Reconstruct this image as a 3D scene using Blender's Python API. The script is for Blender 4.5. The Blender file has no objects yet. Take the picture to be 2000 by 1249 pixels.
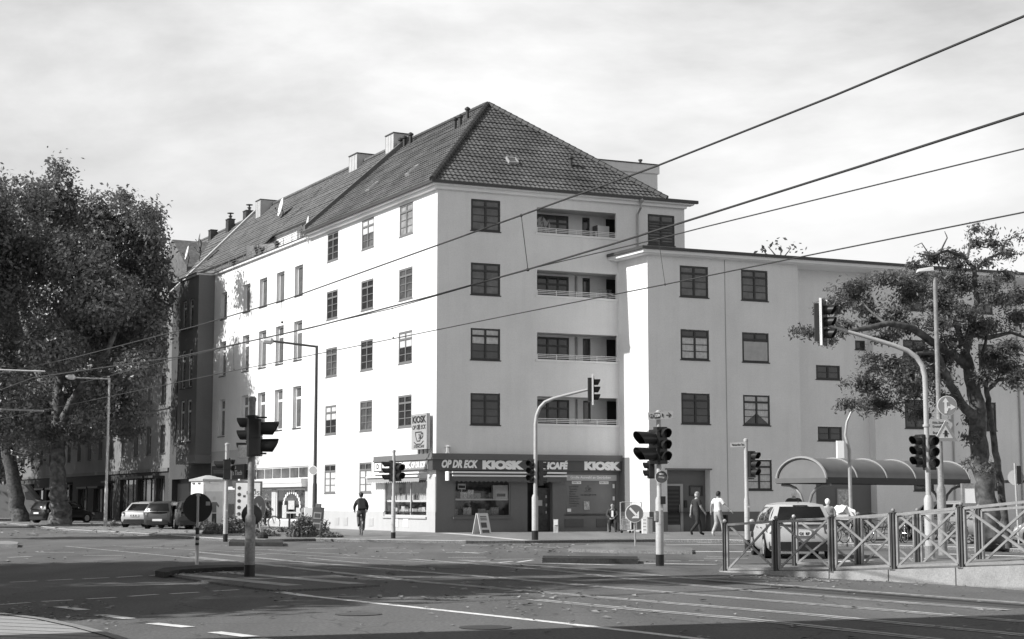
import bpy, bmesh, math, random
from mathutils import Vector, Matrix
random.seed(7)
S = bpy.context.scene
COL = S.collection
# ---------------------------------------------------------------- camera
F, CX, CY, HOR, EYE = 3150.0, 1000.0, 624.5, 981.0, 1.42
TH = math.atan((HOR - CY) / F)
cam = bpy.data.objects.new('camera', bpy.data.cameras.new('camera'))
COL.objects.link(cam)
cam.location = (0, 0, EYE)
cam.rotation_euler = (math.pi / 2 + TH, 0, 0)
cam.data.sensor_width = 36
cam.data.lens = F / 2000 * 36
cam.data.clip_start = 0.5
cam.data.clip_end = 4000
S.camera = cam
# ---------------------------------------------------------------- sky, sun, exposure
SUN_AZ, SUN_EL = math.radians(249.5), math.radians(37.5)
w = bpy.data.worlds.new('World'); S.world = w; w.use_nodes = True
nt = w.node_tree; N = nt.nodes; L = nt.links
for n in list(N): N.remove(n)
out = N.new('ShaderNodeOutputWorld'); bg = N.new('ShaderNodeBackground')
sky = N.new('ShaderNodeTexSky'); sky.sky_type = 'NISHITA'; sky.sun_disc = False
sky.sun_elevation = SUN_EL; sky.sun_rotation = SUN_AZ; sky.air_density = 1.0; sky.dust_density = 1.5
bw = N.new('ShaderNodeRGBToBW')
tc = N.new('ShaderNodeTexCoord'); sep = N.new('ShaderNodeSeparateXYZ')
L.new(tc.outputs['Generated'], sep.inputs[0])
L.new(sky.outputs[0], bw.inputs[0])
mp = N.new('ShaderNodeMapping'); mp.inputs['Scale'].default_value = (2.0, 2.0, 5.0); mp.inputs['Rotation'].default_value = (0.0, 0.22, 0.3)
L.new(tc.outputs['Generated'], mp.inputs[0])
nz = N.new('ShaderNodeTexNoise'); nz.inputs['Scale'].default_value = 1.7; nz.inputs['Detail'].default_value = 9; nz.inputs['Roughness'].default_value = 0.56
nz.inputs['Distortion'].default_value = 0.15
L.new(mp.outputs[0], nz.inputs['Vector'])
cr = N.new('ShaderNodeValToRGB')
cr.color_ramp.elements[0].position = 0.36; cr.color_ramp.elements[0].color = (4.8, 4.8, 4.8, 1)
cr.color_ramp.elements[1].position = 0.66; cr.color_ramp.elements[1].color = (8.8, 8.8, 8.8, 1)
L.new(nz.outputs['Fac'], cr.inputs[0])
cbw = N.new('ShaderNodeRGBToBW'); L.new(cr.outputs[0], cbw.inputs[0])
# cloud veil: full near the horizon, brighter low down, thinning towards the zenith
low = N.new('ShaderNodeMapRange'); low.inputs['From Min'].default_value = 0.07; low.inputs['From Max'].default_value = 0.24
low.inputs['To Min'].default_value = 0.95; low.inputs['To Max'].default_value = 0.0; low.interpolation_type = 'SMOOTHSTEP'
L.new(sep.outputs[2], low.inputs[0])
m1 = N.new('ShaderNodeMix'); m1.data_type = 'FLOAT'; L.new(low.outputs[0], m1.inputs[0]); L.new(cbw.outputs[0], m1.inputs[2]); m1.inputs[3].default_value = 9.6
veil = N.new('ShaderNodeMapRange'); veil.inputs['From Min'].default_value = 0.27; veil.inputs['From Max'].default_value = 0.52
veil.inputs['To Min'].default_value = 1.0; veil.inputs['To Max'].default_value = 0.04; veil.interpolation_type = 'SMOOTHSTEP'
L.new(sep.outputs[2], veil.inputs[0])
m2 = N.new('ShaderNodeMix'); m2.data_type = 'FLOAT'; L.new(veil.outputs[0], m2.inputs[0]); L.new(bw.outputs[0], m2.inputs[2]); L.new(m1.outputs[0], m2.inputs[3])
L.new(m2.outputs[0], bg.inputs[0]); bg.inputs[1].default_value = 0.10
L.new(bg.outputs[0], out.inputs[0])
sd = Vector((math.sin(SUN_AZ) * math.cos(SUN_EL), math.cos(SUN_AZ) * math.cos(SUN_EL), math.sin(SUN_EL)))
sun = bpy.data.objects.new('sun', bpy.data.lights.new('sun', 'SUN')); COL.objects.link(sun)
sun.data.energy = 5.0; sun.data.angle = math.radians(0.5); sun.data.color = (1.0, 0.995, 0.985)
sun.rotation_euler = sd.to_track_quat('Z', 'Y').to_euler(); sun.location = sd * 200
S.view_settings.view_transform = 'Standard'; S.view_settings.look = 'None'
S.view_settings.exposure = 0.20; S.view_settings.gamma = 1.0
S.render.engine = 'CYCLES'
S.cycles.max_bounces = 6; S.cycles.transparent_max_bounces = 8

# ---------------------------------------------------------------- measuring helpers
CAM = Vector((0, 0, EYE))
def ray(px, py):
    x = (px - CX) / F; y = -(py - CY) / F
    return Vector((x, math.cos(TH) - y * math.sin(TH), math.sin(TH) + y * math.cos(TH)))
def G(px, py, z=0.0):
    d = ray(px, py); return CAM + d * ((z - EYE) / d.z)
def D(px, py, Y):
    d = ray(px, py); return CAM + d * (Y / d.y)
def az(vx): return math.atan((vx - CX) * math.cos(TH) / F)
A1, A2 = az(-700), az(8300)
class Wall:                                     # a vertical plane: x along it, n into the building
    def __init__(s, o, a):
        s.o = Vector((o[0], o[1], 0)); s.u = Vector((math.sin(a), math.cos(a), 0)); s.n = Vector((-s.u.y, s.u.x, 0))
    def at(s, px, py, off=0):
        d = ray(px, py); t = (s.o + s.n * off - CAM).dot(s.n) / d.dot(s.n); p = CAM + d * t
        return (p - s.o).dot(s.u), p.z
    def pt(s, x, z=0, off=0): return s.o + s.u * x + s.n * off + Vector((0, 0, z))
    def M(s, x=0, y=0, z=0):
        m = Matrix(((s.u.x, s.n.x, 0, 0), (s.u.y, s.n.y, 0, 0), (0, 0, 1, 0), (0, 0, 0, 1)))
        m.translation = s.pt(x, z, y); return m
C0 = G(851, 1040.5)
W2 = Wall(C0, A2); W1 = Wall(C0, A1 + math.pi)
K0 = W2.pt(9.7) + W1.u * 2.7
W3 = Wall(K0, A2); WR = Wall(K0, A1 + math.pi)

# ---------------------------------------------------------------- materials
MC = {}
def P(name, c, rough=0.75, var=0.12, scale=1.5, bump=0.0, bscale=40, metal=0.0, spec=0.4, fine=0.0, fscale=60, kind=None):
    if name in MC: return MC[name]
    m = bpy.data.materials.new(name); m.use_nodes = True; MC[name] = m
    t = m.node_tree; b = t.nodes['Principled BSDF']
    b.inputs['Roughness'].default_value = rough; b.inputs['Metallic'].default_value = metal
    b.inputs['Specular IOR Level'].default_value = spec
    co = t.nodes.new('ShaderNodeTexCoord')
    n1 = t.nodes.new('ShaderNodeTexNoise'); n1.inputs['Scale'].default_value = scale; n1.inputs['Detail'].default_value = 6; n1.inputs['Roughness'].default_value = 0.62
    t.links.new(co.outputs['Object'], n1.inputs['Vector'])
    mr = t.nodes.new('ShaderNodeMapRange'); mr.inputs['From Min'].default_value = 0.25; mr.inputs['From Max'].default_value = 0.75
    mr.inputs['To Min'].default_value = c * (1 - var); mr.inputs['To Max'].default_value = c * (1 + var)
    t.links.new(n1.outputs['Fac'], mr.inputs[0]); last = mr.outputs[0]
    if fine:
        n2 = t.nodes.new('ShaderNodeTexNoise'); n2.inputs['Scale'].default_value = fscale; n2.inputs['Detail'].default_value = 3
        t.links.new(co.outputs['Object'], n2.inputs['Vector'])
        r2 = t.nodes.new('ShaderNodeMapRange'); r2.inputs['From Min'].default_value = 0.3; r2.inputs['From Max'].default_value = 0.7
        r2.inputs['To Min'].default_value = 1 - fine; r2.inputs['To Max'].default_value = 1 + fine
        t.links.new(n2.outputs['Fac'], r2.inputs[0])
        mu = t.nodes.new('ShaderNodeMath'); mu.operation = 'MULTIPLY'; t.links.new(last, mu.inputs[0]); t.links.new(r2.outputs[0], mu.inputs[1]); last = mu.outputs[0]
    t.links.new(last, b.inputs['Base Color'])
    if bump:
        n3 = t.nodes.new('ShaderNodeTexNoise'); n3.inputs['Scale'].default_value = bscale; n3.inputs['Detail'].default_value = 4
        t.links.new(co.outputs['Object'], n3.inputs['Vector'])
        bp = t.nodes.new('ShaderNodeBump'); bp.inputs['Strength'].default_value = bump; bp.inputs['Distance'].default_value = 0.02
        t.links.new(n3.outputs['Fac'], bp.inputs['Height']); t.links.new(bp.outputs[0], b.inputs['Normal'])
    return m
def plaster(name, c, var=0.08):
    """rendered wall: faint patches, rain streaks running down and fine grain"""
    if name in MC: return MC[name]
    m = P(name, c, 0.9, var, 0.35, 0.25, 25, fine=0.04, fscale=18, spec=0.2)
    t = m.node_tree; b = t.nodes['Principled BSDF']; co = [n for n in t.nodes if n.type == 'TEX_COORD'][0]
    mp = t.nodes.new('ShaderNodeMapping'); mp.inputs['Scale'].default_value = (2.6, 2.6, 0.22)
    nn = t.nodes.new('ShaderNodeTexNoise'); nn.inputs['Scale'].default_value = 1.2; nn.inputs['Detail'].default_value = 7
    t.links.new(co.outputs['Object'], mp.inputs[0]); t.links.new(mp.outputs[0], nn.inputs['Vector'])
    r = t.nodes.new('ShaderNodeMapRange'); r.inputs['From Min'].default_value = 0.2; r.inputs['From Max'].default_value = 0.55
    r.inputs['To Min'].default_value = 0.945; r.inputs['To Max'].default_value = 1.0
    t.links.new(nn.outputs['Fac'], r.inputs[0])
    mu = t.nodes.new('ShaderNodeMath'); mu.operation = 'MULTIPLY'
    l = b.inputs['Base Color'].links[0]; src = l.from_socket; t.links.remove(l)
    t.links.new(src, mu.inputs[0]); t.links.new(r.outputs[0], mu.inputs[1]); t.links.new(mu.outputs[0], b.inputs['Base Color'])
    return m
WHITE = plaster('plaster_white', 0.80); SHADEW = plaster('plaster_white_shaded', 0.77); GREYW = plaster('plaster_grey', 0.30, 0.08)  # shaded fronts: the white plaster again with some shade in its colour
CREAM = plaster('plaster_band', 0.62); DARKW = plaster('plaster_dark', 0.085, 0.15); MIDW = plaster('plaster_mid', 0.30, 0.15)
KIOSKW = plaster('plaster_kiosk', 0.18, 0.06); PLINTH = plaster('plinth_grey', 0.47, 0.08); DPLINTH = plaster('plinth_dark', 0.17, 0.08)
TRIM = P('trim_white', 0.78, 0.6, 0.04); GUT = P('gutter_dark', 0.06, 0.5, 0.2); ZINC = P('zinc', 0.35, 0.45, 0.15, 3, metal=0.4)
TILE = P('roof_tile', 0.105, 0.55, 0.5, 0.5, 0.3, 30, fine=0.3, fscale=5, spec=0.35); TILE2 = P('roof_tile_worn', 0.13, 0.65, 0.35, 0.9, 0.3, 30, fine=0.3, fscale=5)
FRAMEG = P('frame_grey', 0.038, 0.5, 0.1); FRAMED = P('frame_dark', 0.05, 0.5, 0.15); FRAMEW = P('frame_white', 0.8, 0.45, 0.03)
def glassy(name, c, rough=0.06, spec=0.5, wob=0.02):
    m = P(name, c, rough, 0.6, 1.6, wob, 1.2, spec=spec); return m  # blotchy base colour puts uneven reflections into the panes
PANE = glassy('pane_dark', 0.035); PANEG = glassy('pane_grey', 0.095); PANEB = glassy('pane_blind', 0.28, 0.25)
CURT = P('curtain', 0.55, 0.9, 0.25, 6); CARG = glassy('car_glass', 0.012, 0.04, 0.6, 0.0)
BLACK = P('black_plastic', 0.018, 0.45, 0.2); BLACKM = P('black_metal', 0.03, 0.4, 0.2); RUB = P('rubber', 0.02, 0.85, 0.2)
GALV = P('galvanised', 0.42, 0.5, 0.22, 4, 0.1, 20, metal=0.35, fine=0.12, fscale=25); GALVL = P('pole_pale', 0.44, 0.5, 0.12, 3, 0.1, 20, fine=0.08, fscale=20)
STEEL = P('fence_steel', 0.29, 0.5, 0.2, 3, 0.1, 25, metal=0.2, fine=0.1, fscale=30); POSTD = P('pole_grey', 0.25, 0.55, 0.3, 4, 0.1, 20, fine=0.2, fscale=22)
CONC = P('concrete', 0.30, 0.9, 0.25, 2.2, 0.4, 30, fine=0.15, fscale=35); KERB = P('kerb_stone', 0.26, 0.9, 0.3, 2.5, 0.4, 30, fine=0.2, fscale=30)
PAINT = P('road_paint', 0.72, 0.7, 0.2, 2.0, fine=0.25, fscale=14); PAINTW = P('road_paint_worn', 0.42, 0.8, 0.35, 1.5, fine=0.4, fscale=10)
SIGNW = P('sign_white', 0.86, 0.4, 0.04); SIGNG = P('sign_grey', 0.28, 0.4, 0.08); SIGNB = P('sign_black', 0.025, 0.4, 0.1); SIGNM = P('sign_mid', 0.42, 0.4, 0.08)
SKIN = P('skin', 0.36, 0.6, 0.1, 8); HAIRD = P('hair_dark', 0.025, 0.7, 0.3, 20); HAIRG = P('hair_grey', 0.5, 0.8, 0.25, 20)
def glass_mat():
    m = bpy.data.materials.new('shop_glass'); m.use_nodes = True; t = m.node_tree
    for n in list(t.nodes): t.nodes.remove(n)
    o = t.nodes.new('ShaderNodeOutputMaterial'); mx = t.nodes.new('ShaderNodeMixShader'); fr = t.nodes.new('ShaderNodeFresnel'); fr.inputs[0].default_value = 1.5
    tr = t.nodes.new('ShaderNodeBsdfTransparent'); gl = t.nodes.new('ShaderNodeBsdfGlossy'); gl.inputs['Roughness'].default_value = 0.03
    tr.inputs[0].default_value = (0.86, 0.86, 0.86, 1); gl.inputs[0].default_value = (0.9, 0.9, 0.9, 1)
    t.links.new(fr.outputs[0], mx.inputs[0]); t.links.new(tr.outputs[0], mx.inputs[1]); t.links.new(gl.outputs[0], mx.inputs[2]); t.links.new(mx.outputs[0], o.inputs[0]); return m
GLASS = glass_mat()
def asphalt(name, c, patch=0.22):
    m = P(name, c, 0.88, patch, 0.09, 0.45, 40, fine=0.26, fscale=20, spec=0.25)
    t = m.node_tree; b = t.nodes['Principled BSDF']; co = [n for n in t.nodes if n.type == 'TEX_COORD'][0]
    # long wear streaks along the driving direction and dark repaired joints
    mp = t.nodes.new('ShaderNodeMapping'); mp.inputs['Rotation'].default_value = (0, 0, -A1); mp.inputs['Scale'].default_value = (0.9, 0.05, 1)
    nn = t.nodes.new('ShaderNodeTexNoise'); nn.inputs['Scale'].default_value = 1.0; nn.inputs['Detail'].default_value = 8
    t.links.new(co.outputs['Object'], mp.inputs[0]); t.links.new(mp.outputs[0], nn.inputs['Vector'])
    r = t.nodes.new('ShaderNodeMapRange'); r.inputs['From Min'].default_value = 0.3; r.inputs['From Max'].default_value = 0.7
    r.inputs['To Min'].default_value = 0.80; r.inputs['To Max'].default_value = 1.15
    t.links.new(nn.outputs['Fac'], r.inputs[0])
    v = t.nodes.new('ShaderNodeTexVoronoi'); v.feature = 'DISTANCE_TO_EDGE'; v.inputs['Scale'].default_value = 0.22
    nd = t.nodes.new('ShaderNodeTexNoise'); nd.inputs['Scale'].default_value = 0.8; nd.inputs['Detail'].default_value = 5
    t.links.new(co.outputs['Object'], nd.inputs['Vector'])
    ad = t.nodes.new('ShaderNodeVectorMath'); ad.operation = 'ADD'; t.links.new(co.outputs['Object'], ad.inputs[0]); t.links.new(nd.outputs['Color'], ad.inputs[1])
    t.links.new(ad.outputs[0], v.inputs['Vector'])
    rc = t.nodes.new('ShaderNodeMapRange'); rc.inputs['From Min'].default_value = 0.0; rc.inputs['From Max'].default_value = 0.006
    rc.inputs['To Min'].default_value = 0.6; rc.inputs['To Max'].default_value = 1.0; t.links.new(v.outputs['Distance'], rc.inputs[0])
    l = b.inputs['Base Color'].links[0]; src = l.from_socket; t.links.remove(l)
    for s2 in (r.outputs[0], rc.outputs[0]):
        mu = t.nodes.new('ShaderNodeMath'); mu.operation = 'MULTIPLY'; t.links.new(src, mu.inputs[0]); t.links.new(s2, mu.inputs[1]); src = mu.outputs[0]
    t.links.new(src, b.inputs['Base Color']); return m
ROAD = asphalt('asphalt', 0.135); PAVE = asphalt('pavement_slabs', 0.20, 0.2); GRAVEL = P('verge_soil', 0.20, 0.95, 0.45, 0.5, 0.8, 30, fine=0.4, fscale=9)

# ---------------------------------------------------------------- object helpers
WM = {}
def tag(o, label=None, cat=None, group=None, kind=None):
    if label: o['label'] = label
    if cat: o['category'] = cat
    if group: o['group'] = group
    if kind: o['kind'] = kind
    return o
def thing(name, label, cat, M=None, group=None):
    o = bpy.data.objects.new(name, None); COL.objects.link(o); o.empty_display_size = 0.2
    if M is None: M = Matrix()
    elif not isinstance(M, Matrix): M = Matrix.Translation(Vector(M))
    o.matrix_basis = M; WM[o] = M.copy(); return tag(o, label, cat, group)
class MB:
    def __init__(s, T=None): s.v = []; s.f = []; s.T = T.copy() if T else Matrix(); s.mi = []; s.k = 0
    def add(s, vs, fs):
        b = len(s.v); s.v += [s.T @ Vector(v) for v in vs]
        for f in fs: s.f.append([b + i for i in f]); s.mi.append(s.k)
        return s
    def poly(s, pts): return s.add(pts, [list(range(len(pts)))])
    def box(s, x0, x1, y0, y1, z0, z1):
        return s.add([(x, y, z) for x in (x0, x1) for y in (y0, y1) for z in (z0, z1)],
                     [(0, 1, 3, 2), (4, 6, 7, 5), (0, 4, 5, 1), (2, 3, 7, 6), (0, 2, 6, 4), (1, 5, 7, 3)])
    def bbox(s, x0, x1, y0, y1, z0, z1, r=0.02):       # box with chamfered vertical edges
        p = [(x0 + r, y0), (x1 - r, y0), (x1, y0 + r), (x1, y1 - r), (x1 - r, y1), (x0 + r, y1), (x0, y1 - r), (x0, y0 + r)]
        return s.prismz(p, z0, z1)
    def prismz(s, p, z0, z1):
        n = len(p); vs = [(x, y, z0) for x, y in p] + [(x, y, z1) for x, y in p]
        return s.add(vs, [list(range(n))[::-1], list(range(n, 2 * n))] + [(i, (i + 1) % n, n + (i + 1) % n, n + i) for i in range(n)])
    def prismy(s, p, y0, y1):                           # outline in x,z
        n = len(p); vs = [(x, y0, z) for x, z in p] + [(x, y1, z) for x, z in p]
        return s.add(vs, [list(range(n)), list(range(n, 2 * n))[::-1]] + [(i, n + i, n + (i + 1) % n, (i + 1) % n) for i in range(n)])
    def tube(s, pts, r, n=8, cap=True):
        pts = [Vector(p) for p in pts]; rs = r if isinstance(r, (list, tuple)) else [r] * len(pts)
        b = []; up = None
        for i, p in enumerate(pts):
            t = (pts[min(i + 1, len(pts) - 1)] - pts[max(i - 1, 0)]).normalized()
            a = up if up is not None else (Vector((0, 0, 1)) if abs(t.z) < 0.9 else Vector((1, 0, 0)))
            x = (a - t * a.dot(t))
            if x.length < 1e-4: x = Vector((1, 0, 0)) - t * t.x
            x.normalize(); y = t.cross(x); up = x
            b += [p + (x * math.cos(2 * math.pi * k / n) + y * math.sin(2 * math.pi * k / n)) * rs[i] for k in range(n)]
        fs = [(i * n + k, i * n + (k + 1) % n, (i + 1) * n + (k + 1) % n, (i + 1) * n + k) for i in range(len(pts) - 1) for k in range(n)]
        if cap: fs += [list(range(n))[::-1], [(len(pts) - 1) * n + k for k in range(n)]]
        return s.add(b, fs)
    def bar(s, p, q, w, d, up=(0, 0, 1)):               # rectangular bar
        p = Vector(p); q = Vector(q); t = (q - p).normalized(); u = Vector(up); u = u if abs(t.dot(u)) < .99 else Vector((1, 0, 0)); x = t.cross(u).normalized(); y = x.cross(t)
        vs = [e + x * a * w / 2 + y * b * d / 2 for e in (p, q) for a, b in ((-1, -1), (1, -1), (1, 1), (-1, 1))]
        return s.add(vs, [(0, 1, 2, 3), (7, 6, 5, 4)] + [(i, 4 + i, 4 + (i + 1) % 4, (i + 1) % 4) for i in range(4)])
    def lathe(s, prof, n=16, c=(0, 0, 0), axis='z'):
        vs = []
        for r, h in prof:
            for k in range(n):
                a = 2 * math.pi * k / n; x, y = r * math.cos(a), r * math.sin(a)
                vs.append({'z': (c[0] + x, c[1] + y, c[2] + h), 'y': (c[0] + x, c[1] + h, c[2] + y), 'x': (c[0] + h, c[1] + x, c[2] + y)}[axis])
        m = len(prof); fs = [(i * n + k, i * n + (k + 1) % n, (i + 1) * n + (k + 1) % n, (i + 1) * n + k) for i in range(m - 1) for k in range(n)]
        fs += [list(range(n))[::-1], [(m - 1) * n + k for k in range(n)]]
        return s.add(vs, fs)
    def ball(s, c, r, n=12, sz=1, sx=1, sy=1):
        return s.lathe([(max(1e-4, r * math.sin(math.pi * i / 8)), -r * sz * math.cos(math.pi * i / 8)) for i in range(9)], n, c) if sx == 1 and sy == 1 else \
            s.add(*ellipsoid(c, (r * sx, r * sy, r * sz), n))
    def wall(s, x0, x1, z0, z1, ops, dep=0.2, y=0):
        xs = sorted({x0, x1} | {v for o in ops for v in o[:2] if x0 < v < x1}); zs = sorted({z0, z1} | {v for o in ops for v in o[2:4] if z0 < v < z1})
        for i in range(len(xs) - 1):
            for j in range(len(zs) - 1):
                mx, mz = (xs[i] + xs[i + 1]) / 2, (zs[j] + zs[j + 1]) / 2
                if any(o[0] < mx < o[1] and o[2] < mz < o[3] for o in ops): continue
                s.poly([(xs[i], y, zs[j]), (xs[i + 1], y, zs[j]), (xs[i + 1], y, zs[j + 1]), (xs[i], y, zs[j + 1])])
        for o in ops:
            a, b, c, d = o[:4]; e = o[4] if len(o) > 4 else dep
            s.poly([(a, y, c), (a, y, d), (a, y + e, d), (a, y + e, c)]); s.poly([(b, y, c), (b, y + e, c), (b, y + e, d), (b, y, d)])
            s.poly([(a, y, c), (a, y + e, c), (b, y + e, c), (b, y, c)]); s.poly([(a, y, d), (b, y, d), (b, y + e, d), (a, y + e, d)])
        return s
    def build(s, name, mat, parent=None, place=None, smooth=False, **kw):
        """one mesh object; vertices were given in world space unless place is set (then local to place)"""
        pw = WM[parent] if parent is not None else Matrix()
        W = place if place is not None else (pw if parent is not None else Matrix.Translation(s.v[0] if s.v else (0, 0, 0)))
        vs = s.v if place is not None else [W.inverted() @ v for v in s.v]
        me = bpy.data.meshes.new(name); me.from_pydata([tuple(v) for v in vs], [], s.f)
        for m in (mat if isinstance(mat, (list, tuple)) else [mat]): me.materials.append(m)
        if isinstance(mat, (list, tuple)): me.polygons.foreach_set('material_index', s.mi)
        bm = bmesh.new(); bm.from_mesh(me)
        if len(me.vertices) < 60000: bmesh.ops.recalc_face_normals(bm, faces=bm.faces)
        bm.to_mesh(me); bm.free()
        if smooth:
            me.polygons.foreach_set('use_smooth', [True] * len(me.polygons)); me.set_sharp_from_angle(angle=math.radians(40))
        me.update(); return link(name, me, parent, W, **kw)
def link(name, me, parent, W, **kw):
    o = bpy.data.objects.new(name, me); COL.objects.link(o); WM[o] = W.copy()
    if parent is not None: o.parent = parent; o.matrix_basis = WM[parent].inverted() @ W
    else: o.matrix_basis = W
    return tag(o, **kw)
def ellipsoid(c, r, n=14):
    m = max(6, n // 2 + 1); vs = []; fs = []
    for i in range(m + 1):
        t = math.pi * i / m
        for k in range(n):
            a = 2 * math.pi * k / n; vs.append((c[0] + r[0] * max(1e-3, math.sin(t)) * math.cos(a), c[1] + r[1] * max(1e-3, math.sin(t)) * math.sin(a), c[2] - r[2] * math.cos(t)))
    for i in range(m):
        for k in range(n): fs.append((i * n + k, i * n + (k + 1) % n, (i + 1) * n + (k + 1) % n, (i + 1) * n + k))
    return vs, fs
def dup(o, M, label=None, parent=None):
    """copy a thing with all its parts"""
    c = o.copy(); COL.objects.link(c); c.parent = parent
    if parent is None: c.matrix_basis = M; WM[c] = M.copy()
    else: c.matrix_basis = o.matrix_basis.copy(); WM[c] = WM[parent] @ c.matrix_basis
    if label: c['label'] = label
    for ch in [x for x in KIDS.get(o, [])]: dup(ch, None, None, c)
    return c
KIDS = {}
def index_kids():
    KIDS.clear()
    for o in bpy.data.objects:
        if o.parent: KIDS.setdefault(o.parent, []).append(o)
_fonts = {}
def text(body, W, size, mat, parent, name='lettering', bold=0.0, sx=1.0, shear=0.0, depth=0.004, align='CENTER', width=None):
    """letters in the x-z plane of W, reading from -y"""
    cu = bpy.data.curves.new(name, 'FONT'); cu.body = body; cu.size = size; cu.offset = bold; cu.shear = shear; cu.extrude = depth
    cu.align_x = align; cu.align_y = 'CENTER'; cu.resolution_u = 3
    t = bpy.data.objects.new('tmp', cu); COL.objects.link(t)
    dg = bpy.context.evaluated_depsgraph_get(); me = bpy.data.meshes.new_from_object(t.evaluated_get(dg)); bpy.data.objects.remove(t)
    me.name = name
    xs = [v.co.x for v in me.vertices]
    if width and xs: sx = width / (max(xs) - min(xs))
    for v in me.vertices: v.co = Vector((v.co.x * sx, -v.co.z, v.co.y))
    me.materials.clear(); me.materials.append(mat)
    return link(name, me, parent, W)
def facing(p, a):
    """frame at p whose local -y looks along azimuth a (clockwise from +Y)"""
    y = Vector((-math.sin(a), -math.cos(a), 0)); x = Vector((y.y, -y.x, 0))
    m = Matrix(((x.x, y.x, 0, 0), (x.y, y.y, 0, 0), (0, 0, 1, 0), (0, 0, 0, 1))); m.translation = Vector(p); return m
def rd(a): return math.radians(a)
# ================================================================ GROUND
ZR = -0.10
def ground_poly(name, pts, z, mat, kind='structure', under=0.25, **kw):
    """flat slab with real edges; pts are world x,y"""
    m = MB(); m.prismz([(p[0], p[1]) for p in pts], z - under, z)
    return m.build(name, mat, kind=kind, **kw)
m = MB(); m.poly([(-900, -120, ZR), (900, -120, ZR), (900, 1500, ZR), (-900, 1500, ZR)])
m.build('ground', ROAD, kind='structure', place=Matrix())
# far pavement and the verge with the plane trees: one kerbed slab
edge = [(-700, 1008), (-200, 1014), (0, 1021), (60, 1026), (115, 1033), (156, 1036), (240, 1040), (350, 1047), (436, 1053), (520, 1054), (616, 1052.5), (700, 1054), (775, 1055), (910, 1057), (1025, 1056.5), (1160, 1055), (1280, 1054), (1420, 1055), (1650, 1062), (1760, 1066), (1900, 1070), (2080, 1076), (2500, 1090)]
ep = [G(x, y) for x, y in edge]
back = [(260, 150), (260, 400), (-500, 400)]
ground_poly('pavement', [(p.x, p.y) for p in ep] + back, 0.0, PAVE)
m = MB()
for a, b in zip(ep[:-1], ep[1:]):
    d = (b - a).normalized(); n = Vector((-d.y, d.x, 0)) * 0.14
    m.add([a + Vector((0, 0, ZR - .05)), b + Vector((0, 0, ZR - .05)), b + Vector((0, 0, .012)), a + Vector((0, 0, .012)), a + n + Vector((0, 0, .012)), b + n + Vector((0, 0, .012))], [(0, 1, 2, 3), (3, 2, 5, 4)])
m.build('kerb', P('kerb_pale', 0.5, 0.85, 0.2, 2, fine=0.15, fscale=20), kind='structure')
# soil / leaf-litter verge along the kerb on the left
v = [G(x, y, .004) for x, y in [(-200, 1012), (0, 1019.5), (60, 1024), (115, 1031), (240, 1037.5), (350, 1044), (436, 1050.5), (470, 1051.5), (545, 1049), (560, 1043), (480, 1036), (400, 1028), (330, 1026), (220, 1021), (90, 1015), (0, 1010), (-200, 1006)]]
MB().poly(v).build('verge', GRAVEL, kind='structure')
# traffic islands
def island(pts, h=0.09, mat=None, body=None, name='traffic_island'):
    q = [G(x, y, ZR + h) for x, y in pts]; m = MB(); m.prismz([(p.x, p.y) for p in q], ZR - .1, ZR + h); return m.build(name, mat or KERB, kind='structure')
DK = P('kerb_dark_shaded', 0.028, 0.9, 0.4, 2, fine=0.3, fscale=20)  # dark kerb stone, with its own shadow put into the colour too
island([(1059, 1090), (1246, 1092), (1245, 1087), (1061, 1085.5)], 0.13, DK)
island([(1110, 1072), (1200, 1075), (1352, 1077), (1352, 1070), (1290, 1067), (1190, 1062), (1120, 1066)], 0.09, PAVE)
island([(447, 1059), (553, 1060), (552, 1054.5), (500, 1053.5), (450, 1054.5)], 0.14, DK)
island([(-60, 1063), (34, 1063), (36, 1059), (20, 1057), (-60, 1057)], 0.12)
island([(304, 1119), (360, 1129), (420, 1138), (536, 1153), (640, 1149), (742, 1142), (680, 1127), (560, 1108), (478, 1103), (380, 1105), (322, 1110)], 0.035, asphalt('island_asphalt', 0.13))
island([(303, 1115), (322, 1118), (350, 1113), (400, 1110), (478, 1107), (478, 1103), (380, 1105), (320, 1109)], 0.12, DK)
# near left pavement
q = [G(x, y) for x, y in [(-400, 1150), (0, 1201), (70, 1210), (140, 1225), (205, 1243), (260, 1262), (380, 1320), (500, 1400)]]
ground_poly('near_pavement', [(p.x, p.y) for p in q] + [(-1, 4), (-30, 4)], 0.0, P('near_slabs', 0.34, 0.9, 0.15, 1.0, 0.3, 30, fine=0.12, fscale=30))
m = MB()
for a, b in zip(q[:-1], q[1:]):
    d = (b - a).normalized(); n = Vector((d.y, -d.x, 0)) * 0.13
    m.add([a + Vector((0, 0, .01)), b + Vector((0, 0, .01)), b - n + Vector((0, 0, .01)), a - n + Vector((0, 0, .01)), b - n + Vector((0, 0, ZR)), a - n + Vector((0, 0, ZR))], [(0, 1, 2, 3), (3, 2, 4, 5)])
m.build('kerb', KERB, kind='structure')
m = MB()                                                    # slab joints of the near pavement
for i in range(9):
    a = G(-60, 1206 + i * 7, .003); b = G(140 + i * 22, 1216 + i * 7.2, .003); m.bar(a, b, .012, .002)
m.build('paving_joint', P('joint_dark', 0.08, 0.9), kind='structure')
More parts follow.
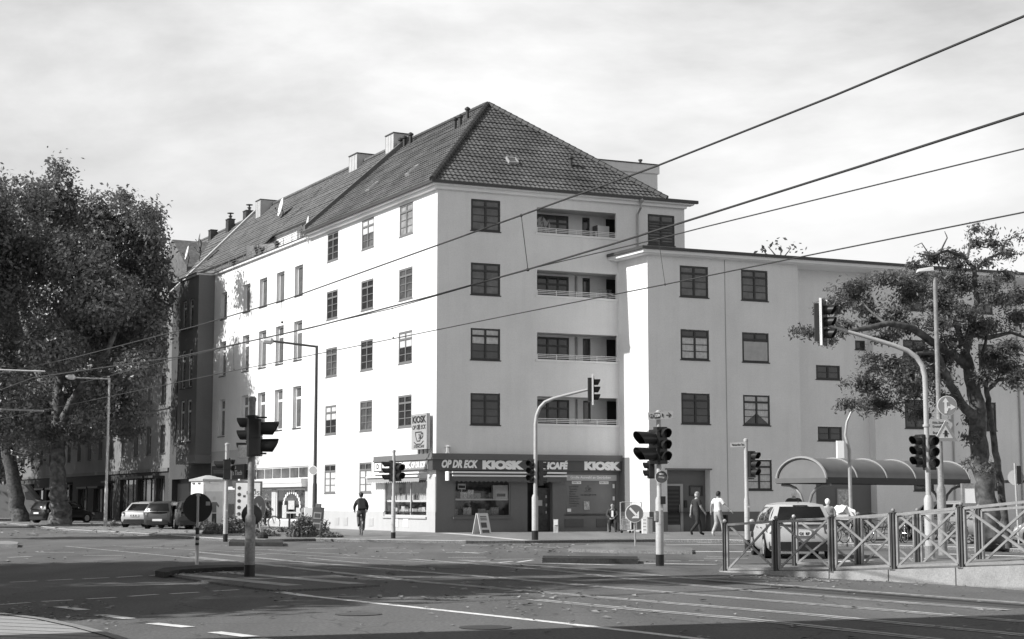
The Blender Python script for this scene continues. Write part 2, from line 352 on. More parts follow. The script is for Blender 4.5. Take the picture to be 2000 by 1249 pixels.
# painted markings
def strip(m, x1, y1, x2, y2, wd, z=ZR + .004):
    a = G(x1, y1, z); b = G(x2, y2, z); d = (b - a).normalized(); n = Vector((-d.y, d.x, 0)) * wd / 2
    k = max(1, int((b - a).length / 1.5)); pts = [a + (b - a) * i / k for i in range(k + 1)]
    for p, r in zip(pts[:-1], pts[1:]): m.poly([p - n, r - n, r + n, p + n])
def marks(mat, segs, z=ZR + .004):
    m = MB()
    for s in segs: strip(m, *s, z=z)
    m.build('road_marking', mat, kind='structure')
marks(PAINT, [(536, 1155, 600, 1164, .22), (600, 1164, 760, 1181, .17), (760, 1181, 1100, 1217.5, .16), (1100, 1217.5, 1400, 1252, .16)])
marks(PAINT, [(116, 1185, 164, 1191.5, .2), (196, 1201, 253, 1208.5, .2), (297, 1217.5, 368, 1225, .2), (418, 1234.5, 494, 1244, .2), (500, 1247, 560, 1256, .2)], z=ZR + .008)
dash = [(20, 1137.5, 72, 1135), (92, 1134, 142, 1131.5), (162, 1131, 212, 1128.5), (228, 1128, 277, 1125), (293, 1124.5, 340, 1121), (0, 1181, 58, 1177), (82, 1175, 142, 1172), (170, 1170, 227, 1167), (252, 1165, 308, 1161), (333, 1160, 388, 1157), (414, 1155, 466, 1152),
        (76, 1079, 145, 1079), (163, 1085, 238, 1085), (16, 1089, 62, 1087), (457, 1074, 560, 1074), (460, 1084, 520, 1083), (600, 1063, 637, 1063), (600, 1072, 660, 1071.5), (718, 1071, 770, 1070.5),
        (755, 1080, 819, 1080), (871, 1079.5, 948, 1080), (888, 1078, 935, 1081), (875, 1089, 950, 1088.5), (905, 1064.5, 955, 1066), (1010, 1067, 1100, 1070), (960, 1059.5, 1060, 1062),
        (633, 1059, 656, 1059), (664, 1059, 688, 1059), (697, 1059, 721, 1059), (731, 1059, 754, 1059), (763, 1059, 786, 1059), (795, 1059.5, 817, 1059.5), (820, 1061, 900, 1061), (1282, 1080, 1334, 1082), (1010, 1098.5, 1041, 1094), (960, 1100, 1000, 1097),
        (1300, 1096, 1330, 1096), (1345, 1095.5, 1375, 1095.5), (1380, 1088, 1420, 1088), (1375, 1091, 1460, 1091)]
marks(PAINT, [d + (.11,) for d in dash])
marks(P('cycle_paint', 0.8, 0.7, 0.1), [(1340, 1056.5, 1480, 1058, .16), (1345, 1059, 1390, 1060.5, .12), (1300, 1064.5, 1460, 1063.5, .25), (1350, 1077.5, 1480, 1078, .35), (600, 1106, 600.5, 1106, .01), (1560, 1075, 1640, 1079, .12), (1840, 1082, 2010, 1087, .4), (1620, 1098, 1700, 1094, .3), (1740, 1090, 1830, 1092, .3)])
thin = [(128, 1067, 480, 1100), (496, 1102, 800, 1116), (220, 1066, 560, 1083), (560, 1083, 870, 1100), (870, 1100, 1000, 1103), (520, 1074, 700, 1085), (900, 1100, 960, 1094), (960, 1094, 1045, 1091), (160, 1067, 560, 1064), (600, 1090, 720, 1101)]
marks(PAINTW, [d + (.09,) for d in thin])
marks(P('island_paint', 0.40, 0.8, 0.2, 1.5, fine=0.15, fscale=10), [(332, 1120, 573, 1143.5, .38), (432, 1117, 700, 1140.5, .38)], z=ZR + .040)
marks(P('hatch_paint', 0.45, 0.85, 0.3, 1.5, fine=0.4, fscale=9), [(1061, 1097, 1400, 1103, .35), (1062, 1100, 1200, 1104, .3), (1540, 1109.5, 1618, 1109.5, .35)])
# the pale street surface line by the corner
marks(P('kerb_ramp', 0.55, 0.85, 0.1), [(868, 1041.3, 905, 1044, .6), (905, 1044, 960, 1049.5, .45), (960, 1049.5, 1030, 1056, .4), (640, 1053, 860, 1046, .12)], z=.006)
# tram rails: bright railhead strip beside a dark groove
def rail(pts):
    m = MB(); g = MB()
    for (x1, y1), (x2, y2) in zip(pts[:-1], pts[1:]):
        strip(m, x1, y1, x2, y2, .27, ZR + .006); a, b = G(x1, y1, ZR + .010), G(x2, y2, ZR + .010)
        d = (b - a).normalized(); n = Vector((-d.y, d.x, 0)) * .05; g.poly([a - n * .2, b - n * .2, b + n * .6, a + n * .6])
    o = m.build('tram_rail', P('rail_bed', 0.40, 0.7, 0.3, 1, fine=0.35, fscale=8), kind='structure')
    g.build('rail_groove', P('rail_groove', 0.02, 0.5, 0.2), o)
rail([(380, 1078), (600, 1099), (1000, 1131), (1260, 1153.5), (1700, 1189), (2010, 1215)])
rail([(380, 1088), (600, 1112), (830, 1137), (980, 1150), (1260, 1174), (1578, 1200), (2010, 1241)])
rail([(800, 1092), (1100, 1116), (1260, 1134), (1467, 1154), (1963, 1192)])
rail([(900, 1094), (1200, 1117), (1371, 1132), (1700, 1156), (2010, 1179)])
rail([(1040, 1171), (1260, 1192), (1437, 1207), (1830, 1249)])
marks(P('tar_joint', 0.035, 0.8, 0.2), [(1371, 1134, 2010, 1183, .10), (1445, 1152, 1560, 1146, .10), (760, 1181, 1100, 1166, .05), (1100, 1166, 1445, 1152, .07)], z=ZR + .012)
# tyre-polished and patched areas
marks(P('asphalt_patch', 0.06, 0.85, 0.25, 0.5, fine=0.2, fscale=40), [(1500, 1149, 2010, 1187, .5), (700, 1128, 1200, 1137, .5), (520, 1093, 900, 1112, .5)], z=ZR + .002)
# manhole covers
for x, y in [(948, 1226), (700, 1200), (1160, 1128)]:
    c = G(x, y, ZR + .004); MB().lathe([(.32, 0), (.32, .006)], 20, c).build('manhole_cover', P('iron', 0.04, 0.5, 0.3), label='round iron manhole cover in the road ' + {948: 'at the edge of the shade in front', 700: 'left of the long white line', 1160: 'on the tram track'}[x], cat='manhole cover')

# ================================================================ WINDOW KINDS
def win_bars(root, W, w, h, cols=2, rows=4, tr=0.73, fm=None, pane=None, fw=.085, dep=.05, sill=None, curt=0, bottom=True, tilt=0):
    """mullioned window; W puts the lower-left-front corner; built facing -y"""
    fm = fm or FRAMEG; m = MB()
    m.box(0, fw, 0, dep, 0, h).box(w - fw, w, 0, dep, 0, h).box(fw, w - fw, 0, dep, h - fw, h)
    m.box(fw, w - fw, 0, dep, 0, fw)
    if cols > 1:
        for i in range(1, cols): x = w * i / cols; m.box(x - fw * .6, x + fw * .6, -.008, dep - .01, fw, h - fw)
    if tr: m.box(fw, w - fw, -.012, dep - .012, h * tr, h * tr + fw * 1.1)
    n = rows - 1 if tr else rows
    top = h * tr if tr else h - fw
    for i in range(1, n): z = fw + (top - fw) * i / n; m.box(fw, w - fw, .004, dep - .02, z - .018, z + .018)
    o = m.build('window', fm, root, place=W)
    MB().box(fw * .5, w - fw * .5, dep * .62, dep * .7, fw * .5, h - fw * .5).build('pane', pane or PANE, o, place=W)
    if curt:
        c = MB(); k = 16
        for s0, s1 in ([(fw, w * .5), (w * .5, w - fw)] if curt in (1, 2) else [(fw, w - fw)]):
            pts = [(s0 + (s1 - s0) * i / k, dep * .5 - .006 * math.sin(i * 2.3)) for i in range(k + 1)]
            for i in range(k):
                f0, f1 = i / k, (i + 1) / k
                zt = h - fw if curt != 3 else top
                def zb(f): return fw + (0.0 if curt != 2 else (h * .35) * (f if s0 < w * .4 else 1 - f))
                if curt == 4: zb = lambda f: h * .5
                c.poly([(pts[i][0], pts[i][1], zb(f0)), (pts[i + 1][0], pts[i + 1][1], zb(f1)), (pts[i + 1][0], pts[i + 1][1], zt), (pts[i][0], pts[i][1], zt)])
        c.build('curtain', CURT, o, place=W)
    if sill is not None:
        MB().box(-.05, w + .05, -sill, .02, -.05, 0).build('sill', fm, o, place=W)
    return o
def win_tall(root, W, w, h, transom=True, frame=None, pane=None):
    m = MB(); f = .09; d = .05
    m.box(0, f, 0, d, 0, h).box(w - f, w, 0, d, 0, h).box(f, w - f, 0, d, 0, f).box(f, w - f, 0, d, h - f, h)
    if transom: m.box(f, w - f, -.01, d, h * .70, h * .70 + .14)
    o = m.build('window', frame or FRAMEW, root, place=W)
    MB().box(f, w - f, .02, .03, f, h - f).build('pane', pane or PANEG, o, place=W)
    MB().box(-.04, w + .04, -.26, 0, -.05, -.005).build('sill', GUT, o, place=W)
    return o
def tiles(x0f, x1f, v0, v1, origin, ux, uv, un, mat, name, parent, row=.33, colw=.25, amp=.035):
    """tiled roof plane: origin + ux*x + uv*v, limits x0f(v)..x1f(v); rows step like lapped pantiles"""
    m = MB(); nr = int((v1 - v0) / row)
    ph = [0, .55, 1, .75, .15, -.1]
    def prof(x):
        t = (x / colw) % 1.0 * 6; i = int(t) % 6; return ph[i] + (ph[(i + 1) % 6] - ph[i]) * (t - int(t))
    for r in range(nr + 1):
        va, vb = v0 + r * row, min(v0 + (r + 1) * row, v1)
        if vb - va < .02: continue
        la, ra = x0f(va), x1f(va); lb, rb = x0f(vb), x1f(vb)
        l, rr = min(la, lb), max(ra, rb); n = int((rr - l) / (colw / 6)) + 1
        if rr - l < .05: continue
        b = len(m.v); k = 0; j = random.uniform(-.012, .012)
        for i in range(n + 1):
            x = l + (rr - l) * i / n; h = prof(x) * amp + j
            xa, xb = min(max(x, la), ra), min(max(x, lb), rb)
            m.v += [origin + ux * xa + uv * va + un * (-.01), origin + ux * xa + uv * (va - .02) + un * (h + .045), origin + ux * xb + uv * vb + un * (h + .0)]
        for i in range(n):
            a = b + i * 3; m.f += [[a, a + 3, a + 4, a + 1], [a + 1, a + 4, a + 5, a + 2]]; m.mi += [0, 0]
    return m.build(name, mat, parent)
def ridge_cap(m, a, b, r=.14, step=.38):
    a, b = Vector(a), Vector(b); n = max(1, int((b - a).length / step)); d = (b - a) / n
    for i in range(n):
        p = a + d * i; m.tube([p - d.normalized() * .03, p + d * .96], [r * 1.12, r * .95], 7)
def pipe(m, pts, r): m.tube(pts, r, 8)

# ================================================================ CORNER HOUSE (A)
A = thing('corner_house', 'white corner apartment house with tiled hip roof, loggias and a kiosk at street level', 'apartment house', C0)
FL = [(14.48, 16.03), (11.35, 12.91), (8.2, 9.74), (5.08, 6.62)]            # window rows on the shaded front
opsF2 = [(1.74, 3.28, a, b, .07) for a, b in FL]
LG = [(14.60, 15.87), (11.5, 12.76), (8.34, 9.67), (5.2, 6.54)]
opsF2 += [(5.24, 9.62, a, b, .14) for a, b in LG] + [(11.42, 12.97, 14.40, 15.98, .07)]
EZ = 16.50
# right-hand end and rear walls of the tall part

lo = MB(W2.M())
# split: the lower strip is painted darker
upper = MB(W2.M()); upper.wall(0, 13.55, 3.6, EZ, opsF2); upper.poly([(13.55, 0, 0), (13.55, 12, 0), (13.55, 12, EZ), (13.55, 0, EZ)])
upper.T = Matrix(); upper.poly([W2.pt(13.55, 0, 12), W1.pt(-16.9, 0, 12.2), W1.pt(-16.9, EZ, 12.2), W2.pt(13.55, EZ, 12)]); upper.build('wall', SHADEW, A)
lo.wall(0, 9.75, 0, 3.6, [(0.92, 3.83, .72, 2.5, .8), (4.71, 6.05, .0, 2.4, .9), (6.75, 9.5, .85, 2.72, .12)]); lo.build('wall', KIOSKW, A, label='dark painted ground floor wall of the kiosk')
FC = [(14.65, 16.24), (11.41, 12.99), (8.24, 9.83), (5.08, 6.66)]
colsF1 = [(-4.42, -2.80), (-9.28, -7.66), (-14.18, -12.56)]
ops1 = [(a, b, c, d, .07) for a, b in colsF1 for c, d in FC] + [(a, b, 1.89, 3.46, .07) for a, b in colsF1[1:]]
u1 = MB(W1.M()); u1.wall(-16.6, 0, .95, EZ, ops1 + [(-6.03, -.99, .95, 2.55, .9)]); u1.build('wall', WHITE, A)
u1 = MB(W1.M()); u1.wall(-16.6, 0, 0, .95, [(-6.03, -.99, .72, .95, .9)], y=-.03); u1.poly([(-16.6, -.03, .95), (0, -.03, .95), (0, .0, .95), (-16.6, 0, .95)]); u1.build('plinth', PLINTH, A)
MB(W1.M()).box(-.98, -.02, -.035, -.005, .95, 2.62).build('corner_pier', plaster('pier_grey', 0.5), A)
# cellar grilles
for x in (-4.5, -3.3, -7.6, -11.0, -12.2):
    g = MB(W1.M()); g.box(x - .3, x + .3, -.05, -.031, .2, .62)
    for i in range(7): g.box(x - .24, x + .24, -.06, -.05, .25 + i * .05, .27 + i * .05)
    g.build('cellar_grille', TRIM if x > -7 else PLINTH, A)
for x in (7.2, 8.9):
    g = MB(W2.M()); g.box(x - .5, x + .5, -.03, -.003, .2, .6); g.build('cellar_grille', plaster('grille_dark', .12), A)
# windows of the shaded front
vis = {0: PANEG, 1: PANEG, 2: PANE, 3: PANE}
for i, (a, b) in enumerate(FL):
    win_bars(A, W2.M(1.75, .012, a + .01), 1.52, b - a - .02, pane=vis[i], fm=FRAMEG, sill=.05, curt={0: 0, 1: 0, 2: 4, 3: 0}[i])
wl_ = win_bars(A, W2.M(11.43, .012, 14.41), 1.53, 1.56, pane=PANEG, sill=.05)
for i in range(7): MB(W2.M(11.43, 0, 14.41)).box(.1, 1.43, -.02, .0, .12 + i * .15, .18 + i * .15).build('louvre', FRAMED, wl_)
for k, (a, b) in enumerate(colsF1):
    for i, (c, d) in enumerate(FC + ([(1.89, 3.46)] if k else [])):
        win_bars(A, W1.M(a + .01, .012, c + .01), b - a - .02, d - c - .02, pane=[PANE, PANEG, PANE][(i + k) % 3] if not (k == 0 and i == 0) else PANEB, fm=P('frame_grey_sunlit', 0.17, 0.5, 0.06), sill=.04, curt=3 if i == 4 else (4 if (i * 3 + k) % 5 == 1 else 0))  # sunny front: same grey frames, sunlight put into a lighter colour
# loggias
for i, (a, b) in enumerate(LG):
    M = W2.M(0, 1.45, a)
    w = MB(W2.M(0, 0, 0)); w.wall(5.05, 10.35, a - .92, b + .05, [(5.3, 7.65, a - .9, b - .05, .1), (8.42, 8.85, a + .15, b - .05, .12)], y=1.44)
    x0_, x1_, y0_, y1_, z0_, z1_ = 5.05, 10.35, .14, 1.44, a - .92, b + .05
    w.poly([(x0_, y0_, z0_), (x0_, y1_, z0_), (x0_, y1_, z1_), (x0_, y0_, z1_)]); w.poly([(x1_, y0_, z0_), (x1_, y1_, z0_), (x1_, y1_, z1_), (x1_, y0_, z1_)]); w.poly([(x0_, y0_, z0_), (x1_, y0_, z0_), (x1_, y1_, z0_), (x0_, y1_, z0_)]); w.poly([(x0_, y0_, z1_), (x1_, y0_, z1_), (x1_, y1_, z1_), (x0_, y1_, z1_)])
    w.build('loggia_room', plaster('loggia_plaster', .72), A)
    o = win_bars(A, W2.M(5.3, 1.46, a - .88), 2.35, b - a + .82, cols=4, rows=4, tr=.78, pane=PANE if i else PANEG, fm=FRAMED)
    win_bars(A, W2.M(8.42, 1.48, a + .16), .43, b - a - .22, cols=1, rows=1, tr=0, pane=PANE, fm=FRAMED)
    MB(W2.M()).box(9.75, 10.3, 1.38, 1.42, a - .88, b - .06).build('loggia_door', BLACK, A)
    # parapet sill and rail
    MB(W2.M()).box(5.16, 9.70, -.05, .14, a - .10, a + .01).build('loggia_sill', TRIM, A)
    r = MB(W2.M())
    if i == 0:
        MB(W2.M()).box(9.0, 9.68, .9, 1.36, a - .9, a + .75).build('cupboard', TRIM, A)
        MB(W2.M()).box(8.98, 9.02, .88, 1.38, a - .9, a + .77).build('cupboard_side', DPLINTH, A)
        pl_ = MB(W2.M()); rn_ = random.Random(2)
        for _ in range(26): x_ = 5.75 + rn_.gauss(0, .16); z_ = a + rn_.uniform(.1, .75); pl_.poly([(x_, .5, z_ - .15), (x_ + .06, .5, z_), (x_ + rn_.gauss(0, .12), .48, z_ + .22), (x_ - .05, .5, z_)])
        pl_.build('loggia_plant', P('plant_pale', .3, .6), A)
    if i == 1:
        rk = MB(W2.M())
        for x_ in (9.0, 9.2, 9.4, 9.6): rk.tube([(x_, .7, a - .1), (x_, .7, a + .55)], .012, 5)
        for z_ in (.2, .45, .55): rk.tube([(8.95, .7, a + z_), (9.7, .7, a + z_)], .012, 5)
        rk.build('drying_rack', GALV, A)
    for z in (.1, .18, .26): r.tube([(5.24, .03, a + z), (9.62, .03, a + z)], .017, 6)
    for x in (5.27, 6.3, 7.4, 8.5, 9.58): r.bar((x, .03, a), (x, .03, a + .27), .03, .03)
    r.build('loggia_rail', TRIM, A)
    if i in (1, 2, 3):
        d = MB(W2.M()); d.tube([(8.05, 1.38, a - .8), (8.05, 1.38, b)], .05, 8); d.build('drain_pipe', ZINC, A)
# curved inner corner under the tall loggia band
# cornice, soffit, gutter
m = MB(); s = .45
def cornice(W, x0, x1, z, ov, th, m): m.add([W.pt(x, zz, -o) for x in (x0, x1) for zz, o in ((z, 0), (z, ov), (z + th, ov + .04), (z + th, 0))], [(0, 1, 5, 4), (1, 2, 6, 5), (2, 3, 7, 6), (0, 3, 2, 1), (4, 5, 6, 7)])
cc = MB(); cz = EZ - .10
ov = .42
pc = W1.pt(0, 0, -ov); # mitred corner of the two cornices
def isect(Wa, oa, Wb, ob):
    p, u = Wa.pt(0, 0, oa), Wa.u; q, v = Wb.pt(0, 0, ob), Wb.u
    t = ((q.x - p.x) * v.y - (q.y - p.y) * v.x) / (u.x * v.y - u.y * v.x); return p + u * t
def band(m, Wa, xa, Wb, xb, o0, o1, z0, z1):
    """L-shaped moulding round the corner between offsets o0 (inner) and o1 (outer)"""
    ci, co_ = isect(Wa, o0, Wb, o0), isect(Wa, o1, Wb, o1)
    for (i, o, ie, oe) in ((Wa.pt(xa, 0, o0), Wa.pt(xa, 0, o1), ci, co_), (ci, co_, Wb.pt(xb, 0, o0), Wb.pt(xb, 0, o1))):
        vs = [Vector((p.x, p.y, z)) for z in (z0, z1) for p in (i, o, oe, ie)]
        m.add(vs, [(0, 1, 2, 3), (7, 6, 5, 4), (0, 4, 5, 1), (1, 5, 6, 2), (2, 6, 7, 3), (3, 7, 4, 0)])
m = MB(); band(m, W1, -16.6, W2, 13.58, .02, -.22, EZ - .14, EZ + .02); band(m, W1, -16.6, W2, 13.9, .02, -.40, EZ + .02, EZ + .14); m.build('cornice', TRIM, A)
m = MB(); band(m, W1, -16.9, W2, 14.1, -.36, -.52, EZ + .10, EZ + .24); m.build('gutter', GUT, A)
# roof planes
ze = EZ + .20; o_ = .48
RZ = 22.66; apex = C0 + W2.u * 6.1 - W1.u * 7.04; apex.z = RZ
Ce = isect(W1, -o_, W2, -o_); Ce.z = ze
right = W2.pt(12.25, ze, -o_)
rfarL = W1.pt(-16.9, ze, -o_)                      # eave end towards the left
ridgeL = apex - W1.u * (16.9 - 7.04 + .3); ridgeL.z = RZ
def plane_tiles(a, b, top_l, top_r, mat, name, **kw):
    """eave a->b, upper corners top_l over a side, top_r over b side"""
    ux = (b - a).normalized(); h = top_l - a; uv = (h - ux * h.dot(ux)); Lv = uv.length; uv.normalize(); un = ux.cross(uv)
    if un.z < 0: un = -un
    xl, xr, xb = (top_l - a).dot(ux), (top_r - a).dot(ux), (b - a).length
    return tiles(lambda v: xl * v / Lv, lambda v: xb + (xr - xb) * v / Lv, 0, Lv, a, ux, uv, un, mat, name, A if name == 'roof_plane' else kw['parent'])
plane_tiles(Ce, right, apex, apex, TILE, 'roof_plane')
plane_tiles(rfarL, Ce, ridgeL, apex, TILE, 'roof_plane')
backR = right - W1.u * 14.08; backR.z = ze; MB().poly([right, backR, ridgeL, apex]).build('rear_roof', TILE, A)
m = MB(); up = Vector((0, 0, .06))
ridge_cap(m, Ce + up, apex + up); ridge_cap(m, right + up, apex + up); ridge_cap(m, ridgeL + up, apex + up); m.build('ridge_tiles', P('ridge_tile', 0.05, 0.6, 0.3, 2), A)
# verge wall (party wall coping) at the left end
m = MB(); e0 = W1.pt(-17.0, ze, -o_ + .1); r0 = ridgeL + W1.u * .05
for q_ in (0,):
    d = Vector((0, 0, .42)); wv = W1.u * .28
    m.add([e0, e0 + wv, r0 + wv, r0, e0 + d, e0 + wv + d, r0 + wv + d, r0 + d], [(0, 1, 2, 3), (4, 5, 6, 7), (0, 1, 5, 4), (1, 2, 6, 5), (2, 3, 7, 6), (3, 0, 4, 7)])
m.build('party_wall_coping', P('lead', 0.13, 0.6, 0.15), A)
m = MB(); e1 = W1.pt(-17.02, 12.5, -.02); e2 = W1.pt(-17.02, 12.5, 12.3)
m.poly([W1.pt(-17.0, 16, 0), W1.pt(-17.0, 16, 12), W1.pt(-17.0, ze, 12.6), r0, e0]); m.build('gable', WHITE, A)
# flat annex roof beside the hip, and the roof-top box behind
m = MB(W2.M()); m.box(10.2, 14.10, -.5, 9, EZ + .14, EZ + .26); m.build('flat_roof', GUT, A)
m = MB(W2.M()); m.box(9.3, 15.84, 7, 12, 14, 19.70); m.build('roof_house', SHADEW, A)
m = MB(W2.M()); m.box(9.2, 15.92, 6.9, 12.1, 19.70, 20.18); m.build('roof_house_parapet', SHADEW, A)
m = MB(W2.M()); m.box(9.15, 15.97, 6.85, 12.15, 20.18, 20.24); m.build('parapet_coping', GUT, A)
vp = MB(W2.M()); vp.lathe([(.07, 0), (.07, .35), (.12, .37), (.12, .45)], 10, (15.3, 8, 20.24)); vp.build('vent_pipe', GUT, A)
# main drain pipe with hopper
m = MB(W2.M()); m.tube([(10.84, -.38, 16.5), (10.84, -.36, 16.2), (10.80, -.09, 15.9), (10.80, -.09, 13.8)], .055, 8); m.lathe([(.06, 0), (.13, .12), (.13, .22)], 8, (10.84, -.4, 16.42)); m.build('drain_pipe', ZINC, A)
# roof vents, skylights on the roof planes
def on_roof(px, py, W, off_guess=None, plane=None):
    p0, n = plane; d = ray(px, py); t = (p0 - CAM).dot(n) / d.dot(n); return CAM + d * t
nf2 = (right - Ce).cross(apex - Ce).normalized(); nf2 = nf2 if nf2.z > 0 else -nf2
nf1 = (rfarL - Ce).cross(apex - Ce).normalized(); nf1 = nf1 if nf1.z > 0 else -nf1
def vent(p, n, r=.09, h=.55, bend=False):
    m = MB(); m.lathe([(r, -.1), (r, h), (r * 1.7, h + .03), (r * 1.7, h + .12), (r * .5, h + .2)], 10, p); m.build('vent_pipe', P('vent_dark', 0.04, 0.5, 0.2), A, smooth=True)
for x, y in [(889, 248), (899, 243), (913, 228)]: vent(on_roof(x, y + 6, W1, plane=(Ce, nf1)), nf1, .09, .5)
for x, y in [(782, 288), (790, 284), (802, 278)]: vent(on_roof(x, y + 4, W1, plane=(Ce, nf1)), nf1, .10, .5)
vent(on_roof(1115, 326, W2, plane=(Ce, nf2)), nf2, .09, .38)
def skylight(px, py, n, ux, w_, h_, open_=0.0):
    p = on_roof(px, py, None, plane=(Ce, n)); uv = n.cross(ux).normalized(); uv = uv if uv.z > 0 else -uv
    M = Matrix.Translation(p) @ Matrix(((ux.x, uv.x, n.x, 0), (ux.y, uv.y, n.y, 0), (ux.z, uv.z, n.z, 0), (0, 0, 0, 1)))
    m = MB(); m.box(-w_ / 2, w_ / 2, 0, .06, .03, .16).box(-w_ / 2, w_ / 2, h_ - .06, h_, .03, .16).box(-w_ / 2, -w_ / 2 + .06, .06, h_ - .06, .03, .16).box(w_ / 2 - .06, w_ / 2, .06, h_ - .06, .03, .16)
    o = m.build('skylight', P('skylight_metal', 0.6, 0.35, 0.1, metal=0.5), A, place=M)
    MB().box(-w_ / 2 + .06, w_ / 2 - .06, .06, h_ - .06, .10, .12).build('pane', PANEG, o, place=M)
skylight(1003, 322, nf2, W2.u, .55, .55); skylight(797, 345, nf1, W1.u, .5, .8); skylight(720, 376, nf1, W1.u, .5, .8)

# ---------------------------------------------------------------- kiosk front (fascia, sign, awning, shop windows)
m = MB(); band(m, W1, -6.75, W2, 9.77, -.005, -.26, 2.92, 3.42); m.build('sign_board', P('fascia_sign', 0.075, 0.4, 0.08), A)
m = MB(); band(m, W1, -6.75, W2, 9.77, -.005, -.34, 3.42, 3.50); band(m, W1, -6.75, W2, 9.77, -.005, -.30, 3.50, 3.70); m.build('fascia_coping', plaster('fascia_grey', .16), A)
SB = A
def sgn(W, x, z, body, size, width=None, bold=.02, shear=0, mat=SIGNW, y=-.268, parent=None, **k): return text(body, W.M(x, y, z), size, mat, parent or A, bold=bold, shear=shear, width=width, **k)
sgn(W2, 1.05, 3.19, 'OP DR ECK', .48, 1.85, .026, .25)
sgn(W2, 3.26, 3.16, 'KIOSK', .50, 2.15, .040)
sgn(W2, 5.75, 3.15, 'STEHCAFÉ', .42, 1.95, .030, .12)
sgn(W2, 8.58, 3.16, 'KIOSK', .50, 2.0, .040)
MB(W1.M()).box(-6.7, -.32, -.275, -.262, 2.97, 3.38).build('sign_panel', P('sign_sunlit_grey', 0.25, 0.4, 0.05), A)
sgn(W1, -3.4, 3.18, 'KIOSK', .38, 2.3, .025, y=-.28); sgn(W1, -1.4, 3.18, 'OP DR ECK', .36, 1.6, .014, .1, y=-.28)
sgn(W1, -5.2, 3.18, 'KIOSK', .36, .9, .02, y=-.28)
# logo plate at the far left end of the sunny sign
o = MB(W1.M()).box(-6.6, -5.85, -.285, -.272, 2.98, 3.37).build('logo_plate', SIGNW, A); sgn(W1, -6.22, 3.18, 'D', .34, .3, .01, mat=SIGNB, y=-.290, parent=o)
# awnings
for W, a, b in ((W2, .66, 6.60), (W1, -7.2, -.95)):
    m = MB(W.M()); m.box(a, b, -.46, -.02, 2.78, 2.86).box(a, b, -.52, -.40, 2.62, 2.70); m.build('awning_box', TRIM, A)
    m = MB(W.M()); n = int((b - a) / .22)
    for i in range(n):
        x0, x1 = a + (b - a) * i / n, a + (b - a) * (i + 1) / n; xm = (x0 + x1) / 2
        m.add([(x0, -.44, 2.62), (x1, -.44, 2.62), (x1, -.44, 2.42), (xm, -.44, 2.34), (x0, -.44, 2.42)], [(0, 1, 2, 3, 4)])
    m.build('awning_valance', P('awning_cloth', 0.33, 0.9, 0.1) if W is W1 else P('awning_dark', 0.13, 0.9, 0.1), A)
# shop windows: frame, glass and a lit-by-daylight display box behind
def shopwin(W, x0, x1, z0, z1, frame, mull=(), dep=.8):
    m = MB(W.M()); f = .08
    m.box(x0, x0 + f, .02, .09, z0, z1).box(x1 - f, x1, .02, .09, z0, z1).box(x0 + f, x1 - f, .02, .09, z0, z0 + f).box(x0 + f, x1 - f, .02, .09, z1 - f, z1)
    for x in mull: m.box(x - .03, x + .03, .02, .09, z0 + f, z1 - f)
    o = m.build('shop_window', frame, A)
    MB(W.M()).poly([(x0 + f, .05, z0 + f), (x1 - f, .05, z0 + f), (x1 - f, .05, z1 - f), (x0 + f, .05, z1 - f)]).build('pane', GLASS, o)
    MB(W.M()).poly([(x0, dep - .01, z0), (x1, dep - .01, z0), (x1, dep - .01, z1), (x0, dep - .01, z1)]).build('display_back', P('display_back', 0.09, 0.8, 0.9, 3), o)
    MB(W.M()).box(x0 - .06, x1 + .06, -.10, .02, z0 - .09, z0 - .002).build('sill', frame, o)
    return o
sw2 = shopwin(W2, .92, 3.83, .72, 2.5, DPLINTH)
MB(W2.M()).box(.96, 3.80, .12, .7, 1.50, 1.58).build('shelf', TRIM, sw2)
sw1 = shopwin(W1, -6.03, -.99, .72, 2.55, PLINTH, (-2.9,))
MB(W1.M()).box(-5.95, -1.05, .12, .75, 1.42, 1.52).build('shelf', TRIM, sw1)
# right-hand window pasted with adverts
m = MB(W2.M()); m.box(6.75, 9.5, .04, .10, .85, 2.72); o = m.build('shop_window', P('window_film', 0.15, 0.25, 0.2, 1.0), A)
MB(W2.M()).box(6.66, 9.6, .0, .08, .74, .85).build('sill', DPLINTH, o)
MB(W2.M()).box(6.72, 9.52, -.03, .035, 2.46, 2.74).build('advert_strip', SIGNM, o)
text('Große Auswahl an Getränken', W2.M(8.1, -.034, 2.62), .17, SIGNW, o, bold=.004, width=2.2)
for x in (7.35, 8.85):
    MB(W2.M()).box(x - .25, x + .25, .02, .038, 2.30, 2.43).build('notice', SIGNW, o); text('Kaffee Tee', W2.M(x, .016, 2.365), .08, SIGNB, o, width=.4)
for i, t in enumerate(['Schokolade', 'Zeitungen', 'Zigarren', 'Blumen', 'Spirituosen', 'Lebensmittel', 'Schulwaren', 'Pfandflasche', 'Getränke', 'Eis']):
    text(t, W2.M(6.95, .036, 2.17 - i * .117), .11, P('letter_grey', 0.07, .5), o, align='LEFT', shear=.2)
text('Tel. 0221-257 33 99', W2.M(8.0, .034, 1.76), .12, P('letter_dark', 0.03, .5), o, width=.85)
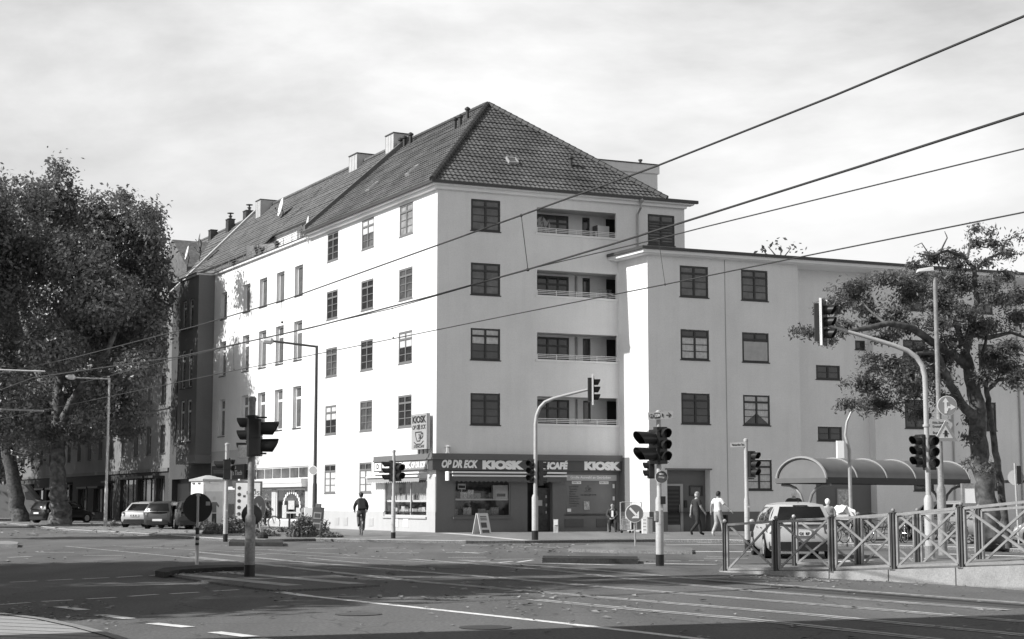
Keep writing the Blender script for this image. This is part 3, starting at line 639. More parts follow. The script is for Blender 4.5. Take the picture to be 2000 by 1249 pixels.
def cup(W, x, z, s, mat, parent, y):
    m = MB(W.M(x, y, z))
    for pts, r in (([(-.30, .22), (-.26, .05), (-.15, -.12), (.1, -.12), (.2, .05), (.24, .22), (-.30, .22)], .02), ([(.24, .16), (.36, .18), (.38, .06), (.28, -.02), (.18, -.02)], .022), ([(-.42, -.16), (-.25, -.24), (.2, -.24), (.42, -.13)], .018),
                   ([(-.04, .3), (-.08, .38), (-.02, .45), (-.06, .52)], .013), ([(.08, .3), (.04, .38), (.1, .45), (.06, .52)], .013), ([(0, -.05), (.06, .04), (.0, .15)], .016), ([(.1, -.05), (.15, .04), (.1, .15)], .016)):
        m.tube([(px * s, 0, pz * s) for px, pz in pts], r * s, 5)
    m.build('cup_emblem', mat, parent)
cup(W2, 7.98, 2.02, .42, P('letter_dark', 0.03, .5), o, .036)
MB(W2.M()).box(7.75, 8.05, .02, .038, 1.05, 1.45).build('poster', P('poster_a', 0.4, 0.5, 0.6, 9, fine=0.5, fscale=20), o)
for z in (2.1, 1.5): MB(W2.M()).box(9.33, 9.43, .02, .038, z, z + .2).build('notice', SIGNW, o)
MB(W2.M()).box(6.85, 7.05, .02, .038, .95, 1.1).build('notice', SIGNW, o)
# kiosk doorway
m = MB(W2.M()); m.box(4.71, 6.05, .86, .89, 0, 2.4); m.build('doorway_back', BLACK, A)
m = MB(W2.M()); m.box(5.35, 5.42, .3, .36, 0, 2.1).box(5.95, 6.03, .3, .36, 0, 2.1).box(5.42, 5.95, .3, .36, 2.0, 2.1).box(5.42, 5.95, .3, .36, 0, .12)
o = m.build('shop_door', FRAMED, A); MB(W2.M()).box(5.42, 5.95, .32, .335, .12, 2.0).build('pane', P('door_glass', 0.05, 0.15, 0.6, 5), o)
for i, (x, z, s_) in enumerate([(5.52, 1.35, .22), (5.85, 1.25, .08), (5.84, 1.65, .08), (5.84, .9, .06)]): MB(W2.M()).box(x - s_ / 2, x + s_ / 2, .29, .318, z - s_ / 2, z + s_ / 2 + .05).build('sticker', SIGNM, o)
# small lamp box above the sign near the corner, projecting kiosk sign, little flag sign
o = thing('wall_lantern', 'small glass lantern box standing on the kiosk fascia near the corner', 'lantern', W2.pt(.55, 3.7, -.15))
MB(W2.M(.55, -.15, 3.7)).lathe([(.14, 0), (.14, .05), (.11, .06), (.11, .3), (.15, .32), (.04, .4)], 8).build('lantern_body', SIGNM, o)
o = thing('kiosk_sign', 'upright pale projecting sign with kiosk lettering and a cup above the corner fascia', 'sign', W1.pt(-1.2, 3.85, -.2))
m = MB(W1.M()); m.box(-2.12, -.38, -.32, -.14, 3.92, 5.62); m.build('sign_box', P('sign_box_grey', 0.36, .4, .05), o)
m = MB(W1.M())
for x in (-1.4, -.95, -.5): m.tube([(x, -.23, 3.92), (x, -.23, 3.68)], .03, 6)
m.build('bracket', BLACKM, o)
DT = P('letter_dark', 0.03, .5)
for tx, z, sz, wd, sh, bo in (('KIOSK', 5.33, .45, 1.55, 0, .02), ('OP DR ECK', 4.97, .28, 1.5, .2, .006), ('STEHCAFE', 4.05, .18, 1.2, .2, .004)): text(tx, W1.M(-1.25, -.325, z), sz, DT, o, bold=bo, width=wd, shear=sh)
cup(W1, -1.25, 4.47, 1.25, DT, o, -.325)
o = thing('flag_sign', 'small white rectangular sign jutting out under the dark kiosk fascia', 'sign', W2.pt(.35, 2.5, -.5))
MB(W2.M()).box(.33, .38, -.75, -.35, 2.42, 2.85).build('sign_plate', SIGNW, o)
# ================================================================ FOUR-STOREY WING (right)
Bk = thing('apartment_wing', 'long flat-roofed four-storey rendered wing joined to the right of the corner house', 'apartment house', K0)
BZ = 13.42
rows3 = [(11.44, 12.99), (8.34, 9.84), (5.20, 6.72)]
ops = [(1.80, 3.40, a, b, .07) for a, b in rows3] + [(5.30, 6.85, a, b, .07) for a, b in rows3] + [(5.42, 6.9, 2.0, 3.52, .07), (.97, 3.36, 0, 2.97, .5)]
m = MB(W3.M()); m.wall(0, 8.65, .95, BZ, [o if o[2] else (o[0], o[1], .95, o[3], .5) for o in ops]); m.poly([(8.65, 0, 0), (8.65, 1.2, 0), (8.65, 1.2, BZ), (8.65, 0, BZ)]); m.build('wall', SHADEW, Bk)
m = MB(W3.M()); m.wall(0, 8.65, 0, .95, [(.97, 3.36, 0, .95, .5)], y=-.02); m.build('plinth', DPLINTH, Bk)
m = MB(WR.M()); m.wall(-2.72, 0, .95, BZ, []); m.build('wall', WHITE, Bk)
MB(WR.M()).box(-2.72, -1.75, -.012, -.002, .95, 3.6).build('corner_panel', KIOSKW, Bk)
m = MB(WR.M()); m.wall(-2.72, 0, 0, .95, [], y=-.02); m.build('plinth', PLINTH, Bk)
rows4 = [(9.35, 9.84, 12.91, 13.54), (12.45, 13.05, 12.93, 13.5), (11.2, 11.7, 11.36, 11.99), (7.72, 8.47, 10.45, 11.92), (4.55, 5.3, 10.48, 11.96)]
ops4 = [(c, d, a, b, .08) for a, b, c, d in rows4] + [(13.2, 14.0, .0, 2.25, .4)]
E4 = Wall(W3.pt(0, 0, 1.2), A2)
m = MB(E4.M()); m.wall(8.65, 13.66, .0, BZ, [o for o in ops4 if o[0] < 13.1] + [(13.2, 13.66, 0, 2.25, .4)]); m.build('wall', SHADEW, Bk)
MB(E4.M()).box(10.3, 14.9, -.03, -.004, 0, 2.5).build('entrance_panel', DPLINTH, Bk)
E5 = Wall(W3.pt(0, 0, .65), A2)
ops5 = [(15.55, 17.0, c, d, .07) for c, d in ((11.5, 12.95), (8.4, 9.95), (5.26, 6.79))] + [(20.49, 21.55, c, d, .07) for c, d in ((11.55, 13.05), (8.4, 9.9), (5.23, 6.77), (2.05, 3.57))] + [(16.0, 17.3, 2.0, 2.55, .07)]
m = MB(E5.M()); m.wall(13.66, 23.25, 0, BZ, ops5); m.poly([(13.66, 0, 0), (13.66, .56, 0), (13.66, .56, BZ), (13.66, 0, BZ)]); m.poly([(23.25, 0, 0), (23.25, .7, 0), (23.25, .7, BZ), (23.25, 0, BZ)]); m.build('wall', SHADEW, Bk)
m = MB(E5.M()); m.wall(23.25, 48, 0, BZ, [(27, 28.4, c, d, .07) for c, d in rows3] + [(33, 34.4, c, d, .07) for c, d in rows3], y=.7); m.poly([(48, 0, 0), (48, 12, 0), (48, 12, BZ), (48, 0, BZ)]); m.build('wall', SHADEW, Bk)
cu = [[0, 0], [3, 4], [0, 1]]; pn = [[PANEG, PANEG], [PANE, PANEG], [PANE, PANE]]
for i, (a, b) in enumerate(rows3):
    win_bars(Bk, W3.M(1.81, .012, a + .01), 1.58, b - a - .02, pane=pn[i][0], fm=FRAMEG, sill=.05, curt=cu[i][0])
    if i == 1:
        o = win_bars(Bk, W3.M(5.31, .012, a + .01), 1.53, b - a - .02, pane=PANE, fm=FRAMEG, sill=.05)
        MB().box(.08, 1.45, -.02, -.01, .08, 1.02).build('blind', P('blind_cloth', 0.42, .8, .15, 3), o, place=W3.M(5.31, .012, a + .01))
    else: win_bars(Bk, W3.M(5.31, .012, a + .01), 1.53, b - a - .02, pane=pn[i][1], fm=FRAMEG, sill=.05, curt=2 if i == 2 else 0)
win_bars(Bk, W3.M(5.43, .012, 2.01), 1.46, 1.5, pane=PANE, fm=FRAMEG, sill=.05, curt=1)
for (a, b, c, d) in rows4: win_bars(Bk, E4.M(c + .01, .012, a + .01), d - c - .02, b - a - .02, cols=2 if d - c > 1 else 1, rows=2 if d - c > 1 else 1, tr=0, pane=PANE, fm=FRAMEG, sill=.05)
for o in ops5: win_bars(Bk, E5.M(o[0] + .01, .012, o[2] + .01), o[1] - o[0] - .02, o[3] - o[2] - .02, pane=PANE if o[0] < 20 else PANEG, fm=FRAMEG, sill=.05, rows=4 if o[3] - o[2] > 1 else 2, tr=.73 if o[3] - o[2] > 1 else 0)
for x in (27, 33):
    for c, d in rows3: win_bars(Bk, E5.M(x, .712, c + .01), 1.38, d - c - .02, pane=PANEG, fm=FRAMEG)
# roof slab with white soffit and dark edge
m = MB(); cut = isect(WR, -.62, W3, -.62)
def slab(z0, z1, ov, mat, name):
    c1 = isect(WR, -ov, W3, -ov); p = [WR.pt(-2.7, 0, -ov), c1, W3.pt(48, 0, -ov), W3.pt(48, 0, 11), W3.pt(3.9, 0, 11), W3.pt(3.9, 0, 2.8), W3.pt(0, 0, 2.6)]
    MB().prismz([(q.x, q.y) for q in p], z0, z1).build(name, mat, Bk)
slab(BZ - .02, BZ + .02, .40, TRIM, 'soffit'); slab(BZ + .02, BZ + .18, .55, TRIM, 'cornice'); slab(BZ + .18, BZ + .32, .66, GUT, 'roof_edge')
# joint between two wings, vents on the roof, drain pipes
MB(W3.M()).box(4.33, 4.37, -.012, .0, .95, BZ).build('expansion_joint', P('joint_grey', 0.35), Bk)
for x in (14.2, 24.5): MB(W3.M()).lathe([(.09, 0), (.09, .45), (.15, .48), (.15, .6)], 8, (x, 3, BZ + .3)).build('vent_pipe', GUT, Bk)
for x, W in ((18.6, E5), (23.1, E5)): MB(W.M()).tube([(x, -.07, BZ), (x, -.07, .1)], .05, 8).build('drain_pipe', ZINC, Bk)
# entrance recess of the wing
m = MB(W3.M()); m.poly([(.97, .49, 0), (3.36, .49, 0), (3.36, .49, 2.97), (.97, .49, 2.97)]); m.build('recess_wall', DPLINTH, Bk)
m = MB(W3.M()); m.box(1.0, 1.9, .42, .48, .12, 2.2); o = m.build('entrance_door', FRAMED, Bk)
m = MB(W3.M()); m.box(.9, 1.0, .38, .48, 0, 2.3).box(1.9, 2.05, .38, .48, 0, 2.3).box(1.0, 1.9, .38, .48, 2.2, 2.3).box(1.0, 1.9, .40, .48, 0, .32); m.build('door_frame', P('door_frame_pale', .4, .5), Bk)
m = MB(W3.M())
for i in range(9): m.box(1.06, 1.84, .40, .42, .4 + i * .19, .5 + i * .19)
m.build('door_slats', BLACK, o); MB(W3.M()).tube([(1.83, .36, .9), (1.83, .36, 1.3)], .015, 6).build('handle', GALV, o)
win_bars(Bk, W3.M(2.45, .44, 1.72), .75, .5, cols=1, rows=1, tr=0, pane=PANE, fm=FRAMED)
MB(W3.M()).box(2.15, 2.3, .42, .485, 1.15, 1.5).build('intercom', BLACK, Bk)
m = MB(W3.M()); m.box(.97, 3.36, -.0, .48, 2.99, 3.02).box(.85, 3.45, -.05, -.005, 2.97, 3.04); m.build('canopy_edge', DPLINTH, Bk)
m = MB(E4.M()); m.box(13.2, 14.0, .1, .16, 0, 2.25); m.build('entrance_door', BLACK, Bk)
o = MB(E4.M()).box(11.5, 12.3, -.10, -.032, 1.15, 2.1).build('notice_case', P('case_frame', .33, .5), Bk)
MB(E4.M()).box(11.56, 12.24, -.115, -.101, 1.21, 2.04).build('notice_sheets', P('notices', 0.45, .6, .6, 7, fine=.3, fscale=9), o)
# lower, wider roof of the rear wing seen beyond the right edge
# small tree behind the wing is added with the other trees

# ================================================================ WHITE HOUSE WITH ROOF TERRACE (B)
B = thing('terrace_house', 'white house with a roof terrace and dark bay, left of the corner house', 'apartment house', W1.pt(-25, 0, 0))
cb = [(-19.25, -17.93), (-22.32, -20.98), (-25.36, -24.0), (-28.43, -27.13), (-32.95, -31.68)]
rb = [(13.31, 15.07), (9.56, 11.83), (5.64, 8.05)]
PZ = 16.42
m = MB(W1.M()); m.wall(-34.3, -16.62, 4.7, PZ, [(a, b, c, d, .25) for a, b in cb for c, d in rb]); m.build('wall', WHITE, B)
for i, (a, b) in enumerate(cb):
    for j, (c, d) in enumerate(rb):
        win_tall(B, W1.M(a + .01, .2, c + .01), b - a - .02, d - c - .02, transom=j > 0, pane=[PANEG, P('pane_bright', .14, .08, .3, .9)][(i + j) % 2])
m = MB(W1.M()); m.wall(-34.3, -16.62, 3.45, 4.7, []); m.build('wall', CREAM, B, label='pale painted band above the shop')
# clerestory strip and canopy, shop front
o = MB(W1.M()).box(-28.6, -16.8, .05, .12, 2.75, 3.45).build('clerestory', FRAMEW, B); m = MB(W1.M())
for i in range(8): m.box(-28.3 + i * 1.45, -27.0 + i * 1.45, .02, .048, 2.82, 3.38)
m.build('pane', PANEG, o)
m = MB(W1.M()); m.box(-28.8, -16.75, -.35, .1, 2.28, 2.50).box(-28.8, -16.75, -.38, .1, 2.50, 2.74); m.build('canopy', CREAM, B)
m = MB(W1.M()); m.wall(-34.3, -16.62, 0, 2.75, [(-28.3, -26.3, 0, 2.2, .6), (-25.7, -22.6, .35, 2.2, .5), (-21.9, -17.1, .35, 2.2, .5), (-33.8, -29.0, .2, 2.4, .4)]); m.poly([(-34.3, 0, 2.75), (-28.8, 0, 2.75), (-28.8, 0, 3.45), (-34.3, 0, 3.45)]); m.build('wall', plaster('shop_wall', .5), B, label='shop-front wall at street level')
for x0, x1, z0 in ((-25.7, -22.6, .35), (-21.9, -17.1, .35), (-33.8, -29.0, .2)):
    m = MB(W1.M()); f = .1
    m.box(x0, x0 + f, .05, .12, z0, 2.2).box(x1 - f, x1, .05, .12, z0, 2.2).box(x0 + f, x1 - f, .05, .12, z0, z0 + f).box(x0 + f, x1 - f, .05, .12, 2.1, 2.2)
    o = m.build('shop_window', FRAMEW, B); MB(W1.M()).poly([(x0 + f, .09, z0 + f), (x1 - f, .09, z0 + f), (x1 - f, .09, 2.1), (x0 + f, .09, 2.1)]).build('pane', GLASS, o)
    MB(W1.M()).box(x0, x1, .45, .49, z0, 2.2).build('display_back', P('display_b', .06, .8, .8, 2.5), o)
m = MB(W1.M()); m.box(-28.3, -26.3, .55, .59, 0, 2.2); m.build('doorway_back', BLACK, B)
m = MB(W1.M()); m.box(-28.25, -27.1, .2, .25, 0, 2.2); m.build('shop_door', FRAMEW, B)
# pasted figures in the shop window: arch of paper flowers
m = MB(W1.M())
for k in range(13):
    a = math.pi * k / 12; x, z = -19.4 + 1.35 * math.cos(a), 1.15 + .85 * math.sin(a); m.lathe([(.12, -.01), (.12, .01)], 7, (x, .07, z), 'y')
m.build('window_decoration', SIGNW, B)
m = MB(W1.M()).box(-19.9, -18.9, .05, .075, 1.0, 1.5).box(-20.9, -20.2, .05, .075, .5, 1.25).box(-18.6, -18.0, .05, .075, .5, 1.1); m.build('window_decoration', P('decor_grey', .5, .6, .3, 8), B)
# black shop sign over the dark left part
o = thing('shop_sign', 'long black shop sign with white lettering behind the left traffic light', 'sign', W1.pt(-30, 3, -.2))
MB(W1.M()).box(-33.4, -26.9, -.25, -.1, 2.85, 3.75).build('sign_plate', SIGNB, o)
text("Verbund's Tisch", W1.M(-29.4, -.26, 3.22), .42, SIGNW, o, width=4.2); text('Hotel', W1.M(-29.2, -.26, 3.56), .3, SIGNW, o, width=1.4)
# bay
BX0, BX1, BD = -38.6, -34.3, 1.1
BYW = Wall(W1.pt(0, 0, -BD), A1 + math.pi)
bw2 = [(-36.35, -35.4), (-37.9, -36.95)]; rbz = [(13.0, 15.0), (9.0, 11.6), (5.4, 8.2)]
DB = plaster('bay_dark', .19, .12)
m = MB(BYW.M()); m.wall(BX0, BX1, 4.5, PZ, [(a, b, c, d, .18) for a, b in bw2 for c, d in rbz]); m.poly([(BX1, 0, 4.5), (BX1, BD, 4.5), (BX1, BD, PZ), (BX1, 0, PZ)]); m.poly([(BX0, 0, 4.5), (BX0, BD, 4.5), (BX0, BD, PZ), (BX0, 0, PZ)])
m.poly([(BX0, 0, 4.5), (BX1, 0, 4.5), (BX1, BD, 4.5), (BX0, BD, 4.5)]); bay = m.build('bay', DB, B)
m = MB(BYW.M()); m.box(BX0 - .02, BX1 + .02, -.02, BD, 3.95, 4.49); m.build('bay_base', plaster('bay_base', .22), bay)
for a, b in bw2:
    for c, d in rbz: win_tall(B, BYW.M(a + .01, .1, c + .01), b - a - .02, d - c - .02)
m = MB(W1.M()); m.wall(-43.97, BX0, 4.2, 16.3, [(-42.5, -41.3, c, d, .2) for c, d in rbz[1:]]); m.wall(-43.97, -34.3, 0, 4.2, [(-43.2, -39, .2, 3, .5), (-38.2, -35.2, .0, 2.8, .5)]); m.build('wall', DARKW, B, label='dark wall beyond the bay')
for a in (-42.5,):
    for c, d in rbz[1:]: win_tall(B, W1.M(a, .15, c), 1.2, d - c, frame=FRAMED)
MB(W1.M()).box(-43.2, -39, .4, .44, .2, 3).build('display_back', BLACK, B); MB(W1.M()).box(-38.2, -35.2, .4, .44, 0, 2.8).build('display_back', BLACK, B)
# terrace floor, coping, railing, set-back storey
m = MB(W1.M()); m.box(-34.4, -16.62, -.16, .12, PZ, PZ + .12); m.build('coping', TRIM, B)
m = MB(W1.M()); m.box(-34.4, -16.62, -.20, .10, PZ + .12, PZ + .16).box(BX0 - .1, -34.4, -BD - .2, -.0, PZ + .12, PZ + .16); m.build('coping_sheet', GUT, B)
m = MB(W1.M()); m.box(BX0, -34.4, -BD - .12, 0, PZ, PZ + .12); m.build('coping', TRIM, B)
m = MB(W1.M()); m.box(-43.9, -16.9, .12, 2.4, PZ - .3, PZ - .1); m.build('terrace_floor', CONC, B)
r = MB(W1.M())
xs = [-16.8 - i * 1.45 for i in range(13)]
for x in xs: r.tube([(x, -.05, PZ + .1), (x, -.05, PZ + .62)], .022, 6)
for z in (.3, .46, .62): r.tube([(-34.2, -.05, PZ + z), (-16.8, -.05, PZ + z)], .018, 6)
for z in (.35, .6): r.tube([(BX0, -BD, PZ + z), (-34.3, -BD, PZ + z), (-34.3, -.05, PZ + z)], .018, 6)
r.build('terrace_railing', P('rail_grey', .22, .5), B)
tz = 18.36; SW = Wall(W1.pt(0, 0, 2.1), A1 + math.pi)
m = MB(SW.M()); m.wall(-43.9, -16.95, PZ - .2, tz, [(x, x + 1.1, PZ - .2, tz - .15, .2) for x in (-20.5, -24.6, -30.6, -35.2, -39)] + []); m.build('setback_wall', WHITE, B)
for x in (-20.5, -24.6, -30.6, -35.2, -39): win_tall(B, SW.M(x, .15, PZ - .2), 1.1, tz - PZ + .05, transom=False)
rbB = lambda x, z, o: W1.pt(x, z, o)
ta, tb, tm = rbB(-43.9, 22.7, 6.1), rbB(-16.98, 22.7, 6.1), rbB(-28.33, 22.7, 6.1)
ea, em, en, eb = rbB(-43.9, 17.62, 1.18), rbB(-28.33, 17.62, 1.18), rbB(-28.33, 18.45, 1.98), rbB(-16.98, 18.45, 1.98)
# the roof comes down lower over the left half of the terrace
plane_tiles(ea, eb, ta, tb, TILE2, 'roof', parent=B) if False else None
def roofB(a, b, tl, tr, parent, mat=TILE2, **k):
    ux = (b - a).normalized(); h = tl - a; uv = h - ux * h.dot(ux); Lv = uv.length; uv.normalize(); un = ux.cross(uv); un = un if un.z > 0 else -un
    xl, xr, xb = (tl - a).dot(ux), (tr - a).dot(ux), (b - a).length
    return tiles(lambda v: xl * v / Lv, lambda v: xb + (xr - xb) * v / Lv, 0, Lv, a, ux, uv, un, mat, 'roof', parent, **k)
rB = roofB(ea, em, ta, tm, B); roofB(en, eb, tm, tb, B)
m = MB(); ridge_cap(m, ta + Vector((0, 0, .05)), tb + Vector((0, 0, .05))); m.build('ridge_tiles', TILE, rB)
m = MB(); m.poly([ta, tb, W1.pt(-16.98, 16, 13), W1.pt(-43.9, 16, 13)]); m.build('rear_roof', TILE2, B)
for a_, b_ in ((ea, em), (en, eb)): m = MB(); m.tube([a_ + Vector((0, 0, -.05)) - W1.n * .1, b_ + Vector((0, 0, -.05)) - W1.n * .1], .08, 8); m.build('gutter', GUT, B)
m = MB(W1.M()); m.box(-28.33, -16.98, 1.98, 2.3, 18.33, 18.4); m.build('soffit', TRIM, B); m = MB(W1.M()); m.box(-43.9, -28.33, 1.2, 1.9, 17.48, 17.55); m.build('soffit', TRIM, B)
# left verge: pale coping and gable
m = MB(); wv = -W1.u * .5; e0 = W1.pt(-43.9, 16.0, -.35); 
for a_, b_ in ((e0, ta),): m.add([a_, a_ + wv, b_ + wv, b_, a_ + Vector((0, 0, .3)), a_ + wv + Vector((0, 0, .3)), b_ + wv + Vector((0, 0, .3)), b_ + Vector((0, 0, .3))], [(0, 1, 2, 3), (4, 5, 6, 7), (0, 1, 5, 4), (1, 2, 6, 5), (2, 3, 7, 6), (3, 0, 4, 7)])
m.build('verge_coping', P('coping_pale', .45, .6), B)
MB().poly([W1.pt(-43.95, 15, -.05), W1.pt(-43.95, 15, 12), W1.pt(-43.95, 16.2, 12.4), ta, e0]).build('gable', MIDW, B)
# terrace privacy screen
m = MB(); m.add([W1.pt(-28.3, PZ - .1, .1), W1.pt(-28.3, PZ - .1, 2.0), W1.pt(-28.3, PZ + 1.5, 2.0), W1.pt(-28.3, PZ + 1.15, .1)], [(0, 1, 2, 3)]); m.T = Matrix()
m.add([W1.pt(-28.36, PZ - .1, .1), W1.pt(-28.36, PZ - .1, 2.0), W1.pt(-28.36, PZ + 1.5, 2.0), W1.pt(-28.36, PZ + 1.15, .1)], [(0, 1, 2, 3)]); m.build('privacy_screen', P('screen_pale', .6, .6), B)
# chimneys clad in sheet metal
def chimney(x, off, z0, z1, w_, d_, mat, parent, name='chimney', cap=False):
    m = MB(W1.M()); m.box(x - w_ / 2, x + w_ / 2, off - d_ / 2, off + d_ / 2, z0, z1 - .06)
    n = 3
    for i in range(n + 1): xx = x - w_ / 2 + w_ * i / n; m.box(xx - .012, xx + .012, off - d_ / 2 - .02, off - d_ / 2, z0, z1 - .06)
    o = m.build(name, mat, parent)
    MB(W1.M()).box(x - w_ / 2 - .05, x + w_ / 2 + .05, off - d_ / 2 - .05, off + d_ / 2 + .05, z1 - .06, z1).build('chimney_cap', GUT, o)
    if cap: MB(W1.M()).lathe([(.10, 0), (.10, .2), (.16, .22), (.16, .26), (.06, .3), (.06, .42), (.26, .44), (.26, .48)], 10, (x, off, z1)).build('flue', GUT, o)
    return o
chimney(-24.0, 6.2, 21.3, 23.25, 1.3, 1.3, P('sheet_grey', .45, .5, .15, 3), B)
chimney(-18.9, 6.4, 21.8, 23.55, 1.2, 1.2, P('sheet_grey', .45), B)
chimney(-40.6, 6.0, 20.6, 23.05, 1.0, 1.8, P('sheet_grey', .45), B)

# ================================================================ HOUSES BEHIND THE PLANE TREES
def old_house(x0, x1, ez, rz, label, dark, bays, seed, dorm=True):
    rnd = random.Random(seed); H = thing('old_house', label, 'apartment house', W1.pt((x0 + x1) / 2, 0, 0))
    n = bays; pitch = (x1 - x0) / n; ops = []
    for i in range(n):
        cx = x0 + pitch * (i + .5)
        for k, z in enumerate((4.9, 8.5, 12.0)):
            if z + 2.1 < ez: ops.append((cx - .6, cx + .6, z, z + 2.05, .25))
    low = []; xx_ = x0 + .6
    while xx_ < x1 - 2.5:
        ww_ = rnd.choice((1.1, 2.2, 3.4, 4.5)); ww_ = min(ww_, x1 - .4 - xx_); low.append((xx_, xx_ + ww_, rnd.choice((.1, .6)), rnd.choice((2.5, 2.9, 3.1)), .3)); xx_ += ww_ + rnd.choice((.5, 1.2, 2.0))
    MB(W1.M()).wall(x0, x1, 3.6, ez, ops).build('wall', dark, H); MB(W1.M()).wall(x0, x1, 0, 3.6, low).build('wall', plaster('shop_shaded', .07), H, label='shop-front wall with tree shade in its colour')  # tree shade put into the wall colours, deepest on the shop fronts
    for o in ops: win_tall(H, W1.M(o[0], .2, o[2]), 1.2, 2.05, frame=P('frame_old', .25, .5))
    for o in low:
        q = MB(W1.M()).box(o[0], o[1], .24, .29, o[2], o[3]).build('shop_window', rnd.choice((PANE, PANE, PANEG)), H); mm = MB(W1.M())
        for i in range(4): xx = o[0] + (o[1] - o[0]) * i / 3; mm.box(xx - .05, xx + .05, .19, .24, o[2], o[3])
        mm.box(o[0], o[1], -rnd.choice((.15, .5, .9)), -.004, o[3] + .05, o[3] + .2); mm.build('shop_frame', FRAMED, q)
    m = MB(W1.M()); m.box(x0, x1, -.3, .05, ez, ez + .3); m.build('cornice', P('cornice_mid', .15), H)
    m = MB(W1.M()); m.box(x0, x1, -.12, 0, 3.6, 3.85).box(x0, x1, -.1, 0, 8.1, 8.22); m.build('string_course', P('cornice_mid', .15), H)
    a, b, c, d = W1.pt(x0, ez + .3, -.2), W1.pt(x1, ez + .3, -.2), W1.pt(x0, rz, 6.1), W1.pt(x1, rz, 6.1)
    r = roofB(a, b, c, d, H, TILE2, row=.5, colw=.4); m = MB(); ridge_cap(m, c, d); m.build('ridge_tiles', TILE, r)
    MB().poly([c, d, W1.pt(x1, ez, 12.4), W1.pt(x0, ez, 12.4)]).build('rear_roof', TILE2, H)
    return H
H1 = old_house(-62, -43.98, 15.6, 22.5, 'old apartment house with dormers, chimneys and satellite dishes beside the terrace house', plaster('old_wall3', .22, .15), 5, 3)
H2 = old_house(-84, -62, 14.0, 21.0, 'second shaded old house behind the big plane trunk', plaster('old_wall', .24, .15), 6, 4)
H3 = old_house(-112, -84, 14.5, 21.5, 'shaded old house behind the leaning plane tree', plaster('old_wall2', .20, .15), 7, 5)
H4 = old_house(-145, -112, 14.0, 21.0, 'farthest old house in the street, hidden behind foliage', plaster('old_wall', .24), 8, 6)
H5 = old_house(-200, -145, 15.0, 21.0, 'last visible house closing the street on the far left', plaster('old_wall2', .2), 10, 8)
# dormer and bits on H1
m = MB(W1.M()); m.box(-47.4, -45.8, .1, 2.6, 14.9, 17.2); o = m.build('dormer', DARKW, H1)
MB(W1.M()).box(-47.5, -45.7, -.05, 2.7, 17.2, 17.35).build('dormer_roof', GUT, o); win_tall(o, W1.M(-47.25, .02, 15.05), 1.3, 2.0, transom=False)
m = MB(W1.M()); m.prismy([(-56, 17.6), (-48.2, 17.6), (-48.2, 19.0), (-52.1, 21.6), (-56, 19.0)], 2.2, 6); m.build('gable_dormer', TILE2, H1)
for x, y0, z in ((-48.7, 5.7, 22.6), (-53.0, 5.7, 22.4)): chimney(x, y0, 20, z + .35, .6, .5, P('brick_dark', .08, .9, .3, 4), H1, cap=(x > -50))
chimney(-44.9, 5.9, 20.5, 23.0, .7, .7, P('brick_dark', .08), H1, cap=True)
def dish(px, py, Y, r, lab, a=200, tilt=.35):
    p = D(px, py, Y); o = thing('satellite_dish', lab, 'satellite dish', facing(p, rd(a)) @ Matrix.Rotation(-tilt, 4, 'X'), 'satellite dishes on the old roofs')
    m = MB(WM[o]); m.lathe([(r * k / 5, -.02 - .12 * r * (1 - (k / 5) ** 2) * -1) for k in range(6)], 20, (0, 0, 0), 'y'); m.build('reflector', P('dish_white', .75, .5, .05), o, smooth=True)
    m = MB(WM[o]); m.tube([(0, .1, -r * .9), (0, -.5 * r, -r * .3)], .02, 5).tube([(0, .05, 0), (0, .25, -.3), (0, .25, -1.0)], .03, 6); m.box(-.05, .05, -.6 * r, -.45 * r, -.35 * r, -.2 * r); m.build('dish_arm', BLACKM, o)
def on_w1(px, py, off): x, z = W1.at(px, py, off); return W1.pt(x, z, off).y
dish(365, 494, on_w1(365, 494, 1.2), .52, 'largest white satellite dish, lowest of the left group beside the dormer', 250, .2)
dish(388, 482, on_w1(388, 482, 1.6), .48, 'white satellite dish under another dish on the gable', 262, .2)
dish(389, 467, on_w1(389, 467, 1.6), .42, 'upper white satellite dish at the gable tip', 262, .2)
dish(548, 405, on_w1(548, 405, 3.6), .62, 'satellite dish standing on the tiled roof beside the metal chimney', 250, .2)
dish(600, 438, on_w1(600, 438, .6), .48, 'white satellite dish at the right end of the roof terrace', 255, .15)
# terrace plants
def terrace_plant(x, h, seed, lab):
    rnd = random.Random(seed); b = W1.pt(x, PZ + .1, .35); o = thing('potted_plant', lab, 'plant', b, 'potted plants along the roof terrace')
    m = MB(Matrix.Translation(b)); m.lathe([(.12, 0), (.17, .28), (.19, .3)], 8); m.build('pot', P('pot', .12, .8), o); m = MB(Matrix.Translation(b))
    for i in range(34):
        a = rnd.random() * 6.28; t = rnd.uniform(.2, 1.0); q = Vector((math.cos(a) * .45 * t, math.sin(a) * .45 * t, .3 + h * (1.1 - t * .5) * rnd.uniform(.5, 1))); n = Vector((-math.sin(a), math.cos(a), 0)) * .035
        m.poly([Vector((0, 0, .25)), q * .5 + n + Vector((0, 0, .25)), q, q * .5 - n + Vector((0, 0, .25))])
    m.build('leaves', P('plant_leaf', .06, .6, .3, 4), o)
terrace_plant(-18.6, .9, 1, 'bushy potted plant at the right end of the roof terrace'); terrace_plant(-27.0, 1.0, 2, 'spiky potted plant beside the privacy screen')
terrace_plant(-23.3, .5, 3, 'low potted plant mid-way along the terrace rail'); terrace_plant(-26.0, .6, 4, 'small potted plant between the spiky one and the rail post'); terrace_plant(-31.5, .55, 5, 'low potted plant near the left end of the terrace')
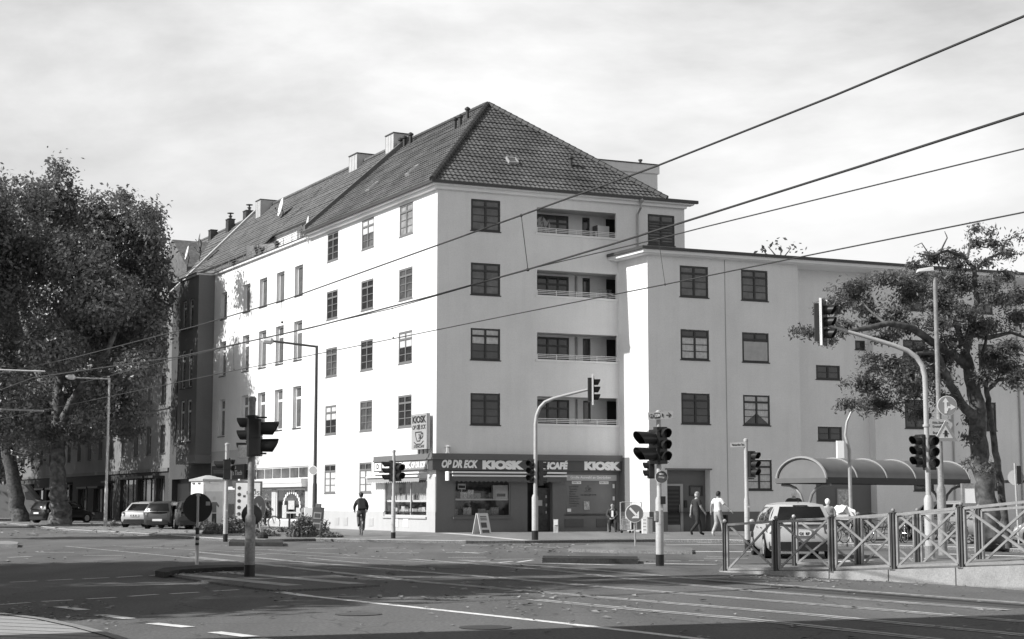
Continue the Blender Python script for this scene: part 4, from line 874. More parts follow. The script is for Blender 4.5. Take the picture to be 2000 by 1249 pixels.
# off-frame building whose corner shades the near roadway
S0 = thing('neighbour_building', 'plain block outside the picture to the left whose shadow reaches the near roadway', 'building', (-30, 0, 0))
dS = Vector((.906, .424)); c_ = Vector((-2.3, 17.6)) - Vector((21.37, 7.98)) + dS * 14; nS = Vector((dS.y, -dS.x))
bk = [c_, c_ + nS * 28, c_ + nS * 28 - dS * 26, c_ - dS * 26]
MB().prismz([(p.x, p.y) for p in bk], 0, 17.5).build('wall', MIDW, S0); MB().prismz([(p.x, p.y) for p in bk], 17.5, 17.55).build('roof', GUT, S0)
# ================================================================ TREES
LEAFP = P('leaf_plane', 0.165, 0.38, 0.4, .6, spec=.5); LEAFR = P('leaf_robinia', 0.1, 0.5, 0.35, .8, spec=.5); BARK = P('bark', 0.09, .9, .5, 2.5, .8, 8, fine=.5, fscale=6)
BARKP = P('bark_plane', 0.12, .9, .5, 1.5, .6, 6, fine=.4, fscale=3)
for lm in (LEAFP, LEAFR):
    t = lm.node_tree; b = t.nodes['Principled BSDF']; o_n = t.nodes['Material Output']
    tr = t.nodes.new('ShaderNodeBsdfTranslucent'); tr.inputs[0].default_value = (.2, .2, .2, 1); mx = t.nodes.new('ShaderNodeMixShader'); mx.inputs[0].default_value = .3
    t.links.new(b.outputs[0], mx.inputs[1]); t.links.new(tr.outputs[0], mx.inputs[2]); t.links.new(mx.outputs[0], o_n.inputs[0])
def crown(blobs, size, rnd, asp=1.6, shell=.55, clump=9, lf=.85, droop=.0):
    """blobs: (centre, radii, count). leaves sit in small clumps scattered through each blob, denser near its skin"""
    vs = []; fs = []
    for c, r, n in blobs:
        done = 0
        while done < n:
            u = rnd.uniform(-1, 1); a = rnd.uniform(0, 6.2832); q = math.sqrt(1 - u * u); t = rnd.uniform(shell, 1.08) if rnd.random() < .75 else rnd.uniform(.1, shell)
            d = Vector((q * math.cos(a), q * math.sin(a), u)); p = Vector((c[0] + r[0] * d.x * t, c[1] + r[1] * d.y * t, c[2] + r[2] * d.z * t))
            cs = size * rnd.uniform(1.2, 2.6); cn = Vector((d.x + rnd.gauss(0, .5), d.y + rnd.gauss(0, .5), d.z + .5 + rnd.gauss(0, .5)))
            k = rnd.randint(clump // 2, clump + 3)
            for _ in range(k):
                e = p + Vector((rnd.gauss(0, cs), rnd.gauss(0, cs), rnd.gauss(0, cs * .7)))
                nn = (cn + Vector((rnd.gauss(0, .55), rnd.gauss(0, .55), rnd.gauss(0, .55)))).normalized()
                x = nn.cross(Vector((rnd.gauss(0, 1), rnd.gauss(0, 1), rnd.gauss(0, 1) - droop * 2))).normalized(); y = nn.cross(x); s = size * rnd.uniform(.6, 1.25)
                b = len(vs); vs += [e - x * s * .5 * asp, e + y * s * .42, e + x * s * .5 * asp, e - y * s * .42 + nn * s * .12]; fs.append((b, b + 1, b + 2, b + 3))
            done += k
    return vs, fs
def leafmesh(name, vs, fs, mat, parent):
    m = MB(); m.v = vs; m.f = [list(f) for f in fs]; m.mi = [0] * len(fs); return m.build(name, mat, parent)
def limbs(root, mat, polys, name='trunk'):
    m = MB()
    for pts, rs in polys:
        q = []; rr = []
        for i in range(len(pts) - 1):
            a, b = Vector(pts[i]), Vector(pts[i + 1]); k = 4
            for j in range(k): f = j / k; q.append(a.lerp(b, f) + Vector((random.gauss(0, .12), random.gauss(0, .12), 0)) * rs[i] * (1 if i + j else 0)); rr.append(rs[i] + (rs[i + 1] - rs[i]) * f)
        q.append(Vector(pts[-1])); rr.append(rs[-1]); m.tube(q, rr, 10)
    return m.build(name, mat, root, smooth=True)
def px_blobs(lst, Y, dens, depth=1.0, jit=2.0, rnd=random):
    out = []
    for (x, y, rx, ry) in lst:
        yy = Y + rnd.uniform(-jit, jit); c = D(x, y, yy); s = yy / F; out.append((c, (rx * s, max(rx, ry) * s * depth, ry * s), int(dens * rx * ry * s * s)))
    return out
# big plane tree 1 (trunk at 118,1017)
rnd = random.Random(11)
Y1 = 104.0
T1 = thing('plane_tree', 'tall plane tree with the straight thick trunk in front of a dark parked car', 'tree', (D(118, 1010, 104).x, 104, 0), 'street plane trees')
b1 = [(112, 378, 42, 38), (98, 420, 60, 50), (160, 440, 60, 50), (190, 410, 36, 34), (212, 455, 55, 50), (275, 440, 45, 38), (290, 420, 28, 26), (290, 480, 38, 38), (304, 530, 28, 40), (250, 520, 60, 50), (150, 510, 70, 60), (90, 500, 60, 60), (200, 580, 70, 60),
      (290, 590, 45, 45), (130, 600, 70, 60), (100, 680, 60, 55), (180, 670, 70, 60), (255, 660, 50, 55), (150, 760, 60, 45), (90, 780, 45, 40), (220, 750, 50, 45), (270, 720, 35, 40), (115, 330, 22, 18), (70, 385, 35, 35), (190, 820, 45, 26), (262, 800, 30, 30), (240, 390, 20, 20), (300, 640, 30, 45), (285, 700, 30, 36), (240, 835, 40, 22), (100, 850, 40, 24), (165, 852, 30, 18), (40, 815, 40, 40), (200, 640, 60, 60), (250, 600, 50, 50)]
vs, fs = crown(px_blobs([(x, y, rx * .9, ry * .88) for x, y, rx, ry in b1], Y1, 1150, 1.3, 6.5, rnd), .19, rnd, shell=.78, clump=14)
limbs(T1, BARKP, [([Vector((D(116, 1018, Y1).x, Y1, -.1)), D(117, 985, Y1), D(114, 950, Y1), D(112, 900, Y1), D(112, 820, Y1), D(120, 700, Y1), D(130, 560, Y1), D(120, 420, Y1)], [.85, .62, .54, .47, .42, .34, .22, .07]),
    ([D(112, 840, Y1), D(150, 770, Y1 - 1), D(210, 690, Y1 - 2), D(240, 610, Y1 - 1), D(255, 540, Y1 - 1)], [.36, .27, .2, .1, .03]), ([D(116, 800, Y1), D(70, 720, Y1 + 2), D(40, 600, Y1 + 3), D(50, 460, Y1 + 3)], [.35, .28, .2, .06]),
    ([D(125, 640, Y1), D(190, 560, Y1 + 1), D(210, 450, Y1 + 2)], [.25, .18, .05])])
leafmesh('crown', vs, fs, LEAFP, T1)
Y2 = 118.0
T2 = thing('plane_tree', 'plane tree leaning left with a slanting trunk in front of a grey van', 'tree', (D(38, 1010, 118).x, 118, 0), 'street plane trees')
b2 = [(20, 400, 60, 50), (-30, 430, 70, 60), (30, 470, 60, 60), (-60, 520, 80, 70), (20, 560, 70, 70), (-50, 640, 80, 80), (30, 660, 60, 60), (20, 760, 60, 60), (-60, 760, 80, 70), (40, 840, 50, 40), (-20, 860, 60, 40), (60, 870, 25, 22)]
limbs(T2, BARK, [([Vector((D(40, 1014, Y2).x, Y2, -.1)), D(32, 985, Y2), D(26, 940, Y2), D(12, 880, Y2), D(10, 800, Y2), D(20, 640, Y2), D(10, 480, Y2)], [.75, .58, .52, .45, .38, .25, .08]), ([D(30, 900, Y2), D(60, 880, Y2), D(85, 862, Y2), D(102, 830, Y2 - 1)], [.22, .2, .17, .1]), ([D(12, 850, Y2), D(-40, 760, Y2), D(-60, 620, Y2)], [.3, .25, .1])])
vs, fs = crown(px_blobs(b2, Y2, 560, 1.2, 4, rnd), .23, rnd, shell=.75, clump=12); leafmesh('crown', vs, fs, LEAFP, T2)
def round_tree(x, y, h, r, label, seed, n, size=.30, group='street plane trees', mat=LEAFP, base=4.0):
    rn = random.Random(seed); T = thing('plane_tree', label, 'tree', (x, y, 0), group); bl = []
    for i in range(13):
        a = rn.uniform(0, 6.28); t = rn.uniform(.1, .75); zz = rn.uniform(base + 1.5, h - 1.5); k = 1 - abs((zz - (base + h) / 2) / (h - base)) * 1.0
        rr = rn.uniform(.32, .5) * r; bl.append((Vector((x + math.cos(a) * r * t * k, y + math.sin(a) * r * t * k, zz)), (rr, rr, rr * .8), n // 13))
    vs, fs = crown(bl, size, rn); limbs(T, BARKP, [([(x, y, -.1), (x + .1, y, 2), (x, y + .2, base), (x + .3, y, h * .6), (x, y, h * .85)], [.5, .4, .34, .2, .06])] + [([(x, y, base), tuple(b[0])], [.2, .04]) for b in bl[:7]])
    leafmesh('crown', vs, fs, LEAFP, T)
round_tree(-34.5, 97, 21.5, 7.6, 'plane tree nearest the left edge whose trunk stands outside the picture', 21, 80000, .19)
for i_, (x_, y_) in enumerate([(-53, 123), (-45, 134), (-52.5, 148), (-61, 165)]): round_tree(x_, y_, 21, 9.5, ['plane tree added outside the left edge to shade the old houses', 'added plane tree directly behind the leaning one', 'third added plane tree behind the leaning one', 'most distant added plane tree beyond the leaning one'][i_], 60 + i_, 22000, .30)  # trees added for the shade they throw on the old houses
round_tree(-62, 168, 25, 9, 'distant plane tree at the end of the street', 23, 12000, .5)
# off-frame roadside trees that dapple the carriageway
OFF = 'roadside trees standing outside the left edge of the picture'
for i, (gx, gy, k, r) in enumerate([(-12, 38, 13, 4.2), (-10, 33, 14, 4.4), (-6, 28.3, 15, 4.2), (-6.3, 23.8, 15, 2.3), (-5, 36, 18, 3.6), (-1.5, 30.5, 20, 2.6), (.5, 35.5, 21, 2.0), (3.5, 31.5, 24, 1.3), (6.5, 34.5, 26, 1.2), (-16, 30, 12, 4), (-26, 62, 14, 4), (-15, 70, 13, 3.5)]):
    zc = .767 * k; round_tree(gx - .937 * k, gy - .35 * k, zc + r + .6, r, 'leafy roadside tree outside the left edge of the picture', 40 + i, int((1500 if i not in (5, 6, 7, 8) else 800) * r), .34 if i not in (5, 6, 7, 8) else .25, OFF, base=zc - r - .6)
# robinia on the right
YR = 50.0
R1 = thing('locust_tree', 'feathery locust tree with a dark trunk and crooked bare upper limbs, right of the shelter', 'tree', D(1925, 1062, YR))
def q_(x, y, dy=0): return D(x, y, YR + dy)
limbs(R1, BARK, [([q_(1935, 1072), q_(1930, 1010), q_(1922, 940), q_(1913, 870), q_(1910, 800), q_(1898, 740), q_(1886, 690), q_(1898, 640), q_(1908, 590), q_(1903, 540)], [.42, .32, .29, .28, .25, .2, .15, .11, .09, .07]),
    ([q_(1968, 1070, .8), q_(1958, 980, .8), q_(1948, 900, .8), q_(1936, 830, .7), q_(1930, 780, .6), q_(1926, 750, .5)], [.15, .12, .11, .10, .09, .08]),
    ([q_(1926, 765, .6), q_(1950, 742, .6), q_(1985, 738, .6), q_(2020, 715, .6)], [.08, .07, .05, .03]), ([q_(1926, 755, .5), q_(1918, 700, .3), q_(1930, 640, 0)], [.09, .07, .03]),
    ([q_(1912, 830), q_(1880, 790, -.5), q_(1850, 740, -1), q_(1830, 690, -1.2), q_(1790, 690, -1.6)], [.18, .14, .12, .08, .04]),
    ([q_(1892, 720), q_(1860, 690, -.5), q_(1820, 668, -1), q_(1780, 640, -1.5), q_(1735, 632, -1.8), q_(1690, 642, -2), q_(1655, 648, -2.2), q_(1620, 625, -2.3)], [.15, .13, .12, .11, .09, .08, .05, .03]),
    ([q_(1730, 633, -1.8), q_(1700, 608, -1.4), q_(1682, 588, -1)], [.05, .03, .015]), ([q_(1888, 700), q_(1870, 640, .4), q_(1840, 590, .8), q_(1800, 570, 1), q_(1750, 565, 1)], [.12, .1, .08, .06, .03]),
    ([q_(1905, 560), q_(1902, 525), q_(1880, 500, -.3), q_(1850, 490, -.6), q_(1820, 500, -.8), q_(1790, 495, -1)], [.08, .07, .05, .04, .03, .015]), ([q_(1903, 530), q_(1930, 505, .4), q_(1955, 495, .6), q_(1965, 470, .7), q_(1990, 460, .8)], [.06, .045, .04, .03, .012]),
    ([q_(1890, 505), q_(1895, 475, .2), q_(1915, 462, .4)], [.04, .03, .012]), ([q_(1835, 495, -.7), q_(1850, 465, -.7), q_(1845, 452, -.7)], [.03, .02, .01]), ([q_(1895, 650), q_(1930, 660, .5), q_(1975, 650, 1), q_(2030, 670, 1.3)], [.11, .08, .05, .03]), ([q_(1820, 505, -.7), q_(1800, 475, -.8), q_(1785, 482, -.8)], [.02, .015, .008])])
br = [(1862, 500, 34, 15), (1820, 505, 38, 17), (1786, 520, 22, 12), (1905, 448, 20, 10), (1905, 478, 24, 14), (1945, 478, 26, 13), (1965, 496, 24, 14), (1925, 515, 26, 12), (1985, 462, 12, 6), (1935, 455, 12, 8),
      (1800, 545, 55, 20), (1740, 545, 45, 18), (1860, 545, 40, 18), (1775, 580, 50, 16), (1840, 575, 45, 20), (1660, 575, 48, 26), (1630, 600, 40, 22), (1690, 600, 30, 28), (1680, 560, 26, 14), (1560, 645, 18, 9), (1585, 650, 28, 13), (1615, 665, 26, 12), (1650, 640, 30, 26), (1660, 560, 30, 12), (1705, 630, 24, 16),
      (1760, 640, 50, 26), (1830, 630, 50, 26), (1730, 660, 30, 14), (1885, 610, 40, 26), (1950, 585, 45, 24), (1990, 620, 35, 30), (1930, 640, 40, 26), (1860, 670, 45, 28), (1800, 690, 40, 22), (1740, 720, 55, 34), (1690, 755, 50, 30), (1660, 790, 34, 16), (1720, 790, 50, 28), (1780, 760, 50, 40), (1830, 730, 40, 36),
      (1800, 810, 34, 18), (1850, 780, 28, 34), (1945, 700, 45, 34), (1985, 740, 30, 26), (1920, 740, 24, 26), (1975, 680, 34, 24), (1890, 855, 16, 12), (1905, 905, 24, 14), (1925, 918, 18, 12), (1898, 820, 16, 16), (1720, 545, 30, 12), (1700, 700, 28, 12), (1960, 540, 34, 14), (1870, 520, 40, 16), (1935, 560, 40, 22), (1905, 640, 45, 26), (1835, 600, 50, 24), (1750, 610, 40, 18), (1985, 580, 34, 26), (1790, 555, 50, 18), (1965, 720, 40, 30), (1880, 560, 40, 20), (1770, 735, 60, 40), (1840, 700, 40, 30)]
rnd = random.Random(5); vs, fs = crown(px_blobs([(x, y, rx * .97, ry * .85) for x, y, rx, ry in br], YR, 3900, 1.1, 1.1, rnd), .060, rnd, asp=2.5, shell=.15, clump=14); leafmesh('crown', vs, fs, LEAFR, R1)
# small tree showing above the wing roof
o = thing('small_tree', 'thin tree top showing above the flat roof of the wing', 'tree', D(1525, 520, 94)); p = D(1525, 520, 94); p.z = 0; o.matrix_basis = Matrix.Translation(p); WM[o] = o.matrix_basis.copy()
limbs(o, BARK, [([tuple(p), D(1525, 510, 94), D(1500, 482, 94)], [.2, .06, .02]), ([D(1525, 510, 94), D(1545, 485, 94)], [.05, .02]), ([D(1525, 510, 94), D(1525, 480, 94)], [.05, .02])])
vs, fs = crown(px_blobs([(1500, 487, 20, 10), (1530, 482, 20, 9), (1555, 488, 14, 9), (1520, 478, 12, 6)], 94, 70, 1, .5, rnd), .19, rnd, shell=.1, clump=4); leafmesh('crown', vs, fs, LEAFP, o)
# shrubs and tufts of weeds on the verges
def bush(px, py, rx, h, n, label, seed, grass=False):
    rn = random.Random(seed); c = G(px, py); o = thing('weed_clump' if grass else 'bush', label, 'plants', c, 'wild plants on the verge'); m = MB(); s = c.y / F
    for i in range(n):
        a = rn.random() * 6.28; t = rn.random() ** .6; b = c + Vector((math.cos(a) * rx * s * t, math.sin(a) * rx * s * t * .8, 0)); hh = h * s * (1.1 - t * t * .8) * rn.uniform(.55, 1.1)
        tip = b + Vector((rn.gauss(0, .12), rn.gauss(0, .12), 1)) * hh; w_ = Vector((rn.uniform(-1, 1), rn.uniform(-1, 1), 0)).normalized() * .02; m.poly([b - w_, b + w_, tip])
        for _ in range(4):
            e = b.lerp(tip, rn.uniform(.25, 1)); x = Vector((rn.gauss(0, 1), rn.gauss(0, 1), rn.gauss(0, .6))).normalized() * rn.uniform(.05, .11); y = x.cross(Vector((rn.gauss(0, 1), rn.gauss(0, 1), 1))).normalized() * .035; m.poly([e - x, e + y, e + x, e - y])
    m.build('foliage', P('weed_leaf', .2, .7, .4, 3), o)
bush(590, 1049, 30, 40, 420, 'tall bush left of the newspaper boxes', 1); bush(645, 1050, 26, 10, 130, 'low weeds spreading to the right of the newspaper boxes', 2, True); bush(636, 1049, 8, 30, 60, 'upright weed against the newspaper box', 3, True)
bush(455, 1042, 30, 32, 350, 'bush at the foot of the advertising light box', 4); bush(420, 1044, 24, 22, 220, 'bush before the white hut', 5); bush(400, 1036, 20, 20, 160, 'weeds at the left corner of the white hut', 6, True)
bush(510, 1048, 36, 14, 220, 'low grass around the leaning keep-right sign', 7, True); bush(375, 1034, 14, 14, 90, 'weeds between the parked cars and the hut', 8, True); bush(222, 1029, 10, 12, 50, 'weeds at the foot of the left lamp post', 9, True)
bush(1900, 1062, 60, 12, 380, 'grass around the foot of the locust tree', 10, True); bush(1975, 1060, 40, 12, 260, 'grass by the right edge behind the fence', 12, True); bush(555, 1040, 14, 10, 80, 'grass tuft right of the sign island', 13, True)
# leaf litter
m = MB(); rn = random.Random(9)
def litter(x0, x1, y0, y1, n, s0=.05, s1=.12, z=ZR):
    for i in range(n):
        p = G(rn.uniform(x0, x1), rn.uniform(y0, y1), z + .012); s = rn.uniform(s0, s1); a = rn.random() * 6.28; dx, dy = math.cos(a) * s, math.sin(a) * s; k = rn.uniform(.1, .5) * s
        m.poly([p + Vector((-dx, -dy, 0)), p + Vector((dy * .6, -dx * .6, k)), p + Vector((dx, dy, k * .6)), p + Vector((-dy * .6, dx * .6, .01))])
litter(0, 2000, 1065, 1100, 200, .04, .09); litter(380, 1100, 1105, 1175, 150, .04, .09); litter(300, 490, 1115, 1124, 90, .03, .07, ZR + .04); litter(1000, 2000, 1150, 1249, 70, .03, .08); litter(1500, 1800, 1128, 1137, 110, .03, .08); litter(0, 220, 1175, 1215, 130, .03, .07); litter(820, 1300, 1160, 1200, 90, .03, .07)
litter(1060, 1250, 1093, 1099, 150, .04, .09); litter(960, 1300, 1063, 1080, 160, .05, .1); litter(200, 900, 1180, 1249, 22, .03, .07); litter(0, 400, 1015, 1048, 260, .07, .16, 0); litter(1420, 1600, 1112, 1130, 60, .03, .07); litter(650, 980, 1060, 1090, 50, .05, .09); litter(1500, 2000, 1135, 1150, 60, .03, .06)
m.build('fallen_leaves', P('dry_leaf', .24, .8, .5, 5), kind='stuff', place=Matrix())

# ================================================================ OVERHEAD WIRES
WIRE = P('wire', 0.045, 0.5, 0.1)
def wire(label, pts, r, group='overhead tram wires', drops=()):
    q = [D(x, y, F / ((HOR - y) / (h - EYE)) if y < HOR else 40) for x, y, h in pts]
    o = thing('overhead_wire', label, 'wire', q[0], group); m = MB(); dense = []; q = [q[0] + (q[0] - q[1]) * 3] + q
    for a, b in zip(q[:-1], q[1:]):
        for i in range(6): dense.append(a.lerp(b, i / 6))
    dense.append(q[-1]); m.tube(dense, r, 6); m.build('cable', WIRE, o)
    for (x1, y1, h1), (x2, y2, h2) in drops:
        a = D(x1, y1, F / ((HOR - y1) / (h1 - EYE))); b = D(x2, y2, a.y); n = MB(); n.tube([a, b], r * .45, 5); n.ball(a, r * 1.7, 8); n.ball(b, r * 1.9, 8); n.build('dropper', WIRE, o)
wire('top messenger cable of the near overhead line, running corner to corner', [(2300, -80, 7.2), (2000, 32, 7.2), (1630, 187, 7.05), (1282, 325, 6.95), (1018, 421, 6.9), (850, 481, 6.9), (560, 585, 7.0), (380, 638, 7.1), (140, 700, 7.2), (-100, 750, 7.3)], .018,
     drops=[((1018, 421, 6.9), (1031, 527, 0)), ((550, 588, 7.0), (551, 630, 0))])
wire('near contact wire, just below the top messenger cable', [(2300, 105, 5.6), (2000, 222, 5.6), (1690, 322, 5.6), (1380, 420, 5.6), (1200, 476, 5.6), (1030, 527, 5.6), (850, 577, 5.6), (610, 640, 5.6), (350, 697, 5.6), (65, 738, 5.6), (-100, 800, 5.6)], .017)
wire('messenger cable of the far overhead line', [(2300, 205, 7.0), (2000, 291, 7.0), (1640, 379, 6.9), (1380, 443, 6.87), (1290, 466, 6.85), (1040, 524, 6.85), (766, 603, 6.9), (540, 655, 6.9), (350, 700, 6.9), (158, 748, 6.9)], .013,
     drops=[((1286, 467, 6.85), (1299, 556, 0)), ((766, 603, 6.9), (768, 660, 0)), ((455, 675, 6.9), (457, 722, 0))])
wire('lowest contact wire of the far overhead line', [(2300, 353, 5.6), (2000, 415, 5.6), (1560, 503, 5.6), (1299, 556, 5.6), (1000, 615, 5.6), (768, 662, 5.6), (420, 732, 5.6), (0, 819, 5.6), (-100, 840, 5.6)], .012)
def arm(label, p, q, Y, r):
    a, b = D(p[0], p[1], Y), D(q[0], q[1], Y); o = thing('cantilever_arm', label, 'wire arm', a, 'arms holding the tram wires'); MB().tube([D(-200, p[1] - 5, Y), a, b], r, 8).build('arm_tube', GALV, o)
arm('upper grey arm reaching in from the left edge to hold the wire', (0, 723), (88, 726), 60, .035); arm('lower grey arm reaching in from the left edge to hold the wire', (0, 800), (85, 803), 70, .04)

# ================================================================ SIGNALS, SIGNS AND LAMPS
HEADM = P('signal_black', 0.022, 0.33, 0.2, 3); LENS = P('signal_lens', 0.05, 0.2, 0.3, 8); LENSR = P('signal_lens_grey', 0.16, 0.25, 0.2, 8)
def signal_head(root, p, a, n=3, s=1.0, vis=.26, back=False, lens=None, name='signal_head'):
    """p = centre of the housing; a = azimuth the lenses face; s=1 -> 0.3 m units"""
    W = facing(p, rd(a)); u = .30 * s; H = u * n + .06; m = MB(); r = .035
    m.bbox(-u * .55, u * .55, 0, u * .80, -H / 2, H / 2, .035 * s)
    for i in range(n + 1): z = -H / 2 + .03 + u * i; m.box(-u * .57, u * .57, -.006, u * .5, z - .006, z + .006)
    if back: m.box(-u * .85, u * .85, u * .1, u * .13, -H / 2 - .12, H / 2 + .12)
    o = m.build(name, HEADM, root, place=W)
    if back: MB().box(-u * .85, -u * .85 + .03, u * .0, u * .2, -H / 2 - .13, H / 2 + .13).box(u * .85 - .03, u * .85, u * .0, u * .2, -H / 2 - .13, H / 2 + .13).build('board_edge', TRIM, o, place=W)
    for i in range(n):
        z = -H / 2 + .03 + u * (i + .5); R_ = u * .43
        l = MB(); l.lathe([(R_ * .95, -.01), (R_ * .9, -.02), (R_ * .5, -.035), (.001, -.04)], 14, (0, 0, z), 'y'); l.build('lens', LENSR if (lens == i) else LENS, o, place=W, smooth=True)
        v = MB(); k = 16; pts = []
        for j in range(k + 1):
            t = math.radians(-48 + 276 * j / k); L_ = vis * s * (.80 + .20 * max(0, math.sin(t)) ** .7 - .25 * max(0, -math.sin(t)))
            for rr, yy in ((R_ * 1.0, 0.0), (R_ * 1.04, -L_), (R_ * .97, -L_), (R_ * .93, 0.0)): pts.append((rr * math.cos(t), yy, z + rr * math.sin(t)))
        fs = []
        for j in range(k):
            for e in range(4): fs.append((j * 4 + e, j * 4 + (e + 1) % 4, (j + 1) * 4 + (e + 1) % 4, (j + 1) * 4 + e))
        v.add(pts, fs); v.build('visor', HEADM, o, place=W, smooth=True)
    return o
def pole(root, p, h, r0, r1, z1, mat=GALV, base=True, name='pole', cap=True):
    m = MB(); prof = [(r0, 0), (r0, z1), (r1, z1 + .08), (r1, h)] if r0 != r1 else [(r0, 0), (r0, h)]
    m.lathe(prof, 16, p)
    if cap: m.lathe([(r1 * 1.18, h - .03), (r1 * 1.18, h + .04), (r1 * .6, h + .07)], 14, p)
    if r0 != r1: m.lathe([(r0 * 1.05, z1 * .62), (r0 * 1.05, z1 * .62 + .012)], 16, p); m.lathe([(.03, 0), (.03, .05)], 8, (p[0] + .05, p[1] - r0 - .02, p[2] + z1 * .85), 'y')
    o = m.build(name, mat, root, smooth=True)
    if base: MB().lathe([(r0 * 1.06, -.05), (r0 * 1.06, .24)], 16, p).build('base_band', BLACK, root, smooth=True)
    return o
def bracket(root, m_pts, r=.018, mat=BLACKM): 
    m = MB()
    for a, b in m_pts: m.tube([a, b], r, 6)
    m.build('bracket', mat, root)
def zat(y, Y): return EYE + (HOR - y) * Y / F            # height of picture row y at distance Y
# T1 near pole on the island
p = G(487, 1127, ZR + .03); Y = p.y
o = thing('traffic_light', 'nearest traffic light, two dark heads seen sideways on a grey pole', 'traffic light', p, 'traffic lights of the crossing')
pole(o, p, 3.55, .105, .068, 1.18, POSTD)
signal_head(o, (p.x - .10, Y + .05, zat(852, Y)), 272, 3, .84, .26, name='signal_head'); signal_head(o, (p.x + .19, Y + .05, zat(856, Y)), 88, 2, 1.15, .30)
MB().box(p.x - .26, p.x - .02, Y - .1, Y + .05, zat(896, Y), zat(871, Y)).build('control_box', POSTD, o); bracket(o, [((p.x, Y, zat(817, Y)), (p.x + .3, Y, zat(817, Y))), ((p.x, Y, zat(887, Y)), (p.x + .3, Y, zat(887, Y)))])
MB().box(p.x + .10, p.x + .17, Y + .1, Y + .14, zat(890, Y), zat(820, Y)).build('board_edge', TRIM, o)
MB().lathe([(.21, -.01), (.21, .01)], 24, (p.x + .0, Y + .16, zat(1006, Y) + .0), 'y').build('small_sign_back', P('sign_back_dark', .028, .5, .1), o)
# T2
p = G(440, 1056); Y = p.y
o = thing('traffic_light', 'small pale traffic light pole behind the nearest one, on the far left kerb', 'traffic light', p, 'traffic lights of the crossing')
pole(o, p, zat(870, Y), .085, .07, 1.3, GALVL); signal_head(o, (p.x - .12, Y + .1, zat(918, Y)), 272, 2, 1.15, .34); signal_head(o, (p.x + .1, Y + .3, zat(910, Y)), 88, 2, .8, .2)
# T3
p = G(768, 1052); Y = p.y
o = thing('traffic_light', 'traffic light with two heads before the sunny side of the kiosk', 'traffic light', p, 'traffic lights of the crossing')
pole(o, p, zat(883, Y), .085, .062, 1.4, GALVL); signal_head(o, (p.x - .16, Y + .05, zat(921, Y)), 250, 3, .86, .38); signal_head(o, (p.x + .17, Y + .1, zat(923, Y)), 142, 2, 1.1, .30)
# T4 mast arm
p = G(1045, 1055); Y = p.y
o = thing('traffic_light', 'traffic light mast with a curved arm in front of the kiosk door', 'traffic light', p, 'traffic lights of the crossing')
m = MB(); c = [D(1046, 1050, Y), D(1046, 900, Y), D(1046, 830, Y), D(1048, 812, Y), D(1054, 797, Y), D(1064, 786, Y), D(1080, 779, Y), D(1110, 771, Y), D(1150, 761, Y)]
c[0] = p; m.tube(c, [.075, .075, .07, .068, .066, .064, .062, .055, .045], 12); m.lathe([(.12, 0), (.12, 1.6), (.08, 1.7)], 14, p); m.build('pole', GALVL, o, smooth=True); MB().lathe([(.125, -.05), (.125, .35)], 14, p).build('base_band', BLACK, o)
signal_head(o, D(1037, 920, Y), 205, 3, .92, .28); signal_head(o, D(1056, 925, Y + .2), 40, 3, .95, .3); signal_head(o, D(1160, 762, Y), 98, 3, .95, .26, back=True)
# T5
p = G(1289, 1103, ZR + .03); Y = p.y
o = thing('traffic_light', 'pale traffic light pole with two big black heads and route signs, right of the kiosk', 'traffic light', p, 'traffic lights of the crossing')
pole(o, p, zat(803, Y), .095, .058, 1.55, GALVL)
signal_head(o, (p.x + .10, Y - .02, zat(871, Y)), 152, 3, .92, .27, lens=None); signal_head(o, (p.x - .14, Y - .02, zat(874, Y)), 236, 2, 1.28, .42); signal_head(o, (p.x - .24, Y + .3, zat(918, Y)), 262, 2, .62, .2)
MB().box(p.x + .02, p.x + .14, Y - .14, Y - .05, zat(985, Y), zat(970, Y)).build('push_button', BLACK, o)
MB().bbox(p.x - .13, p.x - .02, Y - .1, Y + .06, zat(1017, Y), zat(998, Y), .03).build('push_button', POSTD, o)
g = thing('tram_stop_sign', 'narrow direction plate with number 159 and an arrow on the pale signal pole', 'sign', D(1290, 812, Y - .08))
Wp = Matrix.Translation(D(1290, 812, Y - .09)) @ Matrix.Rotation(rd(-4), 4, 'Y'); MB().box(-.30, .31, -.012, .012, -.092, .092).build('sign_plate', P('plate_grey', .42, .4), g, place=Wp)
MB().lathe([(.055, -.018), (.055, -.013)], 20, (-.22, 0, 0), 'y').build('stop_symbol', P('letter_mid', .09, .5), g, place=Wp); text('H', Wp @ Matrix.Translation((-.22, -.022, 0)), .09, SIGNM, g, bold=.003)
MB().box(-.15, -.02, -.018, -.013, -.062, .062).build('number_field', SIGNB, g, place=Wp); text('159', Wp @ Matrix.Translation((-.085, -.022, 0)), .1, SIGNW, g, bold=.003, width=.115)
MB().tube([(.045, -.018, .045), (.045, -.018, .02), (.04, -.018, -.03)], .011, 6).build('walker_symbol', SIGNB, g, place=Wp)
MB().bar((.13, -.018, 0), (.24, -.018, 0), .005, .016).bar((.19, -.018, .055), (.25, -.018, 0), .005, .018).bar((.19, -.018, -.055), (.25, -.018, 0), .005, .018).build('arrow', SIGNB, g, place=Wp)
def disc(root, W, r, face, rim=None, back=GALV, rimw=.03):
    MB().lathe([(r, -.008), (r, .008)], 32, (0, 0, 0), 'y').build('disc', rim or face, root, place=W)
    MB().lathe([(r - rimw, -.014), (r - rimw, -.009)], 32, (0, 0, 0), 'y').build('sign_face', face, root, place=W)
